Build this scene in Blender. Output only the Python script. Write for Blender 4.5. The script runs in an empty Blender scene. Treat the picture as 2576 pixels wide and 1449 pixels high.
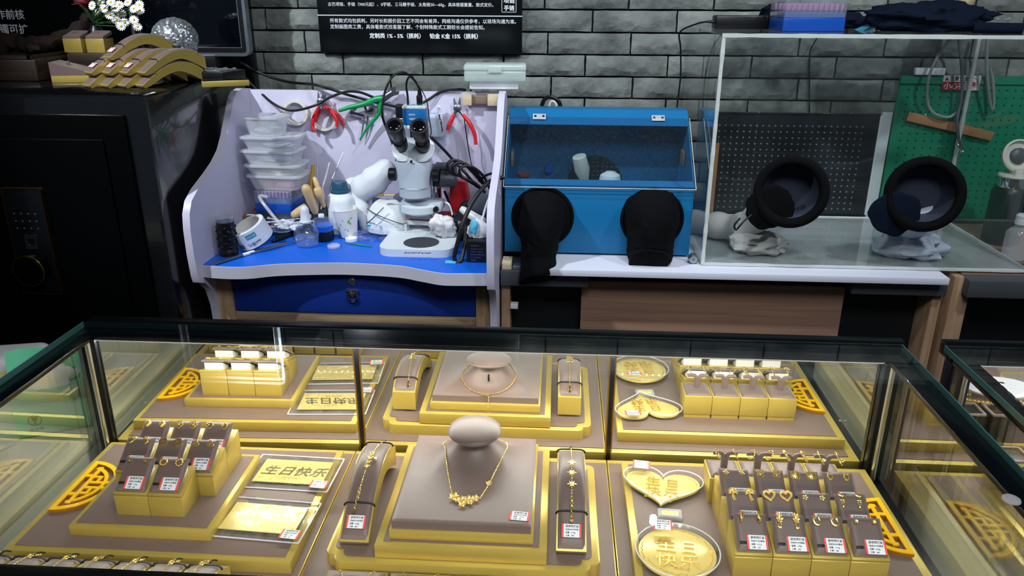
import bpy, bmesh, math, random
from mathutils import Matrix, Vector, noise
random.seed(7)
PI = math.pi
sc = bpy.context.scene
COL = sc.collection
R3 = lambda a, ax: Matrix.Rotation(a, 4, ax)
T3 = lambda x, y=0, z=0: Matrix.Translation((x, y, z))

# ---------------------------------------------------------------- camera
FPX, CPX, CPY, CZ = 1980.0, 1288.0, 724.5, 1.42          # focal length in pixels of the 2576 x 1449 frame, eye height
PITCH = math.atan(745 / FPX); YAW = math.atan(124 / math.hypot(FPX, 745)); ROLL = 0.004
CAMROT = R3(YAW, 'Z') @ R3(-PITCH, 'X') @ R3(-ROLL, 'Y')   # local x right, y forward, z up
cam = bpy.data.cameras.new('camera'); cam.sensor_width = 36; cam.lens = FPX / 2576 * 36; cam.clip_start = 0.02
camo = bpy.data.objects.new('camera', cam); COL.objects.link(camo)
camo.matrix_world = T3(0, 0, CZ) @ CAMROT @ R3(PI / 2, 'X')
sc.camera = camo

# ---------------------------------------------------------------- world, lights, exposure
w = bpy.data.worlds.new('world'); sc.world = w; w.use_nodes = True
w.node_tree.nodes['Background'].inputs[0].default_value = (0.62, 0.76, 1.0, 1)
w.node_tree.nodes['Background'].inputs[1].default_value = 0.10
sc.view_settings.view_transform = 'Standard'; sc.view_settings.look = 'None'
sc.view_settings.exposure = 0.0; sc.view_settings.gamma = 1.0; sc.view_settings.use_curve_mapping = False


def spot(name, loc, target, energy, size, angle, blend, col):
    l = bpy.data.lights.new(name, 'SPOT'); l.energy = energy; l.shadow_soft_size = size
    l.spot_size = math.radians(angle); l.spot_blend = blend; l.color = col
    o = bpy.data.objects.new(name, l); COL.objects.link(o); o.location = loc
    o.rotation_euler = (Vector(target) - Vector(loc)).to_track_quat('-Z', 'Y').to_euler()
    return o


def area(name, loc, target, energy, sx, sy, col):
    l = bpy.data.lights.new(name, 'AREA'); l.energy = energy; l.shape = 'RECTANGLE'; l.size = sx; l.size_y = sy; l.color = col
    o = bpy.data.objects.new(name, l); COL.objects.link(o); o.location = loc
    o.rotation_euler = (Vector(target) - Vector(loc)).to_track_quat('-Z', 'Y').to_euler()
    return o


COOL = (0.86, 0.93, 1.0)
spot('bench_spotlight', (-1.55, 0.95, 2.55), (-0.50, 2.2, 1.0), 158, 0.03, 50, 0.6, COOL)
spot('table_spotlight', (1.35, 1.0, 2.55), (0.75, 2.2, 0.95), 60, 0.05, 75, 0.7, COOL)
spot('wall_spotlight', (0.45, 1.35, 2.6), (0.10, 2.3, 0.95), 42, 0.05, 80, 0.8, COOL)
area('ceiling_panel_light', (0.3, -0.1, 2.62), (0.4, 1.0, 0.6), 30, 1.2, 0.6, (0.92, 0.96, 1.0))


# ---------------------------------------------------------------- pixel -> place helper (real distances)
def ray(px, py):
    return CAMROT.to_3x3() @ Vector(((px - CPX) / FPX, 1.0, -(py - CPY) / FPX))


def onZ(px, py, z):
    d = ray(px, py); return Vector((0, 0, CZ)) + d * ((z - CZ) / d.z)


def onY(px, py, y):
    d = ray(px, py); return Vector((0, 0, CZ)) + d * (y / d.y)


# ---------------------------------------------------------------- materials
def lin(h):
    h = h.lstrip('#'); v = [int(h[i:i + 2], 16) / 255 for i in (0, 2, 4)]
    return tuple(c / 12.92 if c <= 0.04045 else ((c + 0.055) / 1.055) ** 2.4 for c in v)


MATS = {}


def mat(name, colr, rough=0.5, metal=0.0, bump=0.0, bscale=200.0, var=0.0, vscale=8.0, emit=0.0, trans=0.0, ior=1.45,
        spec=0.5, sheen=0.0, coat=0.0, stretch=None, alpha=1.0, sss=0.0):
    if isinstance(colr, str): colr = lin(colr)
    m = bpy.data.materials.new(name); m.use_nodes = True; MATS[name] = m
    nt = m.node_tree; N = nt.nodes; L = nt.links; b = N['Principled BSDF']
    b.inputs['Base Color'].default_value = (*colr, 1); b.inputs['Roughness'].default_value = rough
    b.inputs['Metallic'].default_value = metal; b.inputs['IOR'].default_value = ior
    b.inputs['Specular IOR Level'].default_value = spec
    b.inputs['Transmission Weight'].default_value = trans
    b.inputs['Coat Weight'].default_value = coat; b.inputs['Sheen Weight'].default_value = sheen
    b.inputs['Alpha'].default_value = alpha
    if sss:
        b.inputs['Subsurface Weight'].default_value = sss; b.inputs['Subsurface Scale'].default_value = 0.01
    if emit:
        b.inputs['Emission Color'].default_value = (*colr, 1); b.inputs['Emission Strength'].default_value = emit
    if bump or var:
        tc = N.new('ShaderNodeTexCoord'); vec = tc.outputs['Object']
        if stretch:
            mp = N.new('ShaderNodeMapping'); mp.inputs['Scale'].default_value = stretch; L.new(vec, mp.inputs['Vector']); vec = mp.outputs[0]
    if bump:
        n = N.new('ShaderNodeTexNoise'); n.inputs['Scale'].default_value = bscale; n.inputs['Detail'].default_value = 4; L.new(vec, n.inputs['Vector'])
        bp = N.new('ShaderNodeBump'); bp.inputs['Strength'].default_value = bump; bp.inputs['Distance'].default_value = 0.002
        L.new(n.outputs['Fac'], bp.inputs['Height']); L.new(bp.outputs['Normal'], b.inputs['Normal'])
    if var:
        n = N.new('ShaderNodeTexNoise'); n.inputs['Scale'].default_value = vscale; n.inputs['Detail'].default_value = 5; L.new(vec, n.inputs['Vector'])
        mx = N.new('ShaderNodeMix'); mx.data_type = 'RGBA'
        mx.inputs[6].default_value = (*[c * (1 - var) for c in colr], 1); mx.inputs[7].default_value = (*[min(1, c * (1 + var)) for c in colr], 1)
        L.new(n.outputs['Fac'], mx.inputs[0]); L.new(mx.outputs[2], b.inputs['Base Color'])
    return m


def pane(name, tint, refl=0.0, rough=0.0, ior=1.5, cloud=0.0, cloudcol=(0.6, 0.65, 0.65), cscale=6.0, solid=0.0):
    """clear sheet: transparency and a Fresnel reflection, optionally hazed with scratches and dust"""
    m = bpy.data.materials.new(name); m.use_nodes = True; MATS[name] = m
    nt = m.node_tree; N = nt.nodes; L = nt.links; N.remove(N['Principled BSDF']); out = N['Material Output']
    t = N.new('ShaderNodeBsdfTransparent'); t.inputs[0].default_value = (*tint, 1)
    g = N.new('ShaderNodeBsdfGlossy'); g.inputs['Roughness'].default_value = rough; g.inputs['Color'].default_value = (1, 1, 1, 1)
    lw = N.new('ShaderNodeLayerWeight'); lw.inputs['Blend'].default_value = 0.5          # same reflection on both faces of the sheet
    pw = N.new('ShaderNodeMath'); pw.operation = 'POWER'; pw.inputs[1].default_value = 5.0; L.new(lw.outputs['Facing'], pw.inputs[0])
    ml = N.new('ShaderNodeMath'); ml.operation = 'MULTIPLY'; ml.inputs[1].default_value = 0.95; L.new(pw.outputs[0], ml.inputs[0])
    ad = N.new('ShaderNodeMath'); ad.operation = 'ADD'; ad.use_clamp = True; ad.inputs[1].default_value = ((ior - 1) / (ior + 1)) ** 2 * 0.9 + refl; L.new(ml.outputs[0], ad.inputs[0])
    mx = N.new('ShaderNodeMixShader'); L.new(ad.outputs[0], mx.inputs[0]); L.new(t.outputs[0], mx.inputs[1]); L.new(g.outputs[0], mx.inputs[2])
    last = mx.outputs[0]
    if cloud or solid:
        d = N.new('ShaderNodeBsdfDiffuse'); d.inputs[0].default_value = (*cloudcol, 1)
        m2 = N.new('ShaderNodeMixShader'); L.new(last, m2.inputs[1]); L.new(d.outputs[0], m2.inputs[2])
        if cloud:
            tc = N.new('ShaderNodeTexCoord'); n = N.new('ShaderNodeTexNoise'); n.inputs['Scale'].default_value = cscale; n.inputs['Detail'].default_value = 8
            n.inputs['Distortion'].default_value = 1.2; L.new(tc.outputs['Object'], n.inputs['Vector'])
            mr = N.new('ShaderNodeMapRange'); mr.inputs[1].default_value = 0.42; mr.inputs[2].default_value = 0.75; mr.inputs[3].default_value = solid; mr.inputs[4].default_value = cloud
            L.new(n.outputs['Fac'], mr.inputs[0]); L.new(mr.outputs[0], m2.inputs[0])
        else:
            m2.inputs[0].default_value = solid
        last = m2.outputs[0]
    L.new(last, out.inputs['Surface'])
    return m


def woodmat(name, c1, c2, scale=(3, 60, 60), rough=0.5):
    m = bpy.data.materials.new(name); m.use_nodes = True; MATS[name] = m
    nt = m.node_tree; N = nt.nodes; L = nt.links; b = N['Principled BSDF']; b.inputs['Roughness'].default_value = rough
    tc = N.new('ShaderNodeTexCoord'); mp = N.new('ShaderNodeMapping'); mp.inputs['Scale'].default_value = scale; L.new(tc.outputs['Object'], mp.inputs['Vector'])
    n = N.new('ShaderNodeTexNoise'); n.inputs['Scale'].default_value = 1.0; n.inputs['Detail'].default_value = 6; n.inputs['Distortion'].default_value = 0.6; L.new(mp.outputs[0], n.inputs['Vector'])
    r = N.new('ShaderNodeValToRGB'); r.color_ramp.elements[0].position = 0.35; r.color_ramp.elements[1].position = 0.68
    r.color_ramp.elements[0].color = (*lin(c1), 1); r.color_ramp.elements[1].color = (*lin(c2), 1)
    L.new(n.outputs['Fac'], r.inputs[0]); L.new(r.outputs[0], b.inputs['Base Color'])
    return m


# display furniture
mat('gold_leatherette', '#c5ad58', 0.30, 0.36, 0.05, 900, 0.05, 30)
mat('brown_leatherette', '#6e5a51', 0.44, 0.0, 0.12, 700, 0.05, 40, stretch=(1, 6, 1), sheen=0.15)
mat('brown_satin', '#6e5b56', 0.38, 0.0, 0.08, 900, 0.04, 40, stretch=(1, 5, 1), sheen=0.3)
mat('gold', (1.0, 0.74, 0.24), 0.24, 0.85)
mat('gold_matte', (1.0, 0.72, 0.25), 0.40, 0.7)
mat('gold_foil', (1.0, 0.76, 0.22), 0.25, 0.12, 0.10, 60)
mat('gold_ink', (0.20, 0.145, 0.05), 0.4, 0.5)
mat('gold_lines', (0.55, 0.36, 0.08), 0.4, 0.6)
mat('ornament_yellow', '#f2be00', 0.25, 0.0, spec=0.6, coat=0.4)
mat('ornament_side', '#a86a12', 0.4)
mat('white_foam', '#f2f2f4', 0.7)
mat('paper_white', '#eef0f6', 0.6)
mat('paper_red', '#ee5a50', 0.55)
mat('ink', '#33343f', 0.6)
mat('elastic_black', '#17161a', 0.5)
mat('frame_black', '#0c0f12', 0.28, 0.0, spec=0.5)
mat('frame_gloss', '#0e1317', 0.16, 0.2)
mat('steel', '#c9cdd0', 0.22, 1.0)
mat('steel_dull', '#8f9398', 0.38, 1.0)
mat('chrome', '#e6e8ea', 0.08, 1.0)
mat('hinge_metal', '#c9cdd0', 0.3, 0.25)
mat('brass', '#b9924a', 0.3, 1.0)
mat('mirror', (0.93, 0.94, 0.90), 0.0, 1.0)
mat('cream_laminate', '#e2dfd0', 0.45)
mat('led', (1.0, 0.955, 0.86), 0.4, emit=980)
mat('led_front', (1.0, 0.955, 0.86), 0.4, emit=620)
mat('lamp_glow', (0.9, 0.96, 1.0), 0.4, emit=25)
pane('glass', (0.975, 0.99, 0.98))
pane('side_glass', (0.96, 0.98, 0.965), refl=0.16)
mat('glass_edge_dark', '#101c20', 0.2, 0.0, spec=0.5)
mat('glass_edge', '#4d7f7c', 0.15, 0.0, spec=0.8)
pane('clear_plastic', (0.96, 0.97, 0.98), refl=0.0, rough=0.03, ior=1.3, cloud=0.03, solid=0.0, cloudcol=(0.9, 0.9, 0.95), cscale=60)
pane('clear_film', (0.97, 0.98, 0.985), refl=0.03, rough=0.05, ior=1.35, cloud=0.07, solid=0.0, cloudcol=(0.9, 0.92, 0.95), cscale=90)
# room and bench
mat('wall_mortar', '#141718', 0.9, 0, 0.3, 80)
mat('floor_tile', '#2c2b2a', 0.35, 0, 0.05, 40, 0.2, 5)
mat('ceiling_paint', '#15171a', 0.9)
mat('sign_black', '#0d1012', 0.22, spec=0.5)
mat('sign_white', '#e9edf2', 0.6)
mat('panel_white', '#cecbe0', 0.38, 0, 0.02, 300)
mat('panel_edge', '#c3c2d0', 0.45, 0, 0.03, 300)
mat('desk_blue', '#0b62d6', 0.4, 0, 0.03, 200, 0.10, 7)
mat('drawer_blue', '#10348f', 0.5, 0, 0.05, 300)
woodmat('leg_wood', '#8d7457', '#b79b78', (50, 50, 4))
woodmat('rail_wood', '#86705a', '#b59a7c', (4, 50, 50))
woodmat('bamboo', '#cbb993', '#e6dabb', (6, 80, 80))
woodmat('walnut', '#6a5647', '#8f7a67', (5, 70, 70))
woodmat('desk_wood', '#8a6c5a', '#a07d66', (2.5, 90, 90), 0.45)
woodmat('desk_side_wood', '#8d6f57', '#a98b6e', (60, 60, 4), 0.5)
woodmat('tool_wood', '#c9a878', '#dcc092', (40, 40, 6), 0.4)
woodmat('dark_wood', '#241a15', '#3c2c24', (5, 60, 60), 0.5)
mat('bark', '#2c2019', 0.9, 0, 1.0, 60, 0.35, 20)
mat('slab_dark', '#44484d', 0.3, 0, 0.03, 200, 0.15, 10)
mat('board_white', '#d3d6e4', 0.45)
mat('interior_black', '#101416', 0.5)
mat('safe_black', '#030405', 0.34, 0, 0.02, 300, spec=0.10)
mat('safe_side', '#08090b', 0.18, 0, 0.04, 350, spec=1.0, coat=0.6)
mat('screen', '#04070d', 0.06, spec=0.6)
mat('silver_frame', '#aab4bd', 0.3, 0.9)
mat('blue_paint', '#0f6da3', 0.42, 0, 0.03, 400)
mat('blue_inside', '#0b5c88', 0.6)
pane('scratched_acrylic', (0.86, 0.92, 0.94), refl=0.0, rough=0.02, cloud=0.03, solid=0.012, cloudcol=(0.30, 0.42, 0.50), cscale=130)
pane('acrylic', (0.975, 0.985, 0.98), refl=-0.015, cloud=0.012, solid=0.0, cloudcol=(0.5, 0.55, 0.55), cscale=5)
pane('acrylic_floor', (0.80, 0.84, 0.83), refl=0.06, rough=0.03, cloud=0.40, solid=0.26, cloudcol=(0.62, 0.66, 0.67), cscale=5)
mat('acrylic_edge', '#ccd3d0', 0.5, 0, 0.5, 60)
mat('cloth_black', '#08090c', 0.9, 0, 0.6, 500, spec=0.15)
mat('cloth_navy', '#0b1526', 0.9, 0, 0.6, 400, spec=0.15)
mat('cloth_slate', '#343b4c', 0.9, 0, 0.5, 400)
mat('cloth_white', '#e3e8ec', 0.85, 0, 0.12, 300)
mat('glove_grey', '#b9b7b4', 0.7, 0, 0.3, 120)
mat('glove_pale', '#c3cbdc', 0.6, 0, 0.3, 120)
mat('plastic_white', '#e8eaee', 0.35)
mat('plastic_bluewhite', '#dfe7f0', 0.35, sss=0.0)
pane('milky', (0.93, 0.95, 0.97), refl=0.03, rough=0.1, solid=0.26, cloudcol=(0.98, 0.98, 1.0))
pane('milky_glint', (0.93, 0.95, 0.97), refl=0.03, rough=0.1, solid=0.5, cloudcol=(0.95, 0.96, 1.0))
pane('milky_green', (0.93, 0.97, 0.95), refl=0.03, rough=0.1, solid=0.50, cloudcol=(0.72, 0.83, 0.80))
pane('clear_cover', (0.93, 0.95, 0.98), refl=0.05, rough=0.02, solid=0.06, cloudcol=(0.8, 0.85, 0.9))
mat('plastic_black', '#101114', 0.35)
mat('rubber_black', '#0c0c0e', 0.45, spec=0.5)
mat('red_grip', '#d2202c', 0.35)
mat('red_case', '#c01c24', 0.4)
mat('red_box', '#8d2a28', 0.45)
mat('green_grip', '#149a54', 0.35)
mat('scope_body', '#b6c1cb', 0.35)
mat('scope_white', '#d3dbe0', 0.35)
mat('scope_dark', '#30343a', 0.4)
mat('lens', '#0a0a10', 0.03, spec=0.9, coat=1.0)
mat('camera_blue', '#1566a8', 0.35)
mat('burr_blue', '#0e4aa8', 0.3)
mat('burr_pink', '#b58ac0', 0.5)
mat('burr_rose', '#c58bb0', 0.5)
mat('cap_blue', '#21506c', 0.4)
mat('copper_cap', '#a35a2a', 0.3, 0.6)
pane('bottle_glass', (0.90, 0.94, 0.96), refl=0.05, rough=0.0, solid=0.03, cloudcol=(0.75, 0.83, 0.92))
mat('cup_paper', '#eceae4', 0.6)
mat('cup_green', '#6fae3c', 0.6)
mat('tape_core', '#dcd9cc', 0.6)
mat('tape_face', '#e6e4d6', 0.45)
mat('teal', '#2f97a5', 0.5)
mat('green_stick', '#2d8a73', 0.4)
mat('aqua', '#58c4e4', 0.4)
mat('amber', '#b98a2c', 0.35)
mat('pink', '#f3a0a0', 0.5)
mat('grey_plastic', '#565b62', 0.4)
mat('peg_black', '#14191f', 0.45)
mat('peg_dot', '#7d878c', 0.5)
mat('peg_green', '#12805f', 0.45)
mat('peg_hole', '#04241c', 0.8)
mat('plywood', '#a97a52', 0.6, 0, 0.1, 80, 0.15, 20)
mat('stone_beige', '#b6a585', 0.7, 0, 0.4, 60, 0.25, 30)
mat('foil_silver', '#b4bbc0', 0.28, 0.8)
mat('petal_white', '#f4f4f2', 0.6)
mat('stem_green', '#2c5a30', 0.6)
mat('flower_red', '#7a1020', 0.6)
mat('green_wrap', '#6fd3a6', 0.25, 0, 0.2, 30)
mat('green_ink', '#1d6b4d', 0.5)
mat('bag_white', '#d9d9da', 0.3, 0, 0.3, 20)
mat('bag_yellow', '#e2cf94', 0.35)
mat('kraft', '#8c7446', 0.5)
mat('label_white', '#d9d9d9', 0.5)
mat('label_red', '#9c1c26', 0.5)
mat('hose_grey', '#8b928f', 0.4)


# ---------------------------------------------------------------- mesh helpers
class G:
    def __init__(self): self.v = []; self.f = []

    def add(self, vs, fs, M=None):
        o = len(self.v)
        self.v += [tuple(M @ Vector(p)) for p in vs] if M is not None else [tuple(p) for p in vs]
        self.f += [tuple(i + o for i in f) for f in fs]
        return self

    def box(self, c, s, M=None, bev=0.0, seg=2):
        if bev:
            bm = bmesh.new(); bmesh.ops.create_cube(bm, size=1.0)
            for v in bm.verts: v.co = Vector((v.co.x * s[0], v.co.y * s[1], v.co.z * s[2]))
            bmesh.ops.bevel(bm, geom=bm.edges[:], offset=min(bev, min(s) * 0.49), segments=seg, affect='EDGES', profile=0.5)
            bm.verts.index_update()
            vs = [v.co + Vector(c) for v in bm.verts]; fs = [[v.index for v in f.verts] for f in bm.faces]; bm.free()
            return self.add(vs, fs, M)
        x, y, z = [k / 2 for k in s]
        vs = [(c[0] + a * x, c[1] + b * y, c[2] + d * z) for a in (-1, 1) for b in (-1, 1) for d in (-1, 1)]
        return self.add(vs, [(0, 1, 3, 2), (4, 6, 7, 5), (0, 4, 5, 1), (2, 3, 7, 6), (0, 2, 6, 4), (1, 5, 7, 3)], M)

    def b2(self, a, b, M=None, bev=0.0):            # box from two corners
        return self.box([(p + q) / 2 for p, q in zip(a, b)], [abs(q - p) for p, q in zip(a, b)], M, bev)

    def lathe(self, prof, M=None, n=20, sx=1.0, sy=1.0, cap=True):
        vs, fs = [], []
        for r, z in prof:
            for i in range(n):
                a = 2 * PI * i / n; vs.append((r * math.cos(a) * sx, r * math.sin(a) * sy, z))
        for k in range(len(prof) - 1):
            for i in range(n):
                j = (i + 1) % n; fs.append((k * n + i, k * n + j, (k + 1) * n + j, (k + 1) * n + i))
        if cap:
            fs.append(tuple(range(n - 1, -1, -1))); fs.append(tuple(range((len(prof) - 1) * n, len(prof) * n)))
        return self.add(vs, fs, M)

    def cyl(self, p0, p1, r0, r1=None, n=14, M=None):
        r1 = r0 if r1 is None else r1
        p0, p1 = Vector(p0), Vector(p1); d = p1 - p0
        q = d.to_track_quat('Z', 'Y').to_matrix().to_4x4(); q = Matrix.Translation(p0) @ q
        return self.lathe([(r0, 0), (r1, d.length)], (M @ q) if M is not None else q, n)

    def turned(self, p0, p1, prof, n=14, M=None):   # prof: (fraction along, radius)
        p0, p1 = Vector(p0), Vector(p1); d = p1 - p0
        q = Matrix.Translation(p0) @ d.to_track_quat('Z', 'Y').to_matrix().to_4x4()
        return self.lathe([(r, t * d.length) for t, r in prof], (M @ q) if M is not None else q, n)

    def ball(self, c, r, M=None, n=12, m=8):
        if not hasattr(r, '__len__'): r = (r, r, r)
        vs, fs = [(c[0], c[1], c[2] - r[2])], []
        for k in range(1, m):
            t = PI * k / m - PI / 2
            for i in range(n):
                a = 2 * PI * i / n; vs.append((c[0] + r[0] * math.cos(t) * math.cos(a), c[1] + r[1] * math.cos(t) * math.sin(a), c[2] + r[2] * math.sin(t)))
        vs.append((c[0], c[1], c[2] + r[2]))
        for i in range(n): fs.append((0, 1 + (i + 1) % n, 1 + i))
        for k in range(m - 2):
            for i in range(n):
                j = (i + 1) % n; fs.append((1 + k * n + i, 1 + k * n + j, 1 + (k + 1) * n + j, 1 + (k + 1) * n + i))
        e = len(vs) - 1
        for i in range(n): fs.append((e, 1 + (m - 2) * n + i, 1 + (m - 2) * n + (i + 1) % n))
        return self.add(vs, fs, M)

    def torus(self, c, R, r, M=None, n=20, m=8, a0=0.0, a1=2 * PI, sx=1.0, sy=1.0):
        full = abs(a1 - a0) > 2 * PI - 1e-4; k = n if full else n + 1
        vs, fs = [], []
        for i in range(k):
            a = a0 + (a1 - a0) * i / n
            for j in range(m):
                b = 2 * PI * j / m; q = R + r * math.cos(b)
                vs.append((c[0] + q * math.cos(a) * sx, c[1] + q * math.sin(a) * sy, c[2] + r * math.sin(b)))
        for i in range(n):
            i2 = (i + 1) % k
            for j in range(m):
                j2 = (j + 1) % m; fs.append((i * m + j, i2 * m + j, i2 * m + j2, i * m + j2))
        if not full: fs += [tuple(range(m - 1, -1, -1)), tuple(range(n * m, n * m + m))]
        return self.add(vs, fs, M)

    def tube(self, pts, r, n=8, M=None, sub=4, closed=False, taper=None):
        P = curve(pts, sub, closed); vs, fs = [], []; k = len(P)
        up = Vector((0.13, 0.21, 0.97))
        for i, p in enumerate(P):
            if closed: d = P[(i + 1) % k] - P[i - 1]
            else: d = P[min(i + 1, k - 1)] - P[max(i - 1, 0)]
            d.normalize(); s = d.cross(up)
            if s.length < 0.05: s = d.cross(Vector((1, 0.1, 0)))
            s.normalize(); u = s.cross(d); rr = r if taper is None else r * taper(i / max(1, k - 1))
            for j in range(n):
                a = 2 * PI * j / n; vs.append(p + s * (rr * math.cos(a)) + u * (rr * math.sin(a)))
        for i in range(k if closed else k - 1):
            i2 = (i + 1) % k
            for j in range(n):
                j2 = (j + 1) % n; fs.append((i * n + j, i * n + j2, i2 * n + j2, i2 * n + j))
        if not closed: fs += [tuple(range(n)), tuple(range(k * n - 1, (k - 1) * n - 1, -1))]
        return self.add(vs, fs, M)

    def prism(self, out, z0, z1, M=None, bev=0.0, seg=2):
        n = len(out)
        if bev:
            bm = bmesh.new(); vv = [bm.verts.new((x, y, z0)) for x, y in out]; f = bm.faces.new(vv)
            ex = bmesh.ops.extrude_face_region(bm, geom=[f]); tv = [e for e in ex['geom'] if isinstance(e, bmesh.types.BMVert)]
            for v in tv: v.co.z = z1
            bmesh.ops.recalc_face_normals(bm, faces=bm.faces[:])
            ed = [e for e in bm.edges if abs(e.verts[0].co.z - z1) < 1e-9 and abs(e.verts[1].co.z - z1) < 1e-9]
            bmesh.ops.bevel(bm, geom=ed, offset=bev, segments=seg, affect='EDGES', profile=0.5)
            bm.verts.index_update()
            vs = [v.co.copy() for v in bm.verts]; fs = [[v.index for v in f.verts] for f in bm.faces]; bm.free()
            return self.add(vs, fs, M)
        vs = [(x, y, z0) for x, y in out] + [(x, y, z1) for x, y in out]
        fs = [tuple(range(n - 1, -1, -1)), tuple(range(n, 2 * n))] + [(i, (i + 1) % n, n + (i + 1) % n, n + i) for i in range(n)]
        return self.add(vs, fs, M)

    def ring(self, out, inn, z0, z1, M=None):       # band between two outlines with equal point counts
        n = len(out)
        vs = [(*p, z0) for p in out] + [(*p, z1) for p in out] + [(*p, z0) for p in inn] + [(*p, z1) for p in inn]
        fs = []
        for i in range(n):
            j = (i + 1) % n
            fs += [(i, j, n + j, n + i), (2 * n + j, 2 * n + i, 3 * n + i, 3 * n + j), (n + i, n + j, 3 * n + j, 3 * n + i), (j, i, 2 * n + i, 2 * n + j)]
        return self.add(vs, fs, M)

    def sheet(self, fn, nu, nv, th=0.0, M=None):
        vs = [fn(i / nu, j / nv) for i in range(nu + 1) for j in range(nv + 1)]
        q = lambda i, j: i * (nv + 1) + j
        fs = [(q(i, j), q(i + 1, j), q(i + 1, j + 1), q(i, j + 1)) for i in range(nu) for j in range(nv)]
        if th:
            o = len(vs); vs2 = [Vector(p) - Vector((0, 0, th)) if not callable(th) else th(p) for p in vs]
            vs = [Vector(p) for p in vs] + vs2; fs += [tuple(o + k for k in reversed(f)) for f in fs[:nu * nv]]
            rim = [q(i, 0) for i in range(nu + 1)] + [q(nu, j) for j in range(1, nv + 1)] + [q(i, nv) for i in range(nu - 1, -1, -1)] + [q(0, j) for j in range(nv - 1, 0, -1)]
            for a, b in zip(rim, rim[1:] + rim[:1]): fs.append((b, a, o + a, o + b))
        return self.add(vs, fs, M)

    def lump(self, c, r, amp=0.25, freq=3.0, seed=0, n=28, m=18, M=None, flat=None):
        """crumpled soft body; flat: lowest z allowed (rests on a surface)"""
        g = G().ball((0, 0, 0), 1.0, None, n, m); vs = []
        for p in g.v:
            d = Vector(p); k = 1 + amp * noise.noise(d * freq + Vector((seed * 7.1, seed * 3.3, 0))) + amp * 0.5 * noise.noise(d * freq * 2.3 + Vector((0, seed * 5.7, 1)))
            q = Vector((c[0] + d.x * r[0] * k, c[1] + d.y * r[1] * k, c[2] + d.z * r[2] * k))
            if flat is not None and q.z < flat: q.z = flat
            vs.append(q)
        return self.add(vs, g.f, M)

    def bevel(self, off, seg=2):
        me = bpy.data.meshes.new('tmp'); me.from_pydata(self.v, [], self.f); bm = bmesh.new(); bm.from_mesh(me); bpy.data.meshes.remove(me)
        bmesh.ops.recalc_face_normals(bm, faces=bm.faces[:])
        bmesh.ops.bevel(bm, geom=bm.edges[:], offset=off, segments=seg, affect='EDGES', profile=0.5); bm.verts.index_update()
        self.v = [tuple(v.co) for v in bm.verts]; self.f = [tuple(v.index for v in f.verts) for f in bm.faces]; bm.free()
        return self

    def text(self, s, size, M, align='LEFT', ext=0.0, bold=0.0, shear=0.0, spacing=1.0):
        if bold > 0.001 and not ext:                     # heavier strokes: a few slightly shifted prints
            for k, (dx, dy) in enumerate(((-bold, 0), (bold, 0), (0, -bold), (0, bold))): self.text(s, size, M @ T3(dx * size, dy * size, k * min(.004 * size, .00008)), align, 0, 0, shear, spacing)
            return self
        bold = 0.0
        vs, fs = text_geo(s, align, bold, shear, spacing)
        if not ext: return self.add([(x * size, y * size, 0) for x, y in vs], fs, M)
        n = len(vs); edges = {}
        for f in fs:
            for a, b in zip(f, f[1:] + f[:1]):
                if (b, a) in edges: edges[(b, a)] = 0; edges[(a, b)] = 0
                else: edges[(a, b)] = 1
        V = [(x * size, y * size, ext) for x, y in vs] + [(x * size, y * size, 0) for x, y in vs]
        F = list(fs) + [(b, a, n + a, n + b) for (a, b), k in edges.items() if k]
        return self.add(V, F, M)


TXT = {}


def text_geo(s, align, bold, shear, spacing):
    key = (s, align, bold, shear, spacing)
    if key not in TXT:
        c = bpy.data.curves.new('lettering', 'FONT'); c.body = s; c.resolution_u = 2; c.align_x = align; c.offset = bold; c.shear = shear; c.space_character = spacing
        o = bpy.data.objects.new('lettering', c); COL.objects.link(o)
        dg = bpy.context.evaluated_depsgraph_get(); me = bpy.data.meshes.new_from_object(o.evaluated_get(dg))
        TXT[key] = ([(v.co.x, v.co.y) for v in me.vertices], [tuple(p.vertices) for p in me.polygons])
        bpy.data.objects.remove(o); bpy.data.curves.remove(c); bpy.data.meshes.remove(me)
    return TXT[key]


def curve(pts, sub=4, closed=False):
    P = [Vector(p) for p in pts]
    if sub <= 1 or len(P) < 3: return P
    out = []; n = len(P)
    for i in range(n if closed else n - 1):
        a = P[i - 1] if (i > 0 or closed) else P[0] * 2 - P[1]
        b, c = P[i], P[(i + 1) % n]
        d = P[(i + 2) % n] if (i + 2 < n or closed) else P[-1] * 2 - P[-2]
        for k in range(sub):
            t = k / sub
            out.append(0.5 * ((2 * b) + (c - a) * t + (2 * a - 5 * b + 4 * c - d) * t * t + (3 * b - a - 3 * c + d) * t ** 3))
    if not closed: out.append(P[-1])
    return out


def mesh(name, g, material, smooth=40):
    me = bpy.data.meshes.new(name); me.from_pydata(g.v, [], g.f); me.validate(); me.update()
    bm = bmesh.new(); bm.from_mesh(me); bmesh.ops.recalc_face_normals(bm, faces=bm.faces[:]); bm.to_mesh(me); bm.free()
    if material: me.materials.append(MATS[material])
    if smooth:
        me.polygons.foreach_set('use_smooth', [True] * len(me.polygons)); me.set_sharp_from_angle(angle=math.radians(smooth))
    return me


def tag(o, label=None, cat=None, group=None, kind=None):
    if label: o['label'] = label
    if cat: o['category'] = cat
    if group: o['group'] = group
    if kind: o['kind'] = kind
    return o


def thing(name, label, cat, M=(0, 0, 0), group=None):
    o = bpy.data.objects.new(name, None); COL.objects.link(o); o.empty_display_size = 0.01
    o.matrix_world = M if isinstance(M, Matrix) else Matrix.Translation(M)
    return tag(o, label, cat, group)


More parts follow.
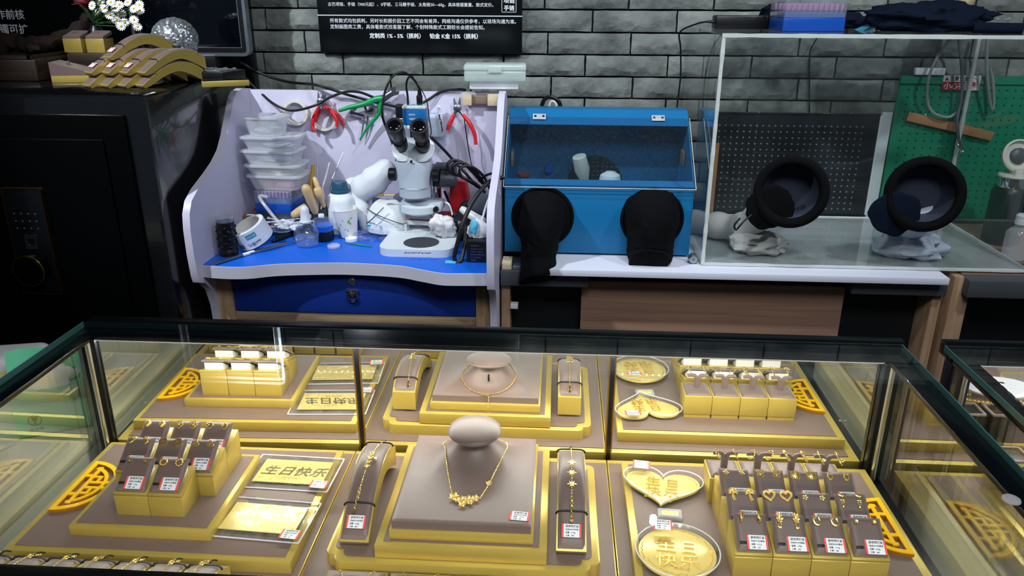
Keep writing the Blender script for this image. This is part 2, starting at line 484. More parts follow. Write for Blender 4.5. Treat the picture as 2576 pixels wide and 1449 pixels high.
def part(name, g, material, parent, smooth=40, world=False, label=None):
    """world=True: the shape is given in room coordinates and is moved into the parent's frame"""
    if world:
        p = parent; mw = p.matrix_basis.copy()
        while p.parent: p = p.parent; mw = p.matrix_basis @ mw
        inv = mw.inverted(); g.v = [tuple(inv @ Vector(v)) for v in g.v]
    o = bpy.data.objects.new(name, g if isinstance(g, bpy.types.Mesh) else mesh(name, g, material, smooth)); COL.objects.link(o); o.parent = parent
    if label: o['label'] = label
    return o


def single(name, g, material, label=None, cat=None, group=None, kind=None, M=None, smooth=40):
    """one-mesh thing; origin put at the middle of its base unless a placement matrix is given"""
    if M is None and not isinstance(g, bpy.types.Mesh):
        xs, ys, zs = zip(*g.v); c = Vector(((min(xs) + max(xs)) / 2, (min(ys) + max(ys)) / 2, min(zs)))
        g.v = [tuple(Vector(v) - c) for v in g.v]; M = Matrix.Translation(c)
    o = bpy.data.objects.new(name, g if isinstance(g, bpy.types.Mesh) else mesh(name, g, material, smooth)); COL.objects.link(o); o.matrix_world = M
    return tag(o, label, cat, group, kind)


def clone(root, M, label=None):
    """copy of a thing with its parts and sub-parts"""
    r = root.copy(); COL.objects.link(r); r.matrix_world = M
    if label: r['label'] = label
    for ch in list(root.children):
        c = ch.copy(); COL.objects.link(c); c.parent = r
        for gch in list(ch.children):
            d = gch.copy(); COL.objects.link(d); d.parent = c
    return r


def rrect(w, h, r, n=5, cx=0, cy=0):
    out = []
    for sx, sy, a in ((1, 1, 0), (-1, 1, 90), (-1, -1, 180), (1, -1, 270)):
        for k in range(n + 1):
            t = math.radians(a + 90 * k / n); out.append((cx + sx * (w / 2 - r) + r * math.cos(t), cy + sy * (h / 2 - r) + r * math.sin(t)))
    return out


def frame_y(x, y, z):    # local x right, local y up, local z towards the viewer: for upright faces
    return T3(x, y, z) @ R3(PI / 2, 'X')


# ================================================================ the room
WY = 2.48
single('floor', G().b2((-3.2, -1.6, -0.05), (3.2, WY + 0.12, 0.0)), 'floor_tile', kind='structure')
single('ceiling', G().b2((-3.2, -1.6, 2.75), (3.2, WY + 0.12, 2.80)), 'ceiling_paint', kind='structure')
wall = single('wall_back', G().b2((-3.2, WY + 0.006, 0), (3.2, WY + 0.12, 2.75)), 'wall_mortar', kind='structure', M=T3(0, 0, 0))
single('wall_left', G().b2((-3.2, -1.6, 0), (-3.1, WY, 2.75)), 'ceiling_paint', kind='structure')


def brick_material():
    m = bpy.data.materials.new('grey_brick'); m.use_nodes = True; MATS['grey_brick'] = m
    nt = m.node_tree; N = nt.nodes; L = nt.links; b = N['Principled BSDF']; b.inputs['Roughness'].default_value = 0.85
    tc = N.new('ShaderNodeTexCoord'); oi = N.new('ShaderNodeObjectInfo')
    sh = N.new('ShaderNodeVectorMath'); sh.operation = 'ADD'; L.new(tc.outputs['Object'], sh.inputs[0]); L.new(oi.outputs['Location'], sh.inputs[1])
    n = N.new('ShaderNodeTexNoise'); n.inputs['Scale'].default_value = 14; n.inputs['Detail'].default_value = 7; L.new(sh.outputs[0], n.inputs['Vector'])
    r = N.new('ShaderNodeValToRGB'); r.color_ramp.elements[0].position = 0.30; r.color_ramp.elements[1].position = 0.72
    r.color_ramp.elements[0].color = (*lin('#5f6461'), 1); r.color_ramp.elements[1].color = (*lin('#8f948f'), 1)
    L.new(n.outputs['Fac'], r.inputs[0])
    hv = N.new('ShaderNodeHueSaturation'); L.new(r.outputs[0], hv.inputs['Color'])
    mr = N.new('ShaderNodeMapRange'); mr.inputs[3].default_value = 0.72; mr.inputs[4].default_value = 1.1; L.new(oi.outputs['Random'], mr.inputs[0]); L.new(mr.outputs[0], hv.inputs['Value'])
    L.new(hv.outputs[0], b.inputs['Base Color'])
    n2 = N.new('ShaderNodeTexNoise'); n2.inputs['Scale'].default_value = 45; n2.inputs['Detail'].default_value = 8; n2.inputs['Roughness'].default_value = 0.65; L.new(sh.outputs[0], n2.inputs['Vector'])
    v = N.new('ShaderNodeTexVoronoi'); v.inputs['Scale'].default_value = 38; v.feature = 'F1'; v.inputs['Randomness'].default_value = 1.0; L.new(sh.outputs[0], v.inputs['Vector'])
    ad = N.new('ShaderNodeMath'); ad.operation = 'ADD'; L.new(n2.outputs['Fac'], ad.inputs[0]); L.new(v.outputs['Distance'], ad.inputs[1])
    bp = N.new('ShaderNodeBump'); bp.inputs['Strength'].default_value = 0.75; bp.inputs['Distance'].default_value = 0.006; L.new(ad.outputs[0], bp.inputs['Height']); L.new(bp.outputs[0], b.inputs['Normal'])


brick_material()
BL, BH = 0.2475, 0.0640
BM = []
for s in range(8):
    nx, nz = 9, 4; vs = []; w_, h_ = BL - 0.0055, BH - 0.0055
    g = G()

    def fr(u, v, s=s):
        x = -w_ / 2 + u * w_; z = -h_ / 2 + v * h_
        e = min(u * nx, (1 - u) * nx, v * nz, (1 - v) * nz)
        d = 0.004 if e < 0.5 else 0.013 + 0.0055 * noise.noise(Vector((x * 22 + s * 9.3, z * 30, s * 2.1)))
        jx = 0.0018 * noise.noise(Vector((z * 60, s * 3.0, 1.0 + x * 20))) if e < 0.5 else 0
        return (x + jx, -d, z + jx)
    g.sheet(fr, nx, nz, th=lambda p: Vector((p[0], 0.006, p[2])))
    BM.append(mesh('brick', g, 'grey_brick', 35))
x0B = onY(1995, 230, WY).x; x0A = onY(1896, 170, WY).x; z0 = 1.3075
k = 0
for row in range(-7, 8):
    zc = z0 + row * BH - BH / 2                      # row 0 lies between 1.2435 and 1.3075
    ph = (x0A if row % 2 else x0B) + 0.012 * math.sin(row * 2.3)
    j = -12
    while True:
        xc = ph + (j + 0.5) * BL; j += 1
        if xc < -1.25: continue
        if xc > 1.75: break
        o = part('brick', BM[(row * 5 + j * 3 + (j * j) % 3) % 8], None, wall)
        o.location = (xc, WY, zc)

# ---------------------------------------------------------------- wall sign
SY = WY - 0.030


def fit(g, s, px0, px1, py, Y, bold=0.0, ext=0.0, h=None, align=None):
    """line of lettering on an upright board, between two places on it"""
    a, b = onY(px0, py, Y), onY(px1, py, Y)
    vs, _ = text_geo(s, 'LEFT', 0.0, 0.0, 1.0)
    x0, x1 = min(v[0] for v in vs), max(v[0] for v in vs); y0, y1 = min(v[1] for v in vs), max(v[1] for v in vs)
    sz = (b.x - a.x) / (x1 - x0)
    sl = math.atan2(b.z - a.z, b.x - a.x) * 0.0
    g.text(s, sz, T3(a.x - x0 * sz, Y, (a.z + b.z) / 2 - (y0 + y1) / 2 * sz) @ R3(PI / 2, 'X'), bold=bold)


a, b = onY(806, 128, SY), onY(1313, 135, SY)
sg = thing('price_sign', 'glossy black wall sign with white Chinese price notes on the grey brick', 'sign', (a.x, SY, b.z))
g = G().b2((a.x, SY, b.z - 0.002), (b.x, WY - 0.012, b.z + 0.50), bev=0.003); part('board', g, 'sign_black', sg, world=True)
F = SY - 0.0006
for a_ in (('古巴项链、手链（900元起）、0字链、三马鞭手链、太角链30—60g，具体根据重量、款式定价。', 825, 1241, 12, F, 0.006),
           ('所有款式均包损耗，另时长和报价因工艺不同会有差异，网络沟通仅供参考，以现场沟通为准。', 830, 1298, 53, F, 0.006),
           ('定制画图类工费，具体看款式找客服了解，个别特殊款式工期较长会提前告知。', 831, 1219, 68, F, 0.006),
           ('定制类 1% - 5%（损耗）', 930, 1058, 90, F, 0.03), ('铂金 K金 15%（损耗）', 1081, 1202, 91, F, 0.03),
           ('项链', 1267, 1295, 1, F, 0.02), ('手链', 1268, 1294, 20, F, 0.02)):
    g = G(); fit(g, *a_); part('text_line', g, 'sign_white', sg, 0, True)
p, q = onY(798, 38, F), onY(1313, 41, F)
g = G().b2((a.x, F - 0.0004, p.z - 0.0012), (b.x, F, p.z + 0.0012))
t, u = onY(1262, 31, F), onY(1299, -30, F)
for c in (((t.x, t.z), (u.x, t.z + 0.0012)), ((t.x, t.z), (t.x + 0.0012, u.z)), ((u.x - 0.0012, t.z), (u.x, u.z))):
    g.b2((c[0][0], F - 0.0004, c[0][1]), (c[1][0], F, c[1][1]))
part('ruled_lines', g, 'sign_white', sg, 0, True)

# dark notice board behind the safe
NB = 2.44
nb = thing('notice_board', 'black notice board with white Chinese characters behind the safe', 'sign', (-1.5, NB, 0.75))
part('board', G().b2((-2.3, NB, 0.75), (-0.955, NB + 0.02, 1.95), bev=0.003), 'sign_black', nb, world=True)
F = NB - 0.0006
for a_ in (('作前核', -10, 60, 36, F, 0.02), ('镯可扩', -1, 70, 73, F, 0.02)):
    g = G(); fit(g, *a_); part('text_line', g, 'sign_white', nb, 0, True)
g = G()
for k in range(5):
    p, q = onY(-34 + 11 * k, 80, F), onY(-2 + 11 * k, 128, F)
    g.tube([(p.x, F, p.z), (q.x, F, q.z)], 0.0006, 4, sub=1)
part('striped_mark', g, 'silver_frame', nb, 0, True)
single('black_wall_trim', G().b2((-0.972, NB - 0.01, 0.75), (-0.935, WY - 0.012, 1.95), bev=0.003), 'frame_black', kind='structure').name = 'trim_1'

# ================================================================ safe and what stands on it
SF, ST = 1.76, 1.20            # front of the body, top
sf = thing('safe', 'large glossy black safe with keypad lock under the display stands', 'safe', (-1.30, 2.05, 0))
part('body', G().b2((-1.72, SF, 0), (-0.935, 2.36, ST), bev=0.012), 'safe_side', sf, world=True)
dr = part('door', G().b2((-1.66, SF - 0.012, 0.08), (-0.985, SF + 0.002, 1.155), bev=0.004), 'safe_black', sf, world=True)
part('door_panel', G().b2((-1.60, SF - 0.018, 0.14), (-1.04, SF - 0.010, 1.10), bev=0.004), 'safe_black', dr, world=True)
Yl = SF - 0.018
lp = part('lock_plate', G().b2((-1.302, Yl - 0.012, 0.722), (-1.206, Yl, 0.986), bev=0.004), 'sign_black', sf, world=True)
part('plate_rim', G().ring(rrect(0.097, 0.265, 0.004), rrect(0.0945, 0.2625, 0.004), 0, 0.0126, frame_y(-1.254, Yl, 0.854)), 'brass', lp, world=True)
g = G().ring(rrect(0.029, 0.036, 0.002), rrect(0.017, 0.017, 0.003), 0, 0.003, frame_y(-1.253, Yl - 0.012, 0.856))
part('fingerprint_reader', g, 'steel', lp, world=True)
part('knob', G().turned((-1.256, Yl - 0.012, 0.792), (-1.256, Yl - 0.046, 0.792), [(0, .030), (.1, .038), (.85, .038), (1, .034)], 32), 'safe_black', lp, world=True)
part('knob_rim', G().torus((0, 0, 0), 0.0375, 0.0016, frame_y(-1.256, Yl - 0.042, 0.792), 36, 6), 'brass', lp, world=True)
g = G()
for r in range(3):
    for c in range(4): g.lathe([(0.0022, 0), (0.0018, 0.0008)], frame_y(-1.281 + c * 0.017, Yl - 0.012, 0.925 - r * 0.018), 8)
part('keypad', g, 'grey_plastic', lp, world=True)


# arched bracelet rest used on the safe and in the case ------------------------------------------
def arch_profile():
    top = [p.to_2d() for p in curve([(0, .007, 0), (.025, .0235, 0), (.06, .044, 0), (.10, .054, 0), (.14, .0495, 0), (.168, .034, 0)], 4)]
    bot = [p.to_2d() for p in curve([(.168, .004, 0), (.135, .022, 0), (.10, .0335, 0), (.06, .024, 0), (.025, .0065, 0), (.006, 0, 0)], 4)]
    return top, bot


TOP, BOT = arch_profile()
AW = 0.0355


def arch_z(t):
    for a, b in zip(TOP, TOP[1:]):
        if a.x <= t <= b.x: return a.y + (b.y - a.y) * (t - a.x) / max(1e-9, b.x - a.x)
    return TOP[-1].y


def arch_meshes():
    out = [(p.x, p.y) for p in TOP] + [(p.x, p.y) for p in BOT]
    My = Matrix(((0, 0, 1, -AW / 2), (1, 0, 0, 0), (0, 1, 0, 0), (0, 0, 0, 1)))     # (along, up, across) -> x across, y along, z up
    body = mesh('body', G().prism(out, 0, AW, My), 'gold_leatherette', 30)

    def pf(u, v):
        i = u * (len(TOP) - 1); k = min(int(i), len(TOP) - 2); p = TOP[k].lerp(TOP[k + 1], i - k)
        e = min(1.0, min(v, 1 - v) * 7); e2 = min(1.0, min(u, 1 - u) * 14)
        return Vector(((v - 0.5) * (AW - 0.002), p.x + (0.001 if u < .5 else -.001), p.y + 0.0035 * math.sqrt(max(0, min(e, e2)))))
    pad = mesh('pad', G().sheet(pf, 20, 10, th=0.003), 'brown_satin', 50)
    bands = []
    for t in (0.037, 0.149):
        z = arch_z(t) + 0.0048
        bands.append(mesh('elastic_band', G().tube([(-AW / 2 - .0006, t, z - .005), (-AW / 2 - .0005, t, z - .003), (-AW / 2 + .004, t, z), (0, t, z + .0004), (AW / 2 - .004, t, z), (AW / 2 + .0005, t, z - .003), (AW / 2 + .0006, t, z - .005)], 0.0011, 6), 'elastic_black'))
    return body, pad, bands


ARCH = arch_meshes()


# price tag: white paper with red ends and lettering --------------------------------------------
TW, TH = 0.0225, 0.0160


def tag_part(parent, M, lines):
    o = part('price_tag', TAG['paper'], None, parent); o.matrix_basis = M
    for nm, me in (('red_edge', TAG['red']), ('lettering', tag_text(lines))):
        c = bpy.data.objects.new(nm, me); COL.objects.link(c); c.parent = o
    return o


TAG = {}
TAG['paper'] = mesh('price_tag', G().prism(rrect(TW, TH, 0.001, 2), 0, 0.0005), 'paper_white', 0)
TAG['red'] = mesh('red_edge', G().b2((-TW / 2 - .0002, -TH / 2, -.0001), (-TW / 2 + 0.002, TH / 2, 0.0007)).b2((TW / 2 - 0.002, -TH / 2, -.0001), (TW / 2 + .0002, TH / 2, 0.0007)), 'paper_red', 0)
TT = {}


def tag_text(lines):
    if lines not in TT:
        g = G(); y = 0.0040
        for s, h in zip(lines, (0.0031, 0.0022, 0.0022, 0.0022)):
            g.text(s, h, T3(-TW / 2 + 0.0042, y, 0.0008), bold=0.012); y -= 0.0036
        TT[lines] = mesh('lettering', g, 'ink', 0)
    return TT[lines]


def lines_for(kind, wt, fee): return ('邵老师打金', '足金99.99%' + kind, '金重：' + wt + 'g', '工费：' + fee)


def bracelet_rest(label, M, group, price=None):
    t = thing('bracelet_stand', label, 'display stand', M, group)
    part('body', ARCH[0], None, t); part('pad', ARCH[1], None, t)
    for b in ARCH[2]: part('elastic_band', b, None, t)
    if price:
        sl = math.atan2(arch_z(0.026) - arch_z(0.006), 0.020)
        tag_part(t, T3(0.0, 0.0165, arch_z(0.0165) + 0.0052) @ R3(sl, 'X'), price)
    return t


grp = 'bracelet stands piled on the safe'
P0 = onZ(216, 222, ST); yawS = math.radians(-32)
RS = R3(yawS, 'Z'); ax = RS.to_3x3() @ Vector((1, 0, 0)); ay = RS.to_3x3() @ Vector((0, 1, 0))
low = ['leftmost', 'second from the left', 'third from the left', 'rightmost']
for i in range(4):
    p = Vector((P0.x, P0.y, 0)) + Vector((0.0385 * i * 1.08, 0.004 * i, 0))
    bracelet_rest('bracelet stand at the bottom of the pile on the safe, ' + low[i], Matrix.Translation((p.x, p.y, ST)) @ RS, grp)
for i in range(4):
    p = Vector((P0.x, P0.y, 0)) + Vector((0.0385 * i * 1.08 - 0.002, 0.004 * i, 0)) + ay * 0.012
    bracelet_rest('bracelet stand in the upper layer of the safe pile, ' + low[i], Matrix.Translation((p.x, p.y, ST + 0.0285)) @ RS, grp,
                  lines_for('手链', '5.20', '300') if i < 3 else None)
p = Vector((P0.x, P0.y, 0)) + ay * 0.035 + Vector((0.022, 0.01, 0))
bracelet_rest('single tagged bracelet stand lying on top of the pile on the safe', Matrix.Translation((p.x, p.y, ST + 0.062)) @ RS, grp, lines_for('手镯', '8.16', '400'))

# low dark wooden stand, ring boxes, wedge box
P = onY(60, 190, 2.0)
ds = thing('wooden_display_plinth', 'dark brown wooden plinth at the left end of the safe top', 'plinth', (P.x, 2.08, ST))
part('plinth_body', G().b2((-1.60, 2.00, ST), (-1.335, 2.24, ST + 0.055), bev=0.006), 'dark_wood', ds, world=True)
part('tray_rim', G().b2((-1.60, 2.00, ST + 0.055), (-1.345, 2.012, ST + 0.064)).b2((-1.355, 2.00, ST + 0.055), (-1.343, 2.24, ST + 0.064)), 'dark_wood', ds, world=True)
single('dark_wooden_riser', G().b2((-1.325, 2.12, ST), (-1.06, 2.26, ST + 0.062), bev=0.005), 'dark_wood', 'dark wooden riser under the two small ring boxes', 'riser')
for i, (px, nm) in enumerate(((186, 'left'), (243, 'right'))):
    P = onY(px, 120, 2.14); x = P.x
    t = thing('ring_box', 'small gold ring box with brown cushion, the %s one of the pair' % nm, 'ring box', (x, 2.16, ST + 0.062), 'ring boxes on the riser')
    part('body', G().b2((-.0255, -.025, 0), (.0255, .025, 0.036), bev=0.0015), 'gold_leatherette', t)

    def cu(u, v):
        return Vector(((u - .5) * .049, (v - .5) * .047, .036 + .006 + .012 * v + .004 * math.sqrt(max(0, min(1, 5 * min(u, 1 - u), 5 * min(v, 1 - v))))))
    part('cushion', G().sheet(cu, 8, 8, th=0.008), 'brown_satin', t)
    part('slot_tab', G().box((0, -.006, .0515), (.012, .005, .003), bev=.0012), 'brown_satin', t)
P = onY(172, 165, 2.0)
t = thing('wedge_display', 'low brown wedge ring display with a gold base beside the bracelet pile', 'display stand', T3(P.x, 2.02, ST) @ R3(math.radians(12), 'Z'))
part('base', G().b2((-.045, -.035, 0), (.045, .045, .017), bev=.001), 'gold_leatherette', t)
g = G(); g.add([(-.045, -.035, .017), (.045, -.035, .017), (.045, .045, .017), (-.045, .045, .017), (-.045, -.035, .050), (.045, -.035, .026), (.045, .045, .026), (-.045, .045, .050)],
               [(0, 1, 2, 3), (4, 5, 6, 7), (0, 1, 5, 4), (1, 2, 6, 5), (2, 3, 7, 6), (3, 0, 4, 7)])
part('wedge_cushion', g, 'brown_satin', t); part('ring_tab', G().box((-.012, .0, .046), (.010, .004, .008), bev=.001), 'brown_satin', t)
# driftwood
g = G()
g.tube([(-1.58, 2.20, ST + .075), (-1.50, 2.17, ST + .088), (-1.42, 2.15, ST + .080), (-1.36, 2.18, ST + .10), (-1.31, 2.21, ST + .135), (-1.285, 2.23, ST + .175)], 0.022, 16, sub=10, taper=lambda t: 1.1 - .45 * t + .22 * math.sin(t * 17) * (1 - t))
g.v = [tuple(Vector(v) + Vector((.010 * noise.noise(Vector(v) * 45), .010 * noise.noise(Vector(v) * 38 + Vector((3, 0, 0))), .012 * noise.noise(Vector(v) * 50 + Vector((0, 7, 0)))))) for v in g.v]
g.tube([(-1.44, 2.15, ST + .078), (-1.40, 2.10, ST + .072), (-1.375, 2.08, ST + .078)], 0.014, 8, sub=4, taper=lambda t: 1 - .5 * t)
single('driftwood', g, 'bark', 'gnarled dark driftwood branch resting on the wooden plinth', 'driftwood')

# daisies in a dark vase
BY = 2.19; bx = onY(238, 60, BY).x
bq = thing('daisy_bouquet', 'bunch of white artificial daisies in a small dark vase', 'flowers', (bx, BY, ST + 0.062))
part('vase', G().lathe([(.016, 0), (.022, .01), (.026, .03), (.020, .055), (.012, .068), (.014, .075)], None, 20), 'plastic_black', bq)
gp = G()
for k in range(13):
    a = 2 * PI * k / 13; M = R3(a, 'Z')
    gp.add([(.0035, -.0012, .001), (.009, -.0026, .0022), (.0145, -.0018, .0008), (.0155, 0, .0002), (.0145, .0018, .0008), (.009, .0026, .0022), (.0035, .0012, .001), (.009, 0, .0004)],
           [(0, 1, 7), (1, 2, 7), (2, 3, 7), (3, 4, 7), (4, 5, 7), (5, 6, 7), (6, 0, 7)], M)
PET = mesh('petals', gp, 'petal_white', 0); CEN = mesh('flower_center', G().ball((0, 0, .0015), (.004, .004, .0028), None, 10, 6), 'bag_yellow', 40)
CEN.materials[0] = MATS['ornament_yellow']
fl = [(232, 14), (254, 6), (262, 22), (279, 6), (290, 22), (276, 38), (300, 12), (306, 34), (292, 50), (322, 6), (337, 22), (351, 12), (352, 27), (337, 50), (346, 68), (314, 56), (304, 66), (246, 30)]
sg_ = G()
for i, (px, py) in enumerate(fl):
    Y = BY - 0.05 + 0.05 * ((i * 37) % 10) / 10; p = onY(px, py, Y)
    q = Vector((-.25 + ((i * 53) % 17) / 17 * 1.1, -1.0, .35 + .5 * ((i * 29) % 11) / 11)).normalized()
    M = Matrix.Translation(p - Vector((bx, BY, ST + .062))) @ q.to_track_quat('Z', 'Y').to_matrix().to_4x4()
    o = part('daisy', PET, None, bq); o.matrix_basis = M @ Matrix.Scale(.82, 4); c = bpy.data.objects.new('flower_center', CEN); COL.objects.link(c); c.parent = o
    e = p - Vector((bx, BY, ST + .062)); e = e - q * .002
    sg_.tube([(random.uniform(-.006, .006), random.uniform(-.006, .006), .07), (e.x * .25, e.y * .4, .07 + (e.z - .07) * .45), tuple(e)], 0.0011, 5, sub=5)
for k in range(10):
    a = random.uniform(-.06, .09); sg_.tube([(0, 0, .07), (a * .4, -.02, .11 + .02 * random.random()), (a, -.03, .12 + .05 * random.random())], .0010, 5, sub=5)
part('stems', sg_, 'stem_green', bq)
p = onY(205, 4, BY) - Vector((bx, BY, ST + .062))
part('red_bloom', G().lump(p, (.022, .014, .012), .35, 3, 5, 16, 10), 'flower_red', bq, label='dark red bloom')
part('red_stem', G().tube([(0, 0, .07), (p.x * .6, 0, .11), tuple(p)], .0012, 5), 'stem_green', bq)

# crumpled silver ball on its tray, foil plate, gold edged tray
p = onY(440, 97, 2.10)
g = G(); gb = G().ball((0, 0, 0), 1, None, 96, 60)
vs = []
for v in gb.v:
    d = Vector(v); c_ = noise.cell_vector(d * 9); k = 1 + .04 * noise.noise(d * 5) + .09 * abs(noise.noise(d * 9)) + .06 * abs(noise.noise(d * 17))
    vs.append((p.x + d.x * .056 * k, p.y + d.y * .052 * k, p.z + d.z * .050 * k))
g.add(vs, gb.f)
single('crumpled_silver_ball', g, 'foil_silver', 'crumpled silver ball ornament standing in front of the monitor', 'ornament', smooth=25)
zb_ = p.z - .050
single('ball_stand', G().lathe([(.028, 0), (.034, .004), (.030, zb_ - ST - .012), (.022, zb_ - ST)], T3(p.x, p.y, ST), 20), 'plastic_black', 'black stand under the crumpled silver ball', 'stand')
g = G()


def fo(u, v): return Vector((-.055 + .11 * u, -.03 + .07 * v, .030 + .006 * noise.noise(Vector((u * 9, v * 7, 3)))))


q = onY(505, 170, 1.99)
t = thing('foil_tray', 'black tray heaped with crumpled silver foil beside the silver ball', 'tray', T3(q.x - .006, 2.05, ST) @ R3(math.radians(-14), 'Z'))
part('tray_body', G().b2((-.07, -.04, 0), (.07, .055, .028), bev=.003), 'plastic_black', t)
part('foil_sheet', G().sheet(fo, 26, 18, th=.003), 'foil_silver', t, 20)
q = onY(545, 182, 1.97)
t = thing('flat_display_board', 'flat black display board with a gold edge near the safe corner', 'display board', T3(q.x + .030, 1.945, ST) @ R3(math.radians(26), 'Z'))
part('gold_edge', G().b2((-.055, -.012, 0), (.055, .012, .014), bev=.001), 'gold_leatherette', t); part('top_cover', G().b2((-.053, -.010, .014), (.053, .012, .017)), 'sign_black', t)
q = onY(590, 178, 2.1)
single('white_paper_slip', G().prism(rrect(.05, .035, .008), 0, .0015, T3(-.975, 2.14, ST + .0005)), 'paper_white', 'small white paper slip lying at the corner of the safe', 'paper')

# monitor
a = onY(626, 142, 2.31); xr = a.x + .004; zb_ = a.z
t = thing('monitor', 'dark upright monitor with a rounded silver frame standing on the safe', 'monitor', (xr - .17, 2.33, ST))
part('frame', G().ring(rrect(.34, .50, .018, 5), rrect(.322, .482, .010, 5), 0, .028, frame_y(xr - .17, 2.338, zb_ + .25)), 'silver_frame', t, world=True)
part('bezel', G().ring(rrect(.322, .482, .010, 5), rrect(.292, .452, .003, 5), 0, .024, frame_y(xr - .17, 2.338, zb_ + .25)), 'plastic_black', t, world=True)
part('inner_rim', G().ring(rrect(.295, .455, .003, 5), rrect(.291, .451, .003, 5), 0, .0255, frame_y(xr - .17, 2.338, zb_ + .25)), 'silver_frame', t, world=True)
part('screen', G().b2((xr - .17 - .147, 2.317, zb_ + .022), (xr - .17 + .147, 2.34, zb_ + .478)), 'screen', t, world=True)
part('foot', G().b2((xr - .24, 2.30, ST), (xr - .10, 2.36, zb_ + .004), bev=.004), 'plastic_black', t, world=True)


# ================================================================ jeweller's bench
DZ, BX0, BX1, BB = 0.78, -0.880, -0.165, 2.235
bn = thing('jeweller_bench', 'white jeweller workbench with blue top, curved side panels and blue drawer', 'workbench', (-0.52, 2.02, 0))
fc = curve([(-.881, 1.805, 0), (-.824, 1.797, 0), (-.765, 1.801, 0), (-.694, 1.828, 0), (-.574, 1.846, 0), (-.497, 1.848, 0), (-.394, 1.837, 0), (-.33, 1.811, 0), (-.276, 1.789, 0), (-.219, 1.79, 0), (-.164, 1.794, 0)], 5)
out = [(p.x, p.y) for p in fc] + [(BX1, BB), (BX0, BB)]
part('desktop', G().prism(out, DZ - .032, DZ - .001), 'panel_edge', bn, world=True)
out = [(min(max(p.x, BX0 + .001), BX1 - .001), p.y + .004) for p in fc] + [(BX1 - .001, BB - .001), (BX0 + .001, BB - .001)]
part('desk_surface', G().prism(out, DZ - .001, DZ), 'desk_blue', bn, world=True)
prof = [(1.86, .52), (1.862, .60), (1.858, .655), (1.842, .70), (1.812, .73), (1.783, .742), (1.777, .76), (1.772, .82), (1.773, .88), (1.780, .918), (1.800, .945), (1.84, .964), (1.92, .988), (1.97, 1.005), (2.015, 1.028), (2.05, 1.06), (2.08, 1.095), (2.105, 1.125), (2.125, 1.148), (2.15, 1.162), (2.19, 1.167), (BB + .018, 1.160), (BB + .018, .52)]
MX = Matrix(((0, 0, 1, 0), (1, 0, 0, 0), (0, 1, 0, 0), (0, 0, 0, 1)))
for x in (BX0 - .018, BX1):
    part('side_panel', G().prism(prof, 0, .018, T3(x) @ MX), 'panel_white', bn, world=True)
part('back_panel', G().b2((BX0, BB, .70), (BX1, BB + .016, 1.158), bev=.001), 'panel_white', bn, world=True)
YD = 1.872
p0, p1 = onY(590, 758, YD), onY(1196, 777, YD)
dw = part('drawer', G().b2((p0.x, YD, .632), (p1.x, YD + .30, DZ - .033), bev=.002), 'drawer_blue', bn, world=True)
q = onY(885, 707, YD); part('drawer_lock', G().turned((q.x, YD, q.z), (q.x, YD - .006, q.z), [(0, .010), (.7, .010), (1, .008)], 20), 'steel', dw, world=True)
q = onY(887, 742, YD)
g = G().b2((q.x - .016, YD - .005, q.z + .006), (q.x + .016, YD, q.z + .015), bev=.001).b2((q.x - .013, YD - .004, q.z - .005), (q.x + .013, YD, q.z + .008), bev=.001)
g.torus((0, 0, 0), .0125, .0026, T3(q.x, YD - .004, q.z - .006) @ R3(PI / 2, 'X'), 24, 8)
part('latch', g, 'chrome', dw, world=True)
for (xa, xb) in ((p0.x - .048, p0.x - .001), (p1.x + .001, p1.x + .045)):
    for (ya, yb) in ((YD - .004, YD + .04), (2.17, 2.21)):
        part('leg', G().b2((xa, ya, 0), (xb, yb, DZ - .033), bev=.003), 'leg_wood', bn, world=True)
part('stretcher', G().b2((p0.x - .002, YD + .004, .604), (p1.x + .002, YD + .03, .631), bev=.002), 'rail_wood', bn, world=True)
single('under_bench_box', G().b2((-.60, 2.30, 0), (-.35, 2.44, .45), bev=.01), 'interior_black', 'dark box on the floor under the bench', 'box').name = 'floor_box'  # plain dark box on the floor


def px_r(px, py, Y, n):   # n pixels at that place, in metres
    return n * Vector((ray(px, py).x, ray(px, py).y, ray(px, py).z)).length * (Y / ray(px, py).y) / ray(px, py).length / FPX * 1.0


def S(Y, z=0.9): return (Y * math.cos(PITCH) + (CZ - z) * math.sin(PITCH)) / FPX   # metres per pixel at a place


# ---- left side of the desktop
p = onZ(571, 640, DZ)
t = thing('textured_black_bottle', 'black dimpled cylinder bottle with a clear collar at the bench front left', 'bottle', (p.x + .006, p.y, DZ))
pr_ = [(.0235, 0), (.0240, .004), (.0240, .014), (.0225, .016)]
g = G().lathe(pr_ + [(.0222, .018), (.0222, .082), (.0228, .086), (.0228, .090)], None, 28)
part('body', g, 'plastic_black', t)
g = G()
for r in range(6):
    for k in range(7):
        a = 2 * PI * (k + .5 * (r % 2)) / 7; g.ball((.0222 * math.cos(a), .0222 * math.sin(a), .025 + r * .010), (.0042, .0042, .0042), None, 8, 6)
part('dimples', g, 'rubber_black', t)
part('collar', G().lathe([(.0229, .0885), (.0229, .104), (.0222, .104), (.0222, .0885)], None, 28, cap=False), 'clear_cover', t)

p = onZ(636, 630, DZ)
M = T3(p.x - .002, p.y + .012, DZ + .046) @ R3(math.radians(-22), 'Y') @ R3(math.radians(16), 'X')
t = thing('packing_tape_roll', 'roll of clear packing tape with a white core lying tilted on the blue top', 'tape', M)
part('tape', G().lathe([(.0385, -.024), (.047, -.024), (.047, .024), (.0385, .024), (.0385, -.024)], None, 40, cap=False), 'tape_roll' if 'tape_roll' in MATS else 'plastic_bluewhite', t)
part('core', G().lathe([(.0365, -.025), (.0388, -.025), (.0388, .025), (.0365, .025), (.0365, -.025)], None, 40, cap=False), 'tape_core', t)


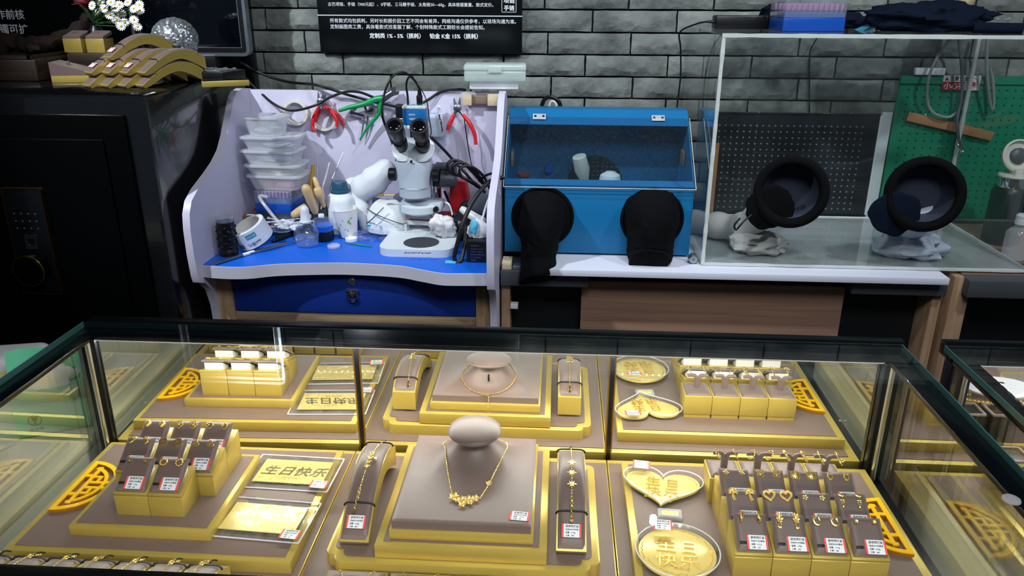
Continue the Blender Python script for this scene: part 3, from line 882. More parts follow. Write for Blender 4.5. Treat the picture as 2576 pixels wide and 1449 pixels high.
def wrap(g, s, size, a0, r, z, flip=False):
    """lettering bent round an upright cylinder"""
    gg = G().text(s, size, Matrix.Identity(4), 'CENTER', bold=.01)
    for v in gg.v:
        a = a0 + (-v[0] if flip else v[0]) / r; y = -v[1] if flip else v[1]
        g.v.append((r * math.cos(a), r * math.sin(a), z + y))
    o = len(g.v) - len(gg.v); g.f += [tuple(i + o for i in f) for f in gg.f]


def patch(g, a0, r, z, w_, h_, n=6):
    vs = [(r * math.cos(a0 + (i / n - .5) * w_ / r), r * math.sin(a0 + (i / n - .5) * w_ / r), z + s * h_ / 2) for i in range(n + 1) for s in (-1, 1)]
    g.add(vs, [(2 * i, 2 * i + 2, 2 * i + 3, 2 * i + 1) for i in range(n)])


aF = math.radians(-82)
g = G(); patch(g, aF + .18, .0472, .010, .028, .013); patch(g, aF - .78, .0472, -.012, .024, .012)
part('teal_print', g, 'teal', t, 0)
g = G(); wrap(g, '得力胶带', .006, aF + .18, .0474, .012, True); part('white_print', g, 'paper_white', t, 0)
g = G(); wrap(g, 'deli得力', .011, aF + .16, .0473, -.008, True); part('dark_print', g, 'ink', t, 0)

for i, (x0, y0, x1, y1, lab) in enumerate(((541, 668, 700, 618, 'long steel graver rod nearest the front edge of the bench'), (592, 650, 770, 604, 'steel tweezers lying behind the front graver rod'))):
    a, b = onZ(x0, y0, DZ), onZ(x1, y1, DZ); a.z = b.z = DZ + .0045
    t = thing('graver' if i == 0 else 'tweezers', lab, 'tool', Matrix.Translation((a + b) / 2))
    d = (b - a)
    if i == 0:
        part('rod', G().turned(a, b, [(0, .0038), (.5, .0042), (.55, .0028), (1, .0016)], 10), 'steel_dull', t, world=True)
        part('paper_sleeve', G().turned(a + d * .42, a + d * .6, [(0, .0042), (.5, .0045), (1, .0042)], 10), 'paper_white', t, world=True)
    else:
        s = Vector((d.y, -d.x, 0)).normalized()
        for k in (-1, 1):
            part('arm', G().tube([a + s * .0005 * k, a + d * .3 + s * .004 * k, a + d * .7 + s * .0055 * k, b + s * .003 * k], .0018, 6), 'steel', t, world=True)

for i, (px, py, lab) in enumerate(((632, 556, 'small glass jar with a copper cap, the nearer of two'), (656, 541, 'small glass jar with a copper cap, the one behind'))):
    p = onY(px, py, 2.03 + .06 * i)
    t = thing('copper_cap_jar', lab, 'jar', (max(p.x, BX0 + .022), p.y, DZ), 'copper capped jars')
    zc = p.z - DZ
    part('glass', G().lathe([(.018, 0), (.020, .004), (.020, zc - .008), (.017, zc - .002)], None, 20), 'bottle_glass', t)
    part('powder', G().lathe([(.0165, .003), (.0165, zc * .6)], None, 18), 'stone_beige', t)
    part('cap', G().lathe([(.0215, zc - .004), (.0220, zc), (.0220, zc + .014), (.019, zc + .0175)], None, 24), 'copper_cap', t)
    part('cap_label', G().b2((-.010, -.006, zc + .0175), (.010, .006, zc + .0180)), 'paper_white', t)


# burr boxes: blue base, pink tipped burrs, clear cover -------------------------------------------
def burr_box(label, M, w_, d_, nx, ny, pink, hb=.030, hc=.034):
    t = thing('burr_box', label, 'burr box', M)
    part('base', G().box((0, 0, hb / 2), (w_, d_, hb), bev=.002), 'burr_blue', t)
    part('inner_tray', G().box((0, 0, hb + .006), (w_ - .006, d_ - .006, .012), bev=.001), 'camera_blue', t)
    bmsh = mesh('burr', G().lathe([(.0012, 0), (.0012, .004), (.0036, .006), (.0041, .012), (.0041, .019), (.0030, .0225)], None, 8), pink)
    for i in range(nx):
        for j in range(ny):
            o = part('burr', bmsh, None, t); o.location = (-w_ / 2 + .010 + i * (w_ - .020) / (nx - 1), -d_ / 2 + .009 + j * (d_ - .018) / (ny - 1), hb + .011)
    part('cover', G().ring(rrect(w_, d_, .002, 2), rrect(w_ - .002, d_ - .002, .0015, 2), hb + .001, hb + hc).b2((-w_ / 2, -d_ / 2, hb + hc - .001), (w_ / 2, d_ / 2, hb + hc)), 'clear_cover', t)
    return t


a, b = onY(644, 527, 2.06), onY(737, 537, 2.06)
bz = b.z - .002
single('clear_tool_case', G().b2((a.x + .014, 2.07, DZ), (b.x + .004, 2.19, bz - .0005), bev=.003), 'steel_dull', 'low grey tool case under the blue burr box on the bench', 'case')
burr_box('blue burr box full of pink burrs on the bench under the plastic tubs', T3((a.x + b.x) / 2, 2.06 + .056, bz) @ R3(math.radians(-4), 'Z'), b.x - a.x, .11, 9, 5, 'burr_pink', .027, .034)
topz = bz + .0615


# plastic food tubs -------------------------------------------------------------------------------
def tub(label, M, w_, d_, h_, fill=None, r=.018):
    t = thing('plastic_tub', label, 'tub', M, 'stacked plastic tubs')
    o0, o1 = rrect(w_ * .80, d_ * .78, r, 4), rrect(w_ * .96, d_ * .95, r, 4)
    g = G(); n = len(o0)
    vs = [(*p, 0) for p in o0] + [(*p, h_) for p in o1] + [(p[0] * .97, p[1] * .97, .0015) for p in o0] + [(p[0] * .985, p[1] * .985, h_) for p in o1]
    fs = [tuple(range(n - 1, -1, -1)), tuple(range(2 * n, 3 * n))]
    for i in range(n):
        j = (i + 1) % n; fs += [(i, j, n + j, n + i), (2 * n + j, 2 * n + i, 3 * n + i, 3 * n + j), (n + i, n + j, 3 * n + j, 3 * n + i)]
    part('tub_body', g.add(vs, fs), 'milky', t)
    part('rim', G().ring(rrect(w_, d_, r, 4), rrect(w_ * .945, d_ * .935, r, 4), h_ - .003, h_ + .0015), 'milky', t)
    part('lid', G().prism(rrect(w_ * .95, d_ * .94, r, 4), h_ + .0005, h_ + .0025), 'milky', t)
    if fill:
        for k, (mt, c, s, sd) in enumerate(fill): part('contents', G().lump(c, s, .35, 2.5, sd, 20, 12, flat=.003), mt, t)
    return t


YC = 2.125
xs = onY(702, 455, YC).x; sp = S(YC, .97)
zz = topz; names = ['bottom', 'second from the bottom', 'middle', 'fourth from the bottom']
hts = [.038, .026, .036, .034]; offs = [0, -.004, -.010, -.006]; rots = [-5, -3, -6, -4]
fills = [[('red_case', (-.02, -.02, .012), (.022, .02, .010), 1), ('pink', (.02, -.015, .010), (.035, .02, .008), 2)], [('bag_yellow', (0, 0, .008), (.05, .03, .006), 3)], [('cloth_white', (0, 0, .012), (.05, .03, .010), 4)], [('cloth_white', (.01, 0, .010), (.045, .03, .008), 6)]]
for i in range(4):
    tub('clear plastic tub, the %s of the stack' % names[i], T3(xs + offs[i] + .004, YC, zz) @ R3(math.radians(rots[i]), 'Z'), .158, .112, hts[i], fills[i]); zz += hts[i] + .003
tub('small round-cornered plastic tub with red contents on top of the stack', T3(xs - .016, YC - .005, zz) @ R3(math.radians(-4), 'Z'), .118, .095, .050,
    [('cloth_white', (0, 0, .020), (.034, .026, .018), 8), ('red_case', (-.022, -.020, .040), (.008, .006, .004), 9)], .034)

# ---- tool pot with wooden handles
p = onZ(805, 588, DZ); PX, PYc = p.x, 2.10
t = thing('tool_pot', 'dark tool pot holding wooden handled tools in the middle of the bench', 'pot', (PX, PYc, DZ))
part('pot_body', G().lathe([(.024, 0), (.026, .004), (.027, .075), (.024, .075), (.023, .004)], None, 24), 'scope_dark', t)
part('white_clips', G().b2((-.030, -.029, .050), (-.014, -.022, .062), bev=.002).b2((.006, -.030, .052), (.022, -.022, .064), bev=.002), 'plastic_white', t)


def handled(label, a, b, prof, mt='tool_wood', shank=None, name='wooden_handled_tool'):
    t = thing(name, label, 'tool', Matrix.Translation(a), 'tools in the pot')
    part('handle', G().turned(a, b, prof, 14), mt, t, world=True)
    if shank is not None: part('shank', G().cyl(shank, a, .0022, .0026, 8), 'steel_dull', t, world=True)


q0 = Vector((PX, PYc, DZ + .02)); H = [(0, .009), (.1, .0115), (.5, .0125), (.85, .0135), (.95, .010), (1, .003)]
handled('fat pale wooden tool handle leaning left out of the pot', onY(795, 535, 2.08), onY(766, 465, 2.05), H, shank=q0)
handled('round knobbed wooden tool handle leaning in the pot', onY(815, 520, 2.09), onY(797, 472, 2.07), [(0, .006), (.3, .008), (.6, .014), (.8, .015), (.95, .010), (1, .002)], shank=q0)
handled('slim wooden handle behind the knobbed one', onY(803, 480, 2.11), onY(790, 445, 2.12), [(0, .006), (.5, .008), (.9, .006), (1, .002)], shank=q0)
handled('amber plastic file handle standing tall behind the pot', onY(782, 480, 2.13), onY(788, 415, 2.15), [(0, .012), (.2, .009), (.5, .006), (1, .005)], 'amber', q0)
handled('short wooden handle lying across the black tools', onY(735, 545, 2.03), onY(768, 520, 2.07), [(0, .005), (.1, .011), (.5, .012), (1, .010)])
for i, (xa, ya, xb, yb, lab) in enumerate(((797, 470, 797, 385, 'dark upright steel file behind the wooden handles'), (836, 450, 864, 383, 'thin leaning steel needle beside the blue cap'), (812, 470, 829, 408, 'white thin brush standing in the pot'))):
    a, b = onY(xa, ya, 2.14), onY(xb, yb, 2.18)
    single('needle_file' if i < 2 else 'thin_brush', G().turned(q0, a, [(0, .0015), (1, .0017)], 8).turned(a, b, [(0, .0017), (.4, .0018 if i < 2 else .003), (1, .0010)], 8), 'steel_dull' if i < 2 else 'paper_white', lab, 'tool')

# white bottle with blue cap
p = onZ(866, 586, DZ)
t = thing('white_bottle', 'white plastic bottle with a dark blue screw cap on the bench', 'bottle', (p.x - .006, p.y + .01, DZ))
part('bottle_body', G().lathe([(.036, 0), (.0395, .004), (.0395, .090), (.036, .104), (.026, .114), (.020, .117), (.020, .124)], None, 32), 'plastic_bluewhite', t)
part('cap', G().lathe([(.0265, .116), (.0265, .121), (.0225, .123), (.0215, .142), (.019, .146)], None, 32), 'cap_blue', t)

# paper cup
p = onZ(882, 592, DZ)
t = thing('paper_cup', 'white paper cup printed with green leaves in front of the bottle', 'cup', T3(p.x, p.y - .015, DZ + .003) @ R3(math.radians(-5), 'Y'))
part('cup_body', G().lathe([(.0225, 0), (.0235, .002), (.0345, .078), (.0335, .078), (.0225, .004)], None, 32), 'cup_paper', t)
part('rim', G().torus((0, 0, .078), .0342, .0012, None, 32, 6), 'cup_paper', t)
g = G()
for (aa, z, s, rot) in ((-65, .048, .010, .5), (-58, .042, .008, -.6), (-50, .056, .007, 1.1), (-112, .040, .006, .4), (-75, .022, .006, -.3), (-128, .030, .006, .9), (-95, .052, .005, .3), (-90, .026, .005, 1.2)):
    a0 = math.radians(aa); r = .0230 + .0113 * z / .078 + .0004
    vs = []
    for k in range(9):
        tt = -1 + k / 4; w_ = math.sqrt(max(0, 1 - tt * tt)) * .38
        for sg2 in (-1, 1):
            u, v = tt * s * .6, sg2 * w_ * s * .6; uu = u * math.cos(rot) - v * math.sin(rot); vv = u * math.sin(rot) + v * math.cos(rot)
            zz2 = z + uu; rr = .0230 + .0113 * zz2 / .078 + .0005; a1 = a0 + vv / rr; vs.append((rr * math.cos(a1), rr * math.sin(a1), zz2))
    g.add(vs, [(2 * k, 2 * k + 2, 2 * k + 3, 2 * k + 1) for k in range(8)])
part('leaf_print', g, 'cup_green', t, 0)

# dropper bottle
p = onZ(774, 618, DZ)
t = thing('glass_dropper_bottle', 'clear glass dropper bottle with a pale rubber bulb at the bench front', 'bottle', (p.x, p.y, DZ))
part('glass', G().lathe([(.024, 0), (.029, .003), (.030, .012), (.033, .030), (.0335, .036), (.029, .046), (.022, .056), (.014, .063), (.013, .067)], None, 36), 'bottle_glass', t)
part('liquid', G().lathe([(.022, .003), (.0275, .006), (.0285, .013), (.0305, .027)], None, 30), 'clear_cover', t)
part('bulb', G().lathe([(.015, .064), (.0165, .068), (.0125, .074), (.012, .096), (.0105, .104), (.006, .109), (.001, .1105)], None, 28), 'scope_white', t)

p = onZ(815, 600, DZ)
t = thing('blue_lidded_pot', 'small dark round pot with a blue layer and clear rim', 'pot', (p.x + .004, p.y - .01, DZ))
part('pot_body', G().lathe([(.025, 0), (.027, .003), (.027, .026), (.025, .028)], None, 28), 'plastic_black', t)
part('blue_layer', G().lathe([(.0265, .028), (.0265, .042)], None, 28), 'desk_blue', t); part('clear_rim', G().ring(rrect(.054, .054, .0265, 6), rrect(.051, .051, .025, 6), .0421, .058), 'clear_cover', t)

# white cloth gloves and black pens
p = onZ(722, 585, DZ)
single('cotton_glove', G().lump((p.x + .004, p.y - .02, DZ + .028), (.045, .03, .020), .45, 2.6, 3, 36, 22, flat=DZ + .012), 'cloth_white', 'crumpled white cotton glove on the black pens', 'glove')
for k in range(4):
    a, b = onZ(686 + 10 * k, 612 - 5 * k, DZ), onZ(748 + 9 * k, 590 - 5 * k, DZ); a.z = b.z = DZ + .006 + .003 * (k % 2)
    single('black_pen', G().turned(a, b, [(0, .0035), (.05, .0055), (.9, .0058), (1, .003)], 10), 'plastic_black', ['black pen nearest the tape roll', 'second black pen behind the tape roll', 'third black pen under the glove', 'black pen furthest back under the glove'][k], 'pen', 'black pens')
a, b = onY(652, 495, 2.03), onY(712, 572, 2.0)
t = thing('clear_bent_tube', 'bent clear plastic tube leaning over the blue burr box', 'tube', Matrix.Translation(b)); part('tube_body', G().tube([b, a.lerp(b, .5) + Vector((0, -.01, .004)), a, a + Vector((.018, .012, -.003))], .0046, 10), 'milky', t, world=True)
for k, (x0, y0, x1, y1) in enumerate(((668, 560, 770, 548), (690, 566, 790, 556), (672, 548, 735, 562))):
    a, b = onY(x0, y0, 2.03), onY(x1, y1, 2.07)
    single('cotton_swab', G().turned(a, b, [(0, .003), (.1, .003), (.12, .0016), (1, .0016)], 8), 'paper_white', ['white cotton swab at the front of the bunch', 'white cotton swab in the middle of the bunch', 'white cotton swab at the left of the bunch'][k], 'swab', 'cotton swabs')

# small lids, stick, plastic bag
for k, (px, py, lab, mt) in enumerate(((884, 606, 'small white round lid with a stick in front of the cup', 'plastic_white'), (840, 624, 'small translucent round lid near the bench front', 'milky'))):
    p = onZ(px, py, DZ)
    single('small_lid', G().lathe([(.0155, 0), (.0165, .001), (.0165, .009), (.0145, .010), (.0140, .004)], T3(p.x, p.y, DZ), 28), mt, lab, 'dish')
a, b = onZ(866, 612, DZ), onZ(936, 622, DZ)
single('green_stick', G().turned(a + Vector((0, 0, .002)), b + Vector((0, 0, .002)), [(0, .001), (.3, .002), (.6, .003), (1, .0012)], 8), 'green_stick', 'thin green plastic stick lying in front of the cup', 'stick')
p = onZ(945, 600, DZ)
single('clear_plastic_bag', G().lump((p.x, p.y, DZ + .012), (.05, .035, .016), .5, 3, 12, 36, 20, flat=DZ + .001), 'clear_film', 'crumpled clear plastic bag left of the microscope base', 'bag')
single('aqua_film_strip', G().lump((p.x + .004, p.y + .02, DZ + .032), (.03, .010, .008), .5, 2.5, 4, 20, 12), 'aqua', 'light blue film strip on the clear plastic bag', 'film')

# respirator mask, white towel
p = onY(975, 540, 2.10)
t = thing('dust_mask', 'white moulded dust mask with straps left of the microscope', 'mask', (p.x, p.y, DZ))


def mk(u, v):
    a = (u - .5) * 2 * 1.35; b = -.2 + v * 1.55; r = 1.0 - .06 * math.cos(a * 3)
    return Vector((.060 * r * math.sin(a) * math.cos(b * .9), -.052 * math.cos(a) * math.cos(b) + .01, .012 + .075 * (math.sin(b) + .2)))


part('shell', G().sheet(mk, 22, 16, th=lambda q: Vector((q[0] * .97, q[1] * .96 + .002, q[2] * .98))), 'cloth_white', t)
part('valve_button', G().ball((-.02, -.050, .045), (.005, .004, .005)), 'plastic_white', t)
g = G().tube([(-.055, -.005, .075), (-.02, -.046, .070), (.03, -.045, .050), (.058, -.008, .030)], .0016, 6).tube([(-.058, -.01, .035), (-.03, -.05, .06), (.0, -.045, .09)], .0016, 6)
part('strap', g, 'grey_plastic', t)
a, b, c, d = onY(885, 480, 2.16), onY(925, 465, 2.15), onY(965, 440, 2.16), onY(975, 500, 2.14)
g = G().tube([onY(880, 470, 2.17), onY(905, 475, 2.15), onY(935, 460, 2.14), onY(965, 435, 2.15), onY(985, 430, 2.17)], .034, 16, sub=6, taper=lambda s: .8 + .35 * math.sin(s * 3.0) + .06 * math.sin(s * 25))
g.tube([onY(900, 480, 2.15), onY(905, 520, 2.13), onY(925, 555, 2.12), onY(930, 590, 2.13)], .028, 14, sub=6, taper=lambda s: 1.0 - .25 * s + .07 * math.sin(s * 19))
g.lump(tuple(onY(945, 575, 2.14)), (.04, .03, .045), .35, 2.4, 21, 30, 18, flat=DZ + .001)
g.v = [tuple(Vector(v) + Vector(v).normalized() * 0 + Vector((.005 * noise.noise(Vector(v) * 26), .005 * noise.noise(Vector(v) * 22 + Vector((5, 0, 0))), .004 * noise.noise(Vector(v) * 30 + Vector((0, 9, 0)))))) for v in g.v]
single('white_towel', g, 'cloth_white', 'bulky white cloth bundled behind the paper cup', 'cloth')


# ================================================================ microscope
ms = thing('stereo_microscope', 'grey stereo microscope with two black eyepieces and a blue camera on the bench', 'microscope', (-.37, 2.05, DZ))
A = [onZ(957, 643, DZ), onZ(1137, 655, DZ), onZ(1137, 592, DZ), onZ(1000, 590, DZ)]
cx = -.355
fl_, fr_, bl_, br_ = (-.462, 1.905), (-.262, 1.905), (-.452, 2.225), (-.272, 2.225)


def rounded_poly(pts, rads, n=6):
    out = []; m = len(pts)
    for i in range(m):
        p, a, b = Vector(pts[i]), Vector(pts[i - 1]), Vector(pts[(i + 1) % m]); r = rads[i]
        u, v = (a - p).normalized(), (b - p).normalized(); s, e = p + u * r, p + v * r
        for k in range(n + 1):
            t = k / n; out.append(tuple(s * (1 - t) ** 2 + p * 2 * t * (1 - t) + e * t * t))
    return out


bo = rounded_poly([fl_, fr_, br_, bl_], [.045, .045, .02, .02])
part('base_plate', G().prism(bo, DZ, DZ + .020, None, .004, 3), 'scope_white', ms, world=True)
sp_ = onZ(1060, 610, DZ + .02)
part('stage_disc', G().lathe([(.047, 0), (.047, .0012)], T3(sp_.x, sp_.y, DZ + .0198), 40), 'scope_dark', ms, world=True)
g = G(); q = onZ(1048, 639, DZ + .02)
g.text('SOPTOP', .0185, T3(q.x, q.y, DZ + .0204), 'CENTER', bold=.03, shear=.15); part('maker_lettering', g, 'ink', ms, 0, True)
# back plate of the stand with gold rim
a, b = onY(985, 575, 2.10), onY(1095, 578, 2.10)


def arcp(u, v): return Vector((a.x + (b.x - a.x) * u, 2.09 + .06 * v - .010 * math.sin(PI * u), DZ + .042 + .006 * math.sin(PI * u)))


part('rear_shelf', G().sheet(arcp, 16, 2, th=.012), 'scope_white', ms, world=True)
part('gold_rim', G().tube([arcp(k / 8, 0) + Vector((0, .004, .002)) for k in range(9)], .0022, 6), 'copper_cap', ms, world=True)
part('clamp_screw', G().cyl((a.x + .045, 2.075, DZ + .02), (a.x + .045, 2.075, DZ + .040), .005, n=14).ball((a.x + .045, 2.075, DZ + .040), .0065), 'chrome', ms, world=True)
xp = -.345
part('column', G().cyl((xp, 2.175, DZ + .018), (xp, 2.175, .97), .0155, n=28), 'chrome', ms, world=True)
part('column_collar', G().lathe([(.026, 0), (.026, .010), (.020, .014)], T3(xp, 2.175, DZ + .020), 28), 'plastic_black', ms, world=True)
YS = 2.085; xc = onY(1043, 440, YS).x


def zy(py, Y=YS): return onY(1043, py, Y).z


# ring light
part('ring_light', G().lathe([(.050, 0), (.054, .003), (.054, .020), (.040, .023), (.040, 0)], T3(xc + .012, YS, zy(530)), 36), 'scope_white', ms, world=True)
part('light_head', G().b2((xc + .012 - .055, YS - .025, zy(529)), (xc + .075, YS + .045, zy(505)), bev=.008), 'scope_body', ms, world=True)
part('light_knob', G().turned((xc + .060, YS - .024, zy(518)), (xc + .060, YS - .038, zy(518)), [(0, .0075), (.8, .0072), (1, .006)], 20), 'plastic_black', ms, world=True)
part('light_lens', G().lathe([(.036, -.006), (.040, 0)], T3(xc + .012, YS, zy(530)), 30), 'scope_white', ms, world=True)
part('thumb_screw', G().cyl((xc - .055, YS - .01, zy(489)), (xc - .085, YS - .018, zy(488)), .0016, n=8).cyl((xc - .083, YS - .0175, zy(488)), (xc - .097, YS - .021, zy(488)), .0036, n=10), 'brass', ms, world=True)
# body: zoom drum, then the flared part, then the head
z1, z2, z3, z4 = zy(493), zy(470), zy(440), zy(408)
part('zoom_drum', G().lathe([(.040, z1), (.0435, z1 + .003), (.0435, z2 - .001), (.0445, z2), (.0445, z2 + .003), (.042, z2 + .004)], T3(xc, YS, 0), 40), 'scope_body', ms, world=True)


def body_sec(w_, d_, z, yo=0):
    return [(xc + w_ / 2 * math.copysign(abs(math.cos(a)) ** .6, math.cos(a)), YS + yo + d_ / 2 * math.copysign(abs(math.sin(a)) ** .6, math.sin(a)), z) for a in [2 * PI * k / 32 for k in range(32)]]


def loft(secs):
    g = G(); n = len(secs[0]); vs = [p for s in secs for p in s]; fs = []
    for k in range(len(secs) - 1):
        for i in range(n): fs.append((k * n + i, k * n + (i + 1) % n, (k + 1) * n + (i + 1) % n, (k + 1) * n + i))
    fs += [tuple(range(n - 1, -1, -1)), tuple(range((len(secs) - 1) * n, len(secs) * n))]
    return g.add(vs, fs)


part('zoom_body', loft([body_sec(.084, .082, z2 + .004), body_sec(.086, .080, z3 - .012), body_sec(.092, .078, z3 + .008), body_sec(.098, .080, z4), body_sec(.094, .078, z4 + .006)]), 'scope_body', ms, world=True)
part('head', loft([body_sec(.088, .074, z4 + .006, .004), body_sec(.092, .076, z4 + .022, .010), body_sec(.094, .070, z4 + .050, .020), body_sec(.080, .056, z4 + .058, .024)]), 'scope_body', ms, world=True)
part('neck_screw', G().turned((xc, YS - .040, z4 + .010), (xc, YS - .044, z4 + .010), [(0, .004), (1, .0035)], 14), 'scope_dark', ms, world=True)
for s in (-1, 1):
    kx = xc + s * .049
    part('zoom_knob', G().turned((kx, YS - .005, z3 + .002), (kx + s * .020, YS - .005, z3 + .002), [(0, .016), (.1, .0178), (.9, .0178), (1, .016)], 24), 'plastic_black', ms, world=True)
fb = onY(1130, 455, YS)
part('focus_block', G().b2((xc + .045, YS + .01, z3 - .035), (fb.x + .012, YS + .09, z3 + .018), bev=.004), 'plastic_black', ms, world=True)
part('focus_knob', G().turned((xc + .070, YS + .004, z3 - .010), (xc + .112, YS + .004, z3 - .012), [(0, .020), (.05, .022), (.95, .022), (1, .020)], 24), 'scope_dark', ms, world=True)
# two inclined eyepiece tubes
for s, (ex, ey) in ((-1, (994, 322)), (1, (1055, 324))):
    tip = onY(ex, ey, YS - .085); ax_ = Vector((s * .02, -.74, .67)).normalized()
    base = tip - ax_ * .118
    h0, h1 = Vector((xc + s * .020, YS - .002, z4 + .004)), base + ax_ * .030
    secs = []
    for q_, rx, ry in ((0, .018, .026), (.25, .023, .031), (.55, .0262, .034), (.85, .0268, .033), (1.0, .0245, .029)):
        c_ = h0.lerp(h1 + Vector((s * .004, .006, -.004)), q_); n_ax = Vector((0, -.74 * q_, 1 - .33 * q_)).normalized().to_track_quat('Z', 'Y')
        secs.append([tuple(c_ + n_ax @ Vector((rx * math.cos(2 * PI * k / 28), ry * math.sin(2 * PI * k / 28), 0))) for k in range(28)])
    part('prism_housing', loft(secs), 'scope_white', ms, world=True)
    ep = part('eyepiece', G().turned(base + ax_ * .03, tip, [(0, .0165), (.18, .0190), (.30, .0190), (.33, .0155), (.55, .0160), (.62, .0205), (1, .0225)], 28), 'plastic_black', ms, world=True)
    part('eyecup', G().turned(tip - ax_ * .001, tip + ax_ * .012, [(0, .0225), (1, .0228)], 28), 'rubber_black', ep, world=True)
    MM = Matrix.Translation(tip + ax_ * .0122) @ ax_.to_track_quat('Z', 'Y').to_matrix().to_4x4()
    part('eyecup_rim', G().torus((0, 0, 0), .0212, .0022, MM, 28, 8), 'rubber_black', ep, world=True)
    part('eye_lens', G().ball((0, 0, .0002), (.0165, .0165, .0040), MM, 24, 10), 'lens', ep, world=True)
# blue camera on the phototube
c0 = onY(1045, 290, YS + .055)
cm = part('camera_body', G().b2((c0.x - .031, c0.y - .02, c0.z - .024), (c0.x + .031, c0.y + .03, c0.z + .020), bev=.002), 'camera_blue', ms, world=True)
part('camera_cap', G().b2((c0.x - .032, c0.y - .021, c0.z + .0195), (c0.x + .032, c0.y + .031, c0.z + .027), bev=.002), 'scope_white', cm, world=True)
g = G()
for k in range(3): g.b2((c0.x - .010 + k * .012, c0.y - .012, c0.z + .027), (c0.x - .002 + k * .012, c0.y - .004, c0.z + .0285))
part('camera_buttons', g, 'aqua', cm, world=True)
part('camera_foot', G().b2((c0.x - .031, c0.y - .021, c0.z - .033), (c0.x + .031, c0.y + .031, c0.z - .0245), bev=.001), 'scope_white', cm, world=True)
part('phototube', G().cyl((c0.x, c0.y + .005, z4 + .05), (c0.x, c0.y + .005, c0.z - .033), .018, n=24), 'plastic_black', ms, world=True)
g = G(); g.text('HDMI', .007, frame_y(c0.x - .006, c0.y - .0205, c0.z + .002), 'CENTER', bold=.02); g.text('VIEW', .008, frame_y(c0.x - .004, c0.y - .0205, c0.z - .010), 'CENTER', bold=.02)
part('camera_lettering', g, 'scope_white', cm, 0, True)
k0 = onY(1003, 285, 2.20)
t = thing('utility_knife', 'black knife handle with a hanging hole beside the blue camera', 'knife', (k0.x, 2.215, k0.z - .02))
part('handle', G().b2((k0.x - .011, 2.208, k0.z - .035), (k0.x + .011, 2.222, k0.z + .024), bev=.004), 'plastic_black', t, world=True)
part('blue_sleeve', G().b2((k0.x - .0115, 2.207, k0.z - .050), (k0.x + .0115, 2.223, k0.z - .0355), bev=.002), 'desk_blue', t, world=True)
part('label_lines', G().b2((k0.x - .009, 2.2074, k0.z - .018), (k0.x + .009, 2.208, k0.z - .015)).b2((k0.x - .009, 2.2074, k0.z - .024), (k0.x + .009, 2.208, k0.z - .021)), 'paper_white', t, 0, True)
part('eyelet', G().torus((0, 0, 0), .003, .001, frame_y(k0.x, 2.2078, k0.z + .016), 14, 6), 'steel', t, world=True)

# ---- cables round the microscope


def cable(name, label, pts, r, mt='rubber_black', cat='cable', n=8):
    return single(name, G().tube(pts, r, n, sub=6), mt, label, cat)


C = lambda px, py, Y: onY(px, py, Y)
ct = (c0.x, c0.y + .004, c0.z + .028)
cable('camera_cable', 'black camera cable looping in an arch above the microscope', [(c0.x + .013, c0.y, c0.z + .034), C(1058, 235, YS + .05), C(1045, 205, YS + .04), C(1015, 182, YS + .02), C(985, 195, YS), C(966, 240, YS - .01), C(962, 290, YS - .02), C(975, 330, YS), C(990, 370, YS + .06), C(1000, 420, YS + .10)], .0032)
t = thing('camera_plug', 'black plug standing in the top of the blue camera', 'plug', (c0.x + .013, c0.y, c0.z + .027))
part('plug_body', G().box((0, 0, .014), (.016, .012, .026), bev=.003), 'plastic_black', t); part('strain_relief', G().lathe([(.0055, .026), (.004, .040)], None, 12), 'rubber_black', t)
cable('thin_camera_cable', 'thin straight black cable rising from the left of the blue camera', [(c0.x - .019, c0.y, c0.z + .026), (c0.x - .019, c0.y, c0.z + .05), C(1022, 215, YS + .05), C(1028, 195, YS + .045), C(1040, 192, YS + .05)], .0028)
cable('thin_grey_wire', 'thin dark wire hanging down the right side of the blue camera', [C(1040, 196, YS + .05), C(1060, 225, YS + .03), C(1075, 260, YS + .02), C(1080, 300, YS + .02), C(1085, 330, YS + .03), C(1082, 345, YS + .05)], .0014)
cable('power_cable', 'black power cable running down to the coiled cables behind the microscope', [C(1085, 345, 2.13), C(1110, 370, 2.14), C(1140, 402, 2.15), C(1175, 440, 2.14), C(1200, 470, 2.12)], .0040)
for k, (dx, dy) in enumerate(((0, 0), (13, 6), (30, 14))):
    pts = [C(1205 + dx * .5, 470 + dy, 2.10), C(1165 + dx, 447 + dy, 2.08), C(1132 + dx, 430 + dy, 2.07), C(1126 + dx, 413 + dy, 2.07), C(1140 + dx, 403 + dy, 2.08), C(1165 + dx, 410 + dy, 2.09), C(1188 + dx, 432 + dy, 2.10), C(1215 + dx * .6, 462 + dy, 2.11)]
    cable('coiled_cable', ['outermost black cable loop beside the microscope', 'middle black cable loop beside the microscope', 'innermost black cable loop beside the microscope'][k], pts, .0042)
cable('thick_black_hose', 'thick glossy black hose curving down over the right side of the bench', [C(1266, 446, 1.98), C(1235, 455, 1.96), C(1205, 485, 1.93), C(1180, 525, 1.91), C(1162, 570, 1.89), C(1150, 615, 1.88), C(1143, 645, 1.875), C(1148, 660, 1.872), C(1160, 655, 1.872), C(1170, 610, 1.90), C(1176, 570, 1.94)], .0056, n=12)
cable('white_wire', 'white wire looping from the bench top over the side panel', [C(1172, 605, 1.93), C(1175, 590, 1.92), C(1195, 598, 1.92), C(1207, 575, 1.91), C(1222, 520, 1.93), C(1240, 480, 1.93), C(1252, 474, 1.935), C(1258, 490, 1.95)], .0028, 'plastic_white')
cable('white_lamp_cable', 'white cable bending down beside the ring light', [C(1118, 508, 2.10), C(1130, 515, 2.09), C(1138, 540, 2.09), C(1142, 580, 2.08), (onZ(1142, 600, DZ + .003))], .0026, 'plastic_white')
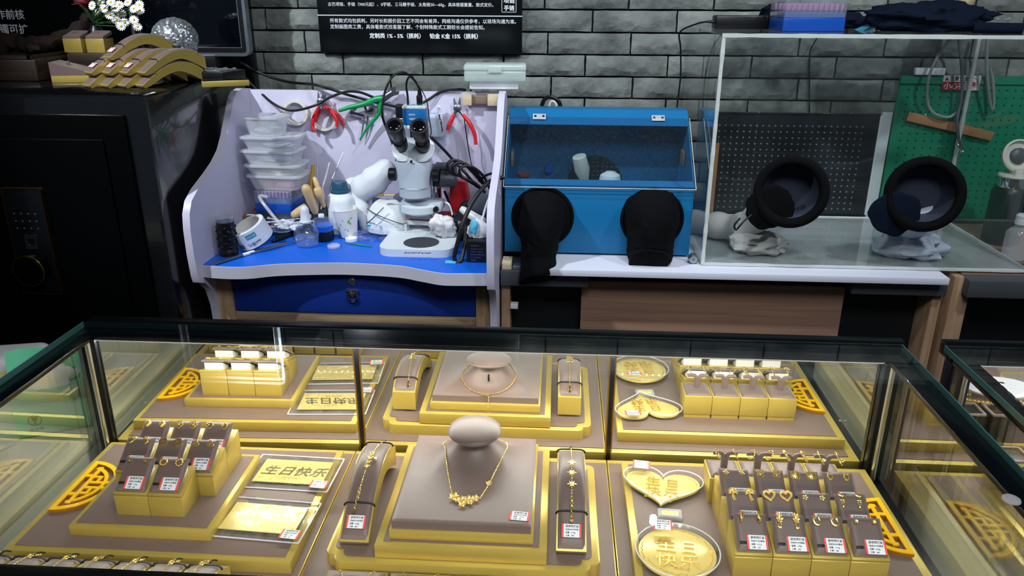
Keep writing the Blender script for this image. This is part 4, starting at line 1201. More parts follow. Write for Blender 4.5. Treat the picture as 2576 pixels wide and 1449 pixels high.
cable('black_lamp_cable', 'thick black cable dropping behind the focus block', [C(1118, 480, 2.16), C(1130, 510, 2.16), C(1142, 550, 2.15), C(1150, 585, 2.14)], .0040)
cable('plug_cable', 'black cable crossing from the coil to the blue box', [C(1205, 455, 2.10), C(1225, 440, 2.08), C(1250, 436, 2.06), C(1266, 448, 2.05)], .0036)
cable('hanging_wire', 'thin black wire hanging from the cutters down to the cables', [C(1168, 300, 2.20), C(1175, 350, 2.20), C(1183, 400, 2.20), C(1192, 440, 2.16)], .0016)
# ---- right end clutter
p = C(1152, 500, 2.17)
t = thing('red_tool_case', 'upright red plastic case behind the microscope', 'case', (p.x, 2.19, DZ))
part('case_body', G().add([(p.x - .024, 2.16, DZ), (p.x + .040, 2.16, DZ), (p.x + .024, 2.16, p.z + .050), (p.x - .020, 2.16, p.z + .056), (p.x - .024, 2.21, DZ), (p.x + .040, 2.21, DZ), (p.x + .024, 2.21, p.z + .046), (p.x - .020, 2.21, p.z + .052)],
    [(0, 1, 2, 3), (7, 6, 5, 4), (0, 4, 5, 1), (1, 5, 6, 2), (2, 6, 7, 3), (3, 7, 4, 0)]), 'red_case', t, world=True)
p = C(1118, 545, 2.14); single('pink_red_box', G().b2((p.x - .030, 2.12, DZ), (p.x + .034, 2.155, p.z + .014), bev=.006), 'red_box', 'dull red box lying at the foot of the microscope column', 'box')
p = C(1060, 552, 2.19); single('red_lamp_cap', G().turned((p.x - .02, 2.20, p.z), (p.x + .008, 2.18, p.z), [(0, .018), (.6, .019), (1, .012)], 20), 'pink', 'pinkish red round cap behind the chrome column', 'cap')
p = C(1115, 590, 2.02)
single('crumpled_tissue', G().lump((p.x, 2.02, DZ + .050), (.036, .024, .032), .42, 1.5, 31, 48, 30, flat=DZ + .0205), 'bag_white', 'crumpled white tissue lying on the microscope base', 'tissue', smooth=85)
a, b = onZ(1174, 660, DZ), onZ(1228, 663, DZ)
t = thing('black_carton', 'black printed carton standing at the right front of the bench top', 'box', ((a.x + BX1) / 2, a.y + .03, DZ))
zt = onY(1200, 608, a.y).z
part('carton_body', G().b2((a.x, a.y, DZ), (BX1 - .004, a.y + .07, zt), bev=.001), 'plastic_black', t, world=True)
g = G(); yy = zt - .013
for s, h in (('注意事项', .006), ('请妥善保管产品说明', .004), ('产品型号   规格参数', .004), ('使用前请仔细阅读说明', .004), ('生产日期见包装', .004), ('合格证', .005)):
    g.text(s, h * .9, frame_y(a.x + .010, a.y - .0005, yy)); yy -= .0075
part('lettering', g, 'silver_frame', t, 0, True)
p = C(1210, 560, 1.93)
single('blue_white_sachet', G().lump((p.x - .006, 1.915, zt + .020), (.028, .018, .028), .25, 1.3, 41, 36, 22, flat=zt + .001), 'plastic_white', 'white and blue sachet leaning on the black carton', 'sachet')
single('blue_sachet_band', G().lump((p.x - .014, 1.900, zt + .030), (.010, .008, .020), .3, 2, 42, 18, 12), 'aqua', 'light blue sachet in front of the white one on the carton', 'sachet')
p = C(1200, 535, 2.0)
single('ointment_tube', G().turned(C(1160, 525, 2.02), C(1215, 560, 1.99), [(0, .008), (.1, .010), (.9, .014), (1, .013)], 16), 'bag_white', 'white squeeze tube lying slanted above the sachets', 'tube')
p = C(1208, 510, 2.05)
single('power_adapter', G().box((0, 0, 0), (.055, .036, .052), Matrix.Translation(p) @ R3(.5, 'Y') @ R3(.3, 'Z'), .008), 'grey_plastic', 'dark grey power adapter hanging among the cables', 'adapter')
a = onZ(1125, 662, DZ); single('small_blue_packet', G().b2((a.x - .005, a.y - .006, DZ + .0002), (a.x + .022, a.y + .012, DZ + .004), bev=.001), 'aqua', 'small blue packet lying beside the hose at the bench edge', 'packet')
single('dark_tool_bag', G().lump((-.235, 2.08, DZ + .05), (.05, .06, .055), .25, 2.2, 51, 26, 16, flat=DZ + .001), 'plastic_black', 'dark tool bag behind the sachets on the bench', 'bag')

# ---- tools hung on the back panel
HY = BB - .004


def hung_plier(label, cx_, cy_, tip, lh, rh, steel='steel_dull', grip='red_grip', gr=.0052, cat='pliers', Y0=None):
    Y0 = HY - .012 if Y0 is None else Y0
    p = C(cx_, cy_, Y0); t = thing('pliers', label, cat, Matrix.Translation(p))
    for k, (tx, ty) in enumerate(tip):
        q = C(tx, ty, Y0); part('jaw', G().tube([p, p.lerp(q, .5) + Vector((.002 * (k * 2 - 1), 0, 0)), q], .0055, 8, taper=lambda s: 1.1 - .8 * s), steel, t, world=True)
    part('pivot', G().turned(p + Vector((0, .004, 0)), p + Vector((0, -.008, 0)), [(0, .011), (.8, .011), (1, .008)], 18), steel, t, world=True)
    for hd in (lh, rh):
        pts = [p] + [C(x, y, Y0 - .004 * i) for i, (x, y) in enumerate(hd)]
        part('handle', G().tube(pts[1:], gr, 10, sub=5, taper=lambda s: .85 + .25 * math.sin(PI * min(1, s * 1.2))), grip, t, world=True)
        part('shank', G().tube([p, pts[1], pts[1].lerp(pts[2], .15)], .0042, 8, sub=3), steel, t, world=True)
    return t


for k, (px, py, lab) in enumerate(((744, 283, 'white masking tape ring hanging behind the plastic tubs'), (815, 297, 'white tape ring hanging inside the red pliers'))):
    p = C(px, py, HY - .008 - .004 * k)
    t = thing('tape_ring', lab, 'tape', (p.x, p.y, p.z), 'tape rings hung on the bench back')
    part('tape', G().lathe([(.0300, -.006), (.0355, -.006), (.0355, .006), (.0300, .006), (.0300, -.006)], R3(PI / 2, 'X'), 36, cap=False), 'tape_face', t)
    part('core', G().lathe([(.0285, -.0065), (.0301, -.0065), (.0301, .0065), (.0285, .0065), (.0285, -.0065)], R3(PI / 2, 'X'), 36, cap=False), 'tape_core', t)
hung_plier('red handled needle nose pliers hanging in front of the tape ring', 808, 256, [(800, 235), (812, 232)], [(803, 268), (790, 295), (786, 318), (793, 330)], [(815, 265), (833, 280), (846, 300), (848, 320)], Y0=HY - .028)
hung_plier('second red handled pliers half hidden behind the tape ring', 812, 262, [(814, 238), (818, 236)], [(806, 275), (792, 305), (786, 327)], [(824, 270), (850, 290), (866, 316)], Y0=HY - .004)
hung_plier('red handled side cutters hanging at the right of the bench back', 1151, 272, [(1142, 247), (1157, 246)], [(1143, 288), (1133, 308), (1126, 328)], [(1164, 288), (1181, 310), (1194, 338), (1197, 364)], Y0=HY - .028, gr=.0058)
p = C(815, 240, HY); single('hanging_hook', G().tube([(p.x - .002, HY + .003, p.z + .012), (p.x - .002, HY - .04, p.z + .006), (p.x - .002, HY - .045, p.z + .014)], .0012, 6), 'steel', 'wire hook on the bench back holding the red pliers', 'hook')
# green locking pliers
Yg = HY - .02
t = thing('locking_pliers', 'green handled locking pliers hanging beside the microscope', 'pliers', Matrix.Translation(C(950, 255, Yg)))
part('upper_handle', G().tube([C(852, 279, Yg), C(880, 270, Yg), C(915, 262, Yg), C(945, 250, Yg), C(962, 248, Yg)], .0078, 10, sub=5, taper=lambda s: .6 + .75 * s), 'green_grip', t, world=True)
part('lower_handle', G().tube([C(905, 352, Yg), C(925, 320, Yg), C(950, 290, Yg), C(957, 268, Yg), C(962, 250, Yg)], .0055, 10, sub=5, taper=lambda s: .5 + .8 * min(1, s * 1.3)), 'green_grip', t, world=True)
part('jaw_head', G().tube([C(960, 252, Yg), C(975, 240, Yg), C(988, 232, Yg)], .0095, 10, sub=4), 'steel_dull', t, world=True)
part('jaw', G().prism([(-.012, -.010), (.010, -.012), (.016, -.004), (.006, -.002), (.010, .010), (-.006, .012)], -.004, .004, frame_y(*C(990, 230, Yg)) @ R3(.3, 'Z')), 'steel_dull', t, world=True)
part('adjusting_screw', G().cyl(C(886, 283, Yg), C(915, 291, Yg), .0036, n=10).cyl(C(882, 282, Yg), C(888, 284, Yg), .005, n=10), 'plastic_black', t, world=True)
part('pivot_bolt', G().turned(C(938, 268, Yg), C(938, 268, Yg - .014), [(0, .007), (1, .006)], 14), 'chrome', t, world=True)
t = thing('scissors', 'closed steel scissors pointing down below the green pliers', 'scissors', Matrix.Translation(C(920, 300, Yg + .01)))
for xa in (918, 926): part('blade', G().tube([C(xa, 292, Yg + .012), C(xa - 6, 325, Yg + .012), C(906, 356, Yg + .012)], .0034, 6, sub=3, taper=lambda s: 1 - .85 * s), 'steel', t, world=True)
part('finger_rings', G().torus((0, 0, 0), .011, .003, frame_y(*C(928, 270, Yg + .012)), 18, 8), 'plastic_black', t, world=True)
# clear pouch with white holder
p = C(1095, 300, HY - .012)
t = thing('white_holder', 'white plastic holder hanging in a clear pouch right of the camera', 'holder', (p.x, HY - .015, p.z))
part('holder_body', G().b2((-.030, -.008, -.048), (.022, .012, .014), bev=.005), 'plastic_bluewhite', t)
part('hook_arms', G().tube([(-.02, 0, .012), (-.024, -.004, .034), (-.015, -.004, .030)], .004, 8).tube([(.006, 0, .012), (.010, -.004, .036), (.018, -.004, .03)], .004, 8), 'plastic_bluewhite', t)
part('clear_pouch', G().b2((-.034, -.012, -.075), (.030, .014, .020), bev=.004), 'clear_cover', t)
part('chain_beads', G().tube([(.014, -.016, .016), (.020, -.018, -.01), (.022, -.018, -.03)], .003, 6), 'chrome', t)
cable('wall_cable', 'long black cable sagging from the monitor across the bench back', [C(615, 195, 2.28), C(650, 228, 2.25), C(690, 262, HY - .03), C(735, 278, HY - .05), C(790, 266, HY - .06), C(830, 245, HY - .045), C(870, 231, HY - .03), C(905, 232, HY - .02), C(940, 245, HY - .02)], .0036)
cable('upper_wall_cable', 'upper black cable crossing the brick and the bench back top', [C(605, 155, 2.36), C(650, 182, 2.36), C(720, 205, 2.32), C(800, 215, HY - .02), C(880, 240, HY - .012), C(960, 260, HY - .02), C(1030, 272, HY - .02), C(1075, 252, HY - .01), C(1110, 230, HY), C(1150, 225, HY - .002), C(1170, 226, 2.26)], .0038)
# box and carton on the corner of the bench
zt = 1.158
a, b = C(1178, 240, 2.235), C(1308, 232, 2.235)
t = thing('corner_shelf', 'pale wooden corner strip with block ends on top of the bench', 'shelf', (a.x + .05, 2.20, 1.13))
part('dark_strip', G().b2((a.x - .01, 2.215, 1.128), (BX1 - .002, 2.233, 1.152), bev=.001), 'walnut', t, world=True)
for (xa, xb) in ((a.x - .013, a.x + .012), (BX1 - .034, BX1 - .003)): part('block', G().b2((xa, 2.205, 1.125), (xb, 2.214, 1.156), bev=.001), 'bamboo', t, world=True)
zc0 = 1.169
zc1 = C(1245, 205, 2.21).z
t = thing('white_carton', 'plain white carton under the translucent case on the bench corner', 'box', T3((a.x + b.x) / 2, 2.245, zc0) @ R3(math.radians(3), 'Z'))
part('carton_body', G().b2((-.067, -.032, 0), (.067, .032, zc1 - zc0), bev=.001), 'paper_white', t)
a, b = C(1160, 205, 2.19), C(1325, 195, 2.19); ztc = C(1245, 165, 2.19).z
t = thing('translucent_case', 'translucent pale green plastic case on the white carton', 'case', T3((a.x + b.x) / 2, 2.245, zc1 + .0005) @ R3(math.radians(3), 'Z'))
hh = ztc - zc1
part('case_bottom', G().b2((-.084, -.048, 0), (.084, .048, hh * .64), bev=.004), 'milky_green', t)
part('case_lid', G().b2((-.085, -.049, hh * .65), (.085, .049, hh), bev=.004), 'milky_green', t)
part('clasp', G().b2((-.018, -.053, hh * .55), (.018, -.049, hh * .92), bev=.001), 'milky_green', t)


# ================================================================ desks on the right
TZ = 0.760
dk = thing('work_desk', 'brown office desk with dark slab top under the white board', 'desk', (.43, 2.1, 0))
part('top_slab', G().b2((-.143, 1.925, .700), (.086, 2.42, .7415), bev=.003), 'slab_dark', dk, world=True)
part('top_slab', G().b2((.755, 1.925, .700), (.992, 2.42, .7415), bev=.003), 'slab_dark', dk, world=True)
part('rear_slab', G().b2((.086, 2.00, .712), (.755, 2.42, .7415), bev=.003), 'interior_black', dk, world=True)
for x0, x1 in ((-.1425, -.119), (.968, .991)): part('side_panel', G().b2((x0, 1.945, 0), (x1, 2.42, .699), bev=.002), 'desk_side_wood', dk, world=True)
part('front_panel', G().b2((.070, 1.975, 0), (.758, 1.993, .700), bev=.002), 'desk_wood', dk, world=True)
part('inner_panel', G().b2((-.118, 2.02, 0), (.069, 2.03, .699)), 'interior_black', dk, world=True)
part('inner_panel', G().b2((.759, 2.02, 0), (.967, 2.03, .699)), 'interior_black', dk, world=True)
single('white_board', G().b2((-.035, 1.892, .7425), (.975, 2.40, TZ), bev=.0015), 'board_white', 'long white laminated board laid over the desk top', 'board')
d2 = thing('side_desk', 'second brown desk with a dark slab top at the right edge', 'desk', (1.3, 2.1, 0))
part('top_slab', G().b2((1.030, 1.905, .705), (1.78, 2.42, .752), bev=.004), 'slab_dark', d2, world=True)
part('side_panel', G().b2((1.006, 1.93, 0), (1.030, 2.42, .752), bev=.002), 'desk_side_wood', d2, world=True)
part('side_panel', G().b2((1.030, 1.935, 0), (1.052, 2.42, .704), bev=.002), 'desk_side_wood', d2, world=True)
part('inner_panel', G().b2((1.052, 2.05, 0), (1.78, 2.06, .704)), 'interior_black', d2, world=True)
part('top_veneer', G().b2((1.030, 1.95, .752), (1.78, 2.42, .7565)), 'desk_wood', d2, world=True)
a = onY(1263, 655, 1.96)
single('cream_block', G().b2((-.140, 1.935, .7418), (-.115, 1.985, .762), bev=.001), 'bamboo', 'small cream wooden block on the desk corner by the bench', 'block')
single('grey_foil_packet', G().b2((-.112, 1.935, .7418), (-.070, 1.975, .752), bev=.002), 'silver_frame', 'small grey foil packet beside the cream block', 'packet')
p = onY(1280, 774, 1.94); single('white_wall_plug', G().b2((-.1188, 1.95, p.z - .008), (-.098, 1.972, p.z + .006), bev=.002), 'plastic_white', 'small white clip on the inside of the desk leg', 'clip')
p = onZ(1737, 655, TZ)
t = thing('solder_reel', 'small grey reel with a brass core on the white board', 'reel', (.356, p.y - .02, TZ + .0125))
part('reel_body', G().turned((0, -.012, 0), (0, .012, 0), [(0, .010), (.15, .0125), (.85, .0125), (1, .010)], 22), 'silver_frame', t); part('brass_core', G().turned((0, -.0135, 0), (0, .013, 0), [(0, .0035), (1, .0035)], 14), 'brass', t)

# ================================================================ blue sandblasting box
bb = thing('sandblasting_box', 'blue metal sandblasting box with sloping clear window and two black sleeves', 'sandblaster', (.107, 2.15, TZ))
X0, X1, BZ = -.138, .352, .7655
FY, FZ, UY, UZ, KY = 2.014, .951, 2.205, 1.098, 2.30
sp = [(FY, BZ), (FY, FZ), (UY, UZ), (UY + .022, 1.114), (KY, 1.114), (KY, BZ)]
for x in (X0, X1 - .003): part('side_panel', G().prism(sp, 0, .003, T3(x) @ MX), 'blue_paint', bb, world=True)
part('front_panel', G().b2((X0 + .003, FY, BZ), (X1 - .003, FY + .003, FZ), bev=.001), 'blue_paint', bb, world=True)
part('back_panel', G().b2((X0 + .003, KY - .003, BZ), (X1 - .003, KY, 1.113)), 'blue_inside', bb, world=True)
part('top_panel', G().b2((X0 + .003, UY + .02, 1.111), (X1 - .003, KY - .003, 1.114)), 'blue_paint', bb, world=True)
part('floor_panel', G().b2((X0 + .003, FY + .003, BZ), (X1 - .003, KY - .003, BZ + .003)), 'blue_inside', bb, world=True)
sl = math.atan2(UZ - FZ, UY - FY); LS = math.hypot(UZ - FZ, UY - FY)
MS = T3((X0 + X1) / 2, FY, FZ) @ R3(sl, 'X')            # local: x across, y up the slope, z out of the slope
part('upper_strip', G().b2((-.245, LS - .030, -.002), (.245, LS + .028, .0005), MS), 'blue_paint', bb, world=True)
part('lower_strip', G().b2((-.244, -.002, -.002), (.244, .018, .0005), MS), 'blue_paint', bb, world=True)
wn = part('window', G().b2((-.247, -.012, .0010), (.247, LS - .004, .0045), MS), 'scratched_acrylic', bb, world=True)
part('window_edge', G().b2((-.247, -.0135, .001), (.247, -.012, .005), MS).b2((-.2485, -.012, .001), (-.247, LS - .004, .0046), MS).b2((.247, -.012, .001), (.2485, LS - .004, .0046), MS), 'acrylic_edge', wn, world=True)
for px in (1357, 1655):
    x = onY(px, 296, UY).x - (X0 + X1) / 2
    hg = part('hinge', G().b2((x - .018, LS - .016, .0046), (x + .018, LS + .004, .0065), MS, .0005), 'hinge_metal', bb, world=True)
    g = G()
    for dx in (-.011, .011): g.lathe([(.004, .0065), (.0035, .008)], MS @ T3(x + dx, LS - .006, 0), 12)
    part('screw', g, 'steel', hg, world=True)
for x in (X0 + .03, X1 - .03):
    for y in (FY + .03, KY - .03): part('foot', G().lathe([(.012, TZ + .0002), (.012, BZ)], T3(x, y, 0), 14), 'rubber_black', bb, world=True)
# inside: dark half round opening, cup and nozzle, round vent
yb = KY - .0035
a, b = onY(1427, 455, 2.28), onY(1566, 455, 2.28)
half = [((a.x + b.x) / 2 + (b.x - a.x) / 2 * math.cos(t_), a.z - .012 + .085 * math.sin(t_)) for t_ in [PI * k / 20 for k in range(21)]]
part('rear_opening', G().prism(half, 0, .002, T3(0, yb, 0) @ R3(PI / 2, 'X')), 'interior_black', bb, world=True)
g = G()
for k in range(8):
    for j in range(4): g.lathe([(.0018, 0), (.0016, .001)], frame_y(a.x + .05 + k * .013, yb - .002, a.z + .015 + j * .013), 6)
part('opening_dots', g, 'peg_dot', bb, world=True)
p = onY(1465, 420, 2.24); part('nozzle', G().turned((p.x + .01, 2.26, p.z - .05), (p.x - .01, 2.24, p.z + .03), [(0, .010), (.5, .022), (1, .020)], 18), 'tape_core', bb, world=True)
p = onY(1535, 440, 2.22); part('cup', G().lathe([(.030, -.06), (.032, -.02), (.028, .0), (.012, .010)], T3(p.x, 2.22, p.z), 24), 'plastic_white', bb, world=True)
p = onY(1381, 425, 2.285); part('blue_button', G().turned((p.x, KY - .004, p.z), (p.x, KY - .02, p.z), [(0, .014), (1, .012)], 20), 'burr_blue', bb, world=True)
p = onY(1317, 440, 2.2); part('red_bowl', G().lathe([(.010, 0), (.020, .008), (.021, .014)], T3(p.x, 2.2, p.z - .01), 20), 'red_box', bb, world=True)
p = onY(1647, 336, 2.28); part('round_vent', G().turned((p.x, KY - .004, p.z), (p.x, KY - .010, p.z), [(0, .026), (1, .025)], 28), 'grey_plastic', bb, world=True)
for px, py in ((1717, 395), (1290, 395)): p = onY(px, py, 2.2); part('side_bracket', G().b2((p.x - .004, 2.17, p.z - .02), (p.x + .004, 2.22, p.z + .02), bev=.002), 'walnut', bb, world=True)


# sleeves: ring on the panel and a drooping black cuff
def sleeve(parent, cx_, cz_, R, pts, taper, seed):
    part('port_ring', G().torus((0, 0, 0), R, .0055, frame_y(cx_, FY - .003, cz_), 40, 10), 'cloth_black', parent, world=True)
    part('port_cloth', G().lathe([(R, 0), (R * .9, .010), (R * .55, .016), (.001, .016)], frame_y(cx_, FY, cz_), 36), 'cloth_black', parent, world=True)
    g = G().tube(pts, 1.0, 28, sub=8, taper=taper)
    vs = []
    for v in g.v:
        d = Vector(v); k = .013 * noise.noise(Vector((d.x * 45 + seed, d.y * 30, d.z * 7))) + .005 * noise.noise(Vector((d.x * 90, d.y * 60, d.z * 25 + seed)))
        vs.append((d.x + k, d.y + k * .6, d.z))
    g.v = vs; part('sleeve', g, 'cloth_black', parent, 60, world=True)
    return g


c = onY(1365, 545, FY)
sleeve(bb, c.x, c.z, .0775, [(c.x - .002, FY - .004, c.z + .030), (c.x - .004, FY - .040, c.z + .005), (c.x - .008, FY - .062, c.z - .045), (c.x - .010, FY - .075, c.z - .095), (c.x - .012, FY - .100, c.z - .128), (c.x - .010, FY - .108, c.z - .140)], lambda s: .058 - .016 * s + .004 * math.sin(s * 9), 3)
c = onY(1640, 550, FY)
sleeve(bb, c.x, c.z, .0775, [(c.x, FY - .004, c.z + .035), (c.x - .002, FY - .035, c.z + .010), (c.x - .006, FY - .050, c.z - .035), (c.x - .008, FY - .062, c.z - .075), (c.x - .010, FY - .085, c.z - .092)], lambda s: .066 - .022 * s ** 2.2 + .003 * math.sin(s * 8), 9)
p = onY(1385, 272, 2.33)
single('cable_bundle', G().tube([(p.x - .03, 2.335, 1.09), (p.x - .02, 2.335, 1.125), (p.x, 2.335, 1.135), (p.x + .025, 2.335, 1.12), (p.x + .03, 2.335, 1.09)], .006, 8, sub=5), 'rubber_black', 'black cable bundle looping behind the blue box', 'cable')
single('white_cable_end', G().tube([(p.x - .01, 2.325, 1.09), (p.x, 2.325, 1.122), (p.x + .014, 2.325, 1.118), (p.x + .018, 2.325, 1.09)], .004, 8, sub=5), 'plastic_white', 'white cable end behind the blue box', 'cable')

# ================================================================ pegboards on the wall
PY_ = 2.450
a, b = onY(1795, 285, PY_), onY(2216, 285, PY_); zlo = onY(2172, 540, PY_).z
t = thing('black_pegboard', 'black perforated pegboard behind the clear glove box', 'pegboard', ((a.x + b.x) / 2, PY_, zlo))
part('board', G().b2((a.x, PY_, zlo), (b.x, PY_ + .006, a.z)), 'peg_black', t, world=True)
g = G()
for i in range(24):
    for j in range(15): g.lathe([(.0027, 0), (.0027, .0006)], frame_y(a.x + .022 + i * .0185, PY_, a.z - .035 - j * .0182), 6)
o = part('peg_holes', g, 'peg_dot', t, 0, True); o['kind'] = 'stuff'
part('white_edge', G().b2((b.x, PY_ - .004, zlo), (b.x + .012, PY_ + .006, a.z), bev=.001), 'plastic_white', t, world=True)
part('top_rail', G().b2((a.x, PY_ - .004, a.z), (b.x, PY_ + .006, a.z + .004)), 'interior_black', t, world=True)
part('wood_strip', G().b2((a.x + .012, PY_ - .003, zlo), (a.x + .026, PY_ - .0002, a.z - .09)), 'plywood', t, world=True)
a, b = onY(2266, 190, PY_), onY(2190, 545, PY_)
single('white_post', G().b2((a.x - .035, PY_ - .006, b.z), (a.x - .006, PY_ + .006, onY(2240, 282, PY_).z), bev=.001), 'scope_white', 'grey white strip between the two pegboards', 'strip')
t = thing('green_pegboard', 'green perforated pegboard at the right behind the glove box', 'pegboard', (1.25, PY_, b.z))
part('board', G().b2((a.x, PY_, b.z), (1.70, PY_ + .006, a.z)), 'peg_green', t, world=True)
part('top_rail', G().b2((a.x, PY_ - .006, a.z - .022), (1.70, PY_, a.z)), 'peg_green', t, world=True)
g = G()
for i in range(30):
    for j in range(18): g.lathe([(.0028, 0), (.0028, .0005)], frame_y(a.x + .03 + i * .0235, PY_, a.z - .040 - j * .0215), 6)
o = part('peg_holes', g, 'peg_hole', t, 0, True); o['kind'] = 'stuff'
p, q = onY(2365, 226, PY_), onY(2466, 190, PY_)
t = thing('warning_label', 'white and red warning label on the green pegboard', 'label', ((p.x + q.x) / 2, PY_ - .007, p.z))
part('paper', G().b2((p.x, PY_ - .0074, p.z), (q.x, PY_ - .0062, q.z)), 'label_white', t, world=True)
xm = p.x + (q.x - p.x) * .60
part('red_band', G().b2((p.x, PY_ - .0080, p.z), (xm, PY_ - .0074, p.z + (q.z - p.z) * .58)), 'label_red', t, 0, True)
g = G().text('小心有电', .0205, frame_y(p.x + .004, PY_ - .0084, p.z + .005), bold=.02); part('white_lettering', g, 'label_white', t, 0, True)
g = G().text('注意安全', .0135, frame_y(p.x + .018, PY_ - .0079, p.z + (q.z - p.z) * .68), bold=.02); part('dark_lettering', g, 'ink', t, 0, True)
part('warning_triangle', G().prism([(-.006, 0), (.006, 0), (0, .011)], 0, .0006, frame_y(p.x + .010, PY_ - .0074, p.z + (q.z - p.z) * .66)), 'label_red', t, 0, True)
part('round_mark', G().ring(rrect(.030, .030, .0149, 6), rrect(.0275, .0275, .0137, 6), 0, .0006, frame_y((xm + q.x) / 2, PY_ - .0074, (p.z + q.z) / 2)).lump(((xm + q.x) / 2 + .003, PY_ - .0078, (p.z + q.z) / 2 - .003), (.007, .0005, .006), .3, 3, 2, 14, 8), 'label_red', t, world=True)
a, b = onY(2283, 292, PY_ - .012), onY(2496, 343, PY_ - .012)
single('wooden_slat', G().box((0, 0, 0), ((b - a).length, .008, .026), Matrix.Translation((a + b) / 2) @ R3(-math.atan2(b.z - a.z, b.x - a.x), 'Y'), .001), 'plywood', 'brown wooden slat hung aslant on the green pegboard', 'stick')  # flat wooden slat hung on the board
p = onY(2336, 180, PY_); single('white_wall_socket', G().b2((p.x - .045, PY_ - .012, a.z - .0 + .0), (p.x + .045, PY_ + .004, a.z + .012)) if False else G().b2((p.x - .043, PY_ - .014, onY(2336, 188, PY_).z), (p.x + .043, PY_ + .004, onY(2336, 170, PY_).z), bev=.003), 'plastic_white', 'white plastic bracket on top of the green pegboard', 'bracket')
cable('grey_air_hose', 'grey air hose hanging in a loop left of the wooden slat', [C(2392, 95, 2.40), C(2360, 140, 2.40), C(2338, 190, 2.40), C(2332, 230, 2.41), C(2335, 262, 2.42), C(2350, 285, 2.42), C(2385, 295, 2.42), C(2410, 280, 2.42)], .0042, 'hose_grey')
cable('dark_air_hose', 'dark air hose with metal end hanging beside the box corner', [C(2412, 95, 2.41), C(2420, 180, 2.41), C(2418, 250, 2.41), C(2408, 300, 2.40), C(2412, 350, 2.39), C(2422, 378, 2.38)], .0045, 'grey_plastic')
cable('clear_air_hose', 'pale clear hose hanging at the right of the box corner', [C(2484, 95, 2.41), C(2482, 150, 2.41), C(2485, 210, 2.41), C(2493, 270, 2.42), C(2500, 265, 2.42), C(2497, 200, 2.42), C(2490, 172, 2.42)], .0045, 'hose_grey')
p, q = C(2408, 360, 2.395), C(2422, 383, 2.38); single('metal_nozzle', G().turned(p, q, [(0, .004), (.7, .006), (1, .005)], 12), 'chrome', 'small chrome nozzle at the end of the dark hose', 'nozzle')
cable('black_wall_wire', 'black wire hanging down the brick inside the glove box', [C(2055, 96, 2.445), C(2038, 130, 2.445), C(2036, 180, 2.445), C(2036, 240, 2.445), C(2036, 284, 2.445)], .0022)

# ================================================================ clear acrylic glove box
AX0, AX1, AY0, AY1, AZ0, AZ1 = .374, 1.196, 1.952, 2.438, .7605, 1.330
ab = thing('acrylic_glove_box', 'large clear acrylic glove box with two black cuffs on the white board', 'glove box', ((AX0 + AX1) / 2, (AY0 + AY1) / 2, AZ0))
th = .005
part('floor_sheet', G().b2((AX0, AY0 + th, AZ0), (AX1, AY1 - th, AZ0 + th)), 'acrylic_floor', ab, world=True)
part('top_sheet', G().b2((AX0, AY0 + th, AZ1 - th), (AX1, AY1 - th, AZ1)), 'acrylic', ab, world=True)
part('left_sheet', G().b2((AX0, AY0 + th, AZ0 + th), (AX0 + th, AY1 - th, AZ1 - th)), 'acrylic', ab, world=True)
part('right_sheet', G().b2((AX1 - th, AY0 + th, AZ0 + th), (AX1, AY1 - th, AZ1 - th)), 'acrylic', ab, world=True)
part('back_sheet', G().b2((AX0, AY1 - th, AZ0), (AX1, AY1, AZ1)), 'acrylic', ab, world=True)
CF = [(onY(1985, 482, AY0), .080), (onY(2312, 488, AY0), .083)]
# front sheet with two round openings: strips and corner pieces round each hole
nseg = 32
g = G()
xs_ = [AX0, CF[0][0].x - .095, CF[0][0].x + .095, CF[1][0].x - .095, CF[1][0].x + .095, AX1]
for i in (0, 2, 4): g.b2((xs_[i], AY0, AZ0), (xs_[i + 1], AY0 + th, AZ1))
for (c, r) in CF:
    sq = []
    for k in range(nseg):
        a_ = 2 * PI * k / nseg; ca, sa = math.cos(a_), math.sin(a_); m_ = .095 / max(abs(ca), abs(sa)); sq.append((m_ * ca, m_ * sa))
    g.ring(sq, [(r * math.cos(2 * PI * k / nseg), r * math.sin(2 * PI * k / nseg)) for k in range(nseg)], -th, 0, frame_y(c.x, AY0, c.z))
    g.b2((c.x - .095, AY0, AZ0), (c.x + .095, AY0 + th, c.z - .095)); g.b2((c.x - .095, AY0, c.z + .095), (c.x + .095, AY0 + th, AZ1))
part('front_sheet', g, 'acrylic', ab, 0, True)


def glue(p, q, w_, seed):
    p, q = Vector(p), Vector(q); n = 26; vs = []; fs = []
    d = (q - p); up = Vector((0, 0, 1)) if abs(d.normalized().z) < .5 else Vector((1, 0, 0)); s = d.cross(up).normalized(); u = s.cross(d).normalized()
    for i in range(n + 1):
        c = p + d * (i / n); k = w_ * (1 + .35 * noise.noise(Vector((i * .9, seed, 0))))
        for a_, b_ in ((-1, -1), (1, -1), (1, 1), (-1, 1)): vs.append(c + s * (a_ * k / 2) + u * (b_ * k / 2))
    for i in range(n):
        for j in range(4): fs.append((i * 4 + j, i * 4 + (j + 1) % 4, i * 4 + 4 + (j + 1) % 4, i * 4 + 4 + j))
    fs += [(3, 2, 1, 0), (n * 4, n * 4 + 1, n * 4 + 2, n * 4 + 3)]
    return G().add(vs, fs)


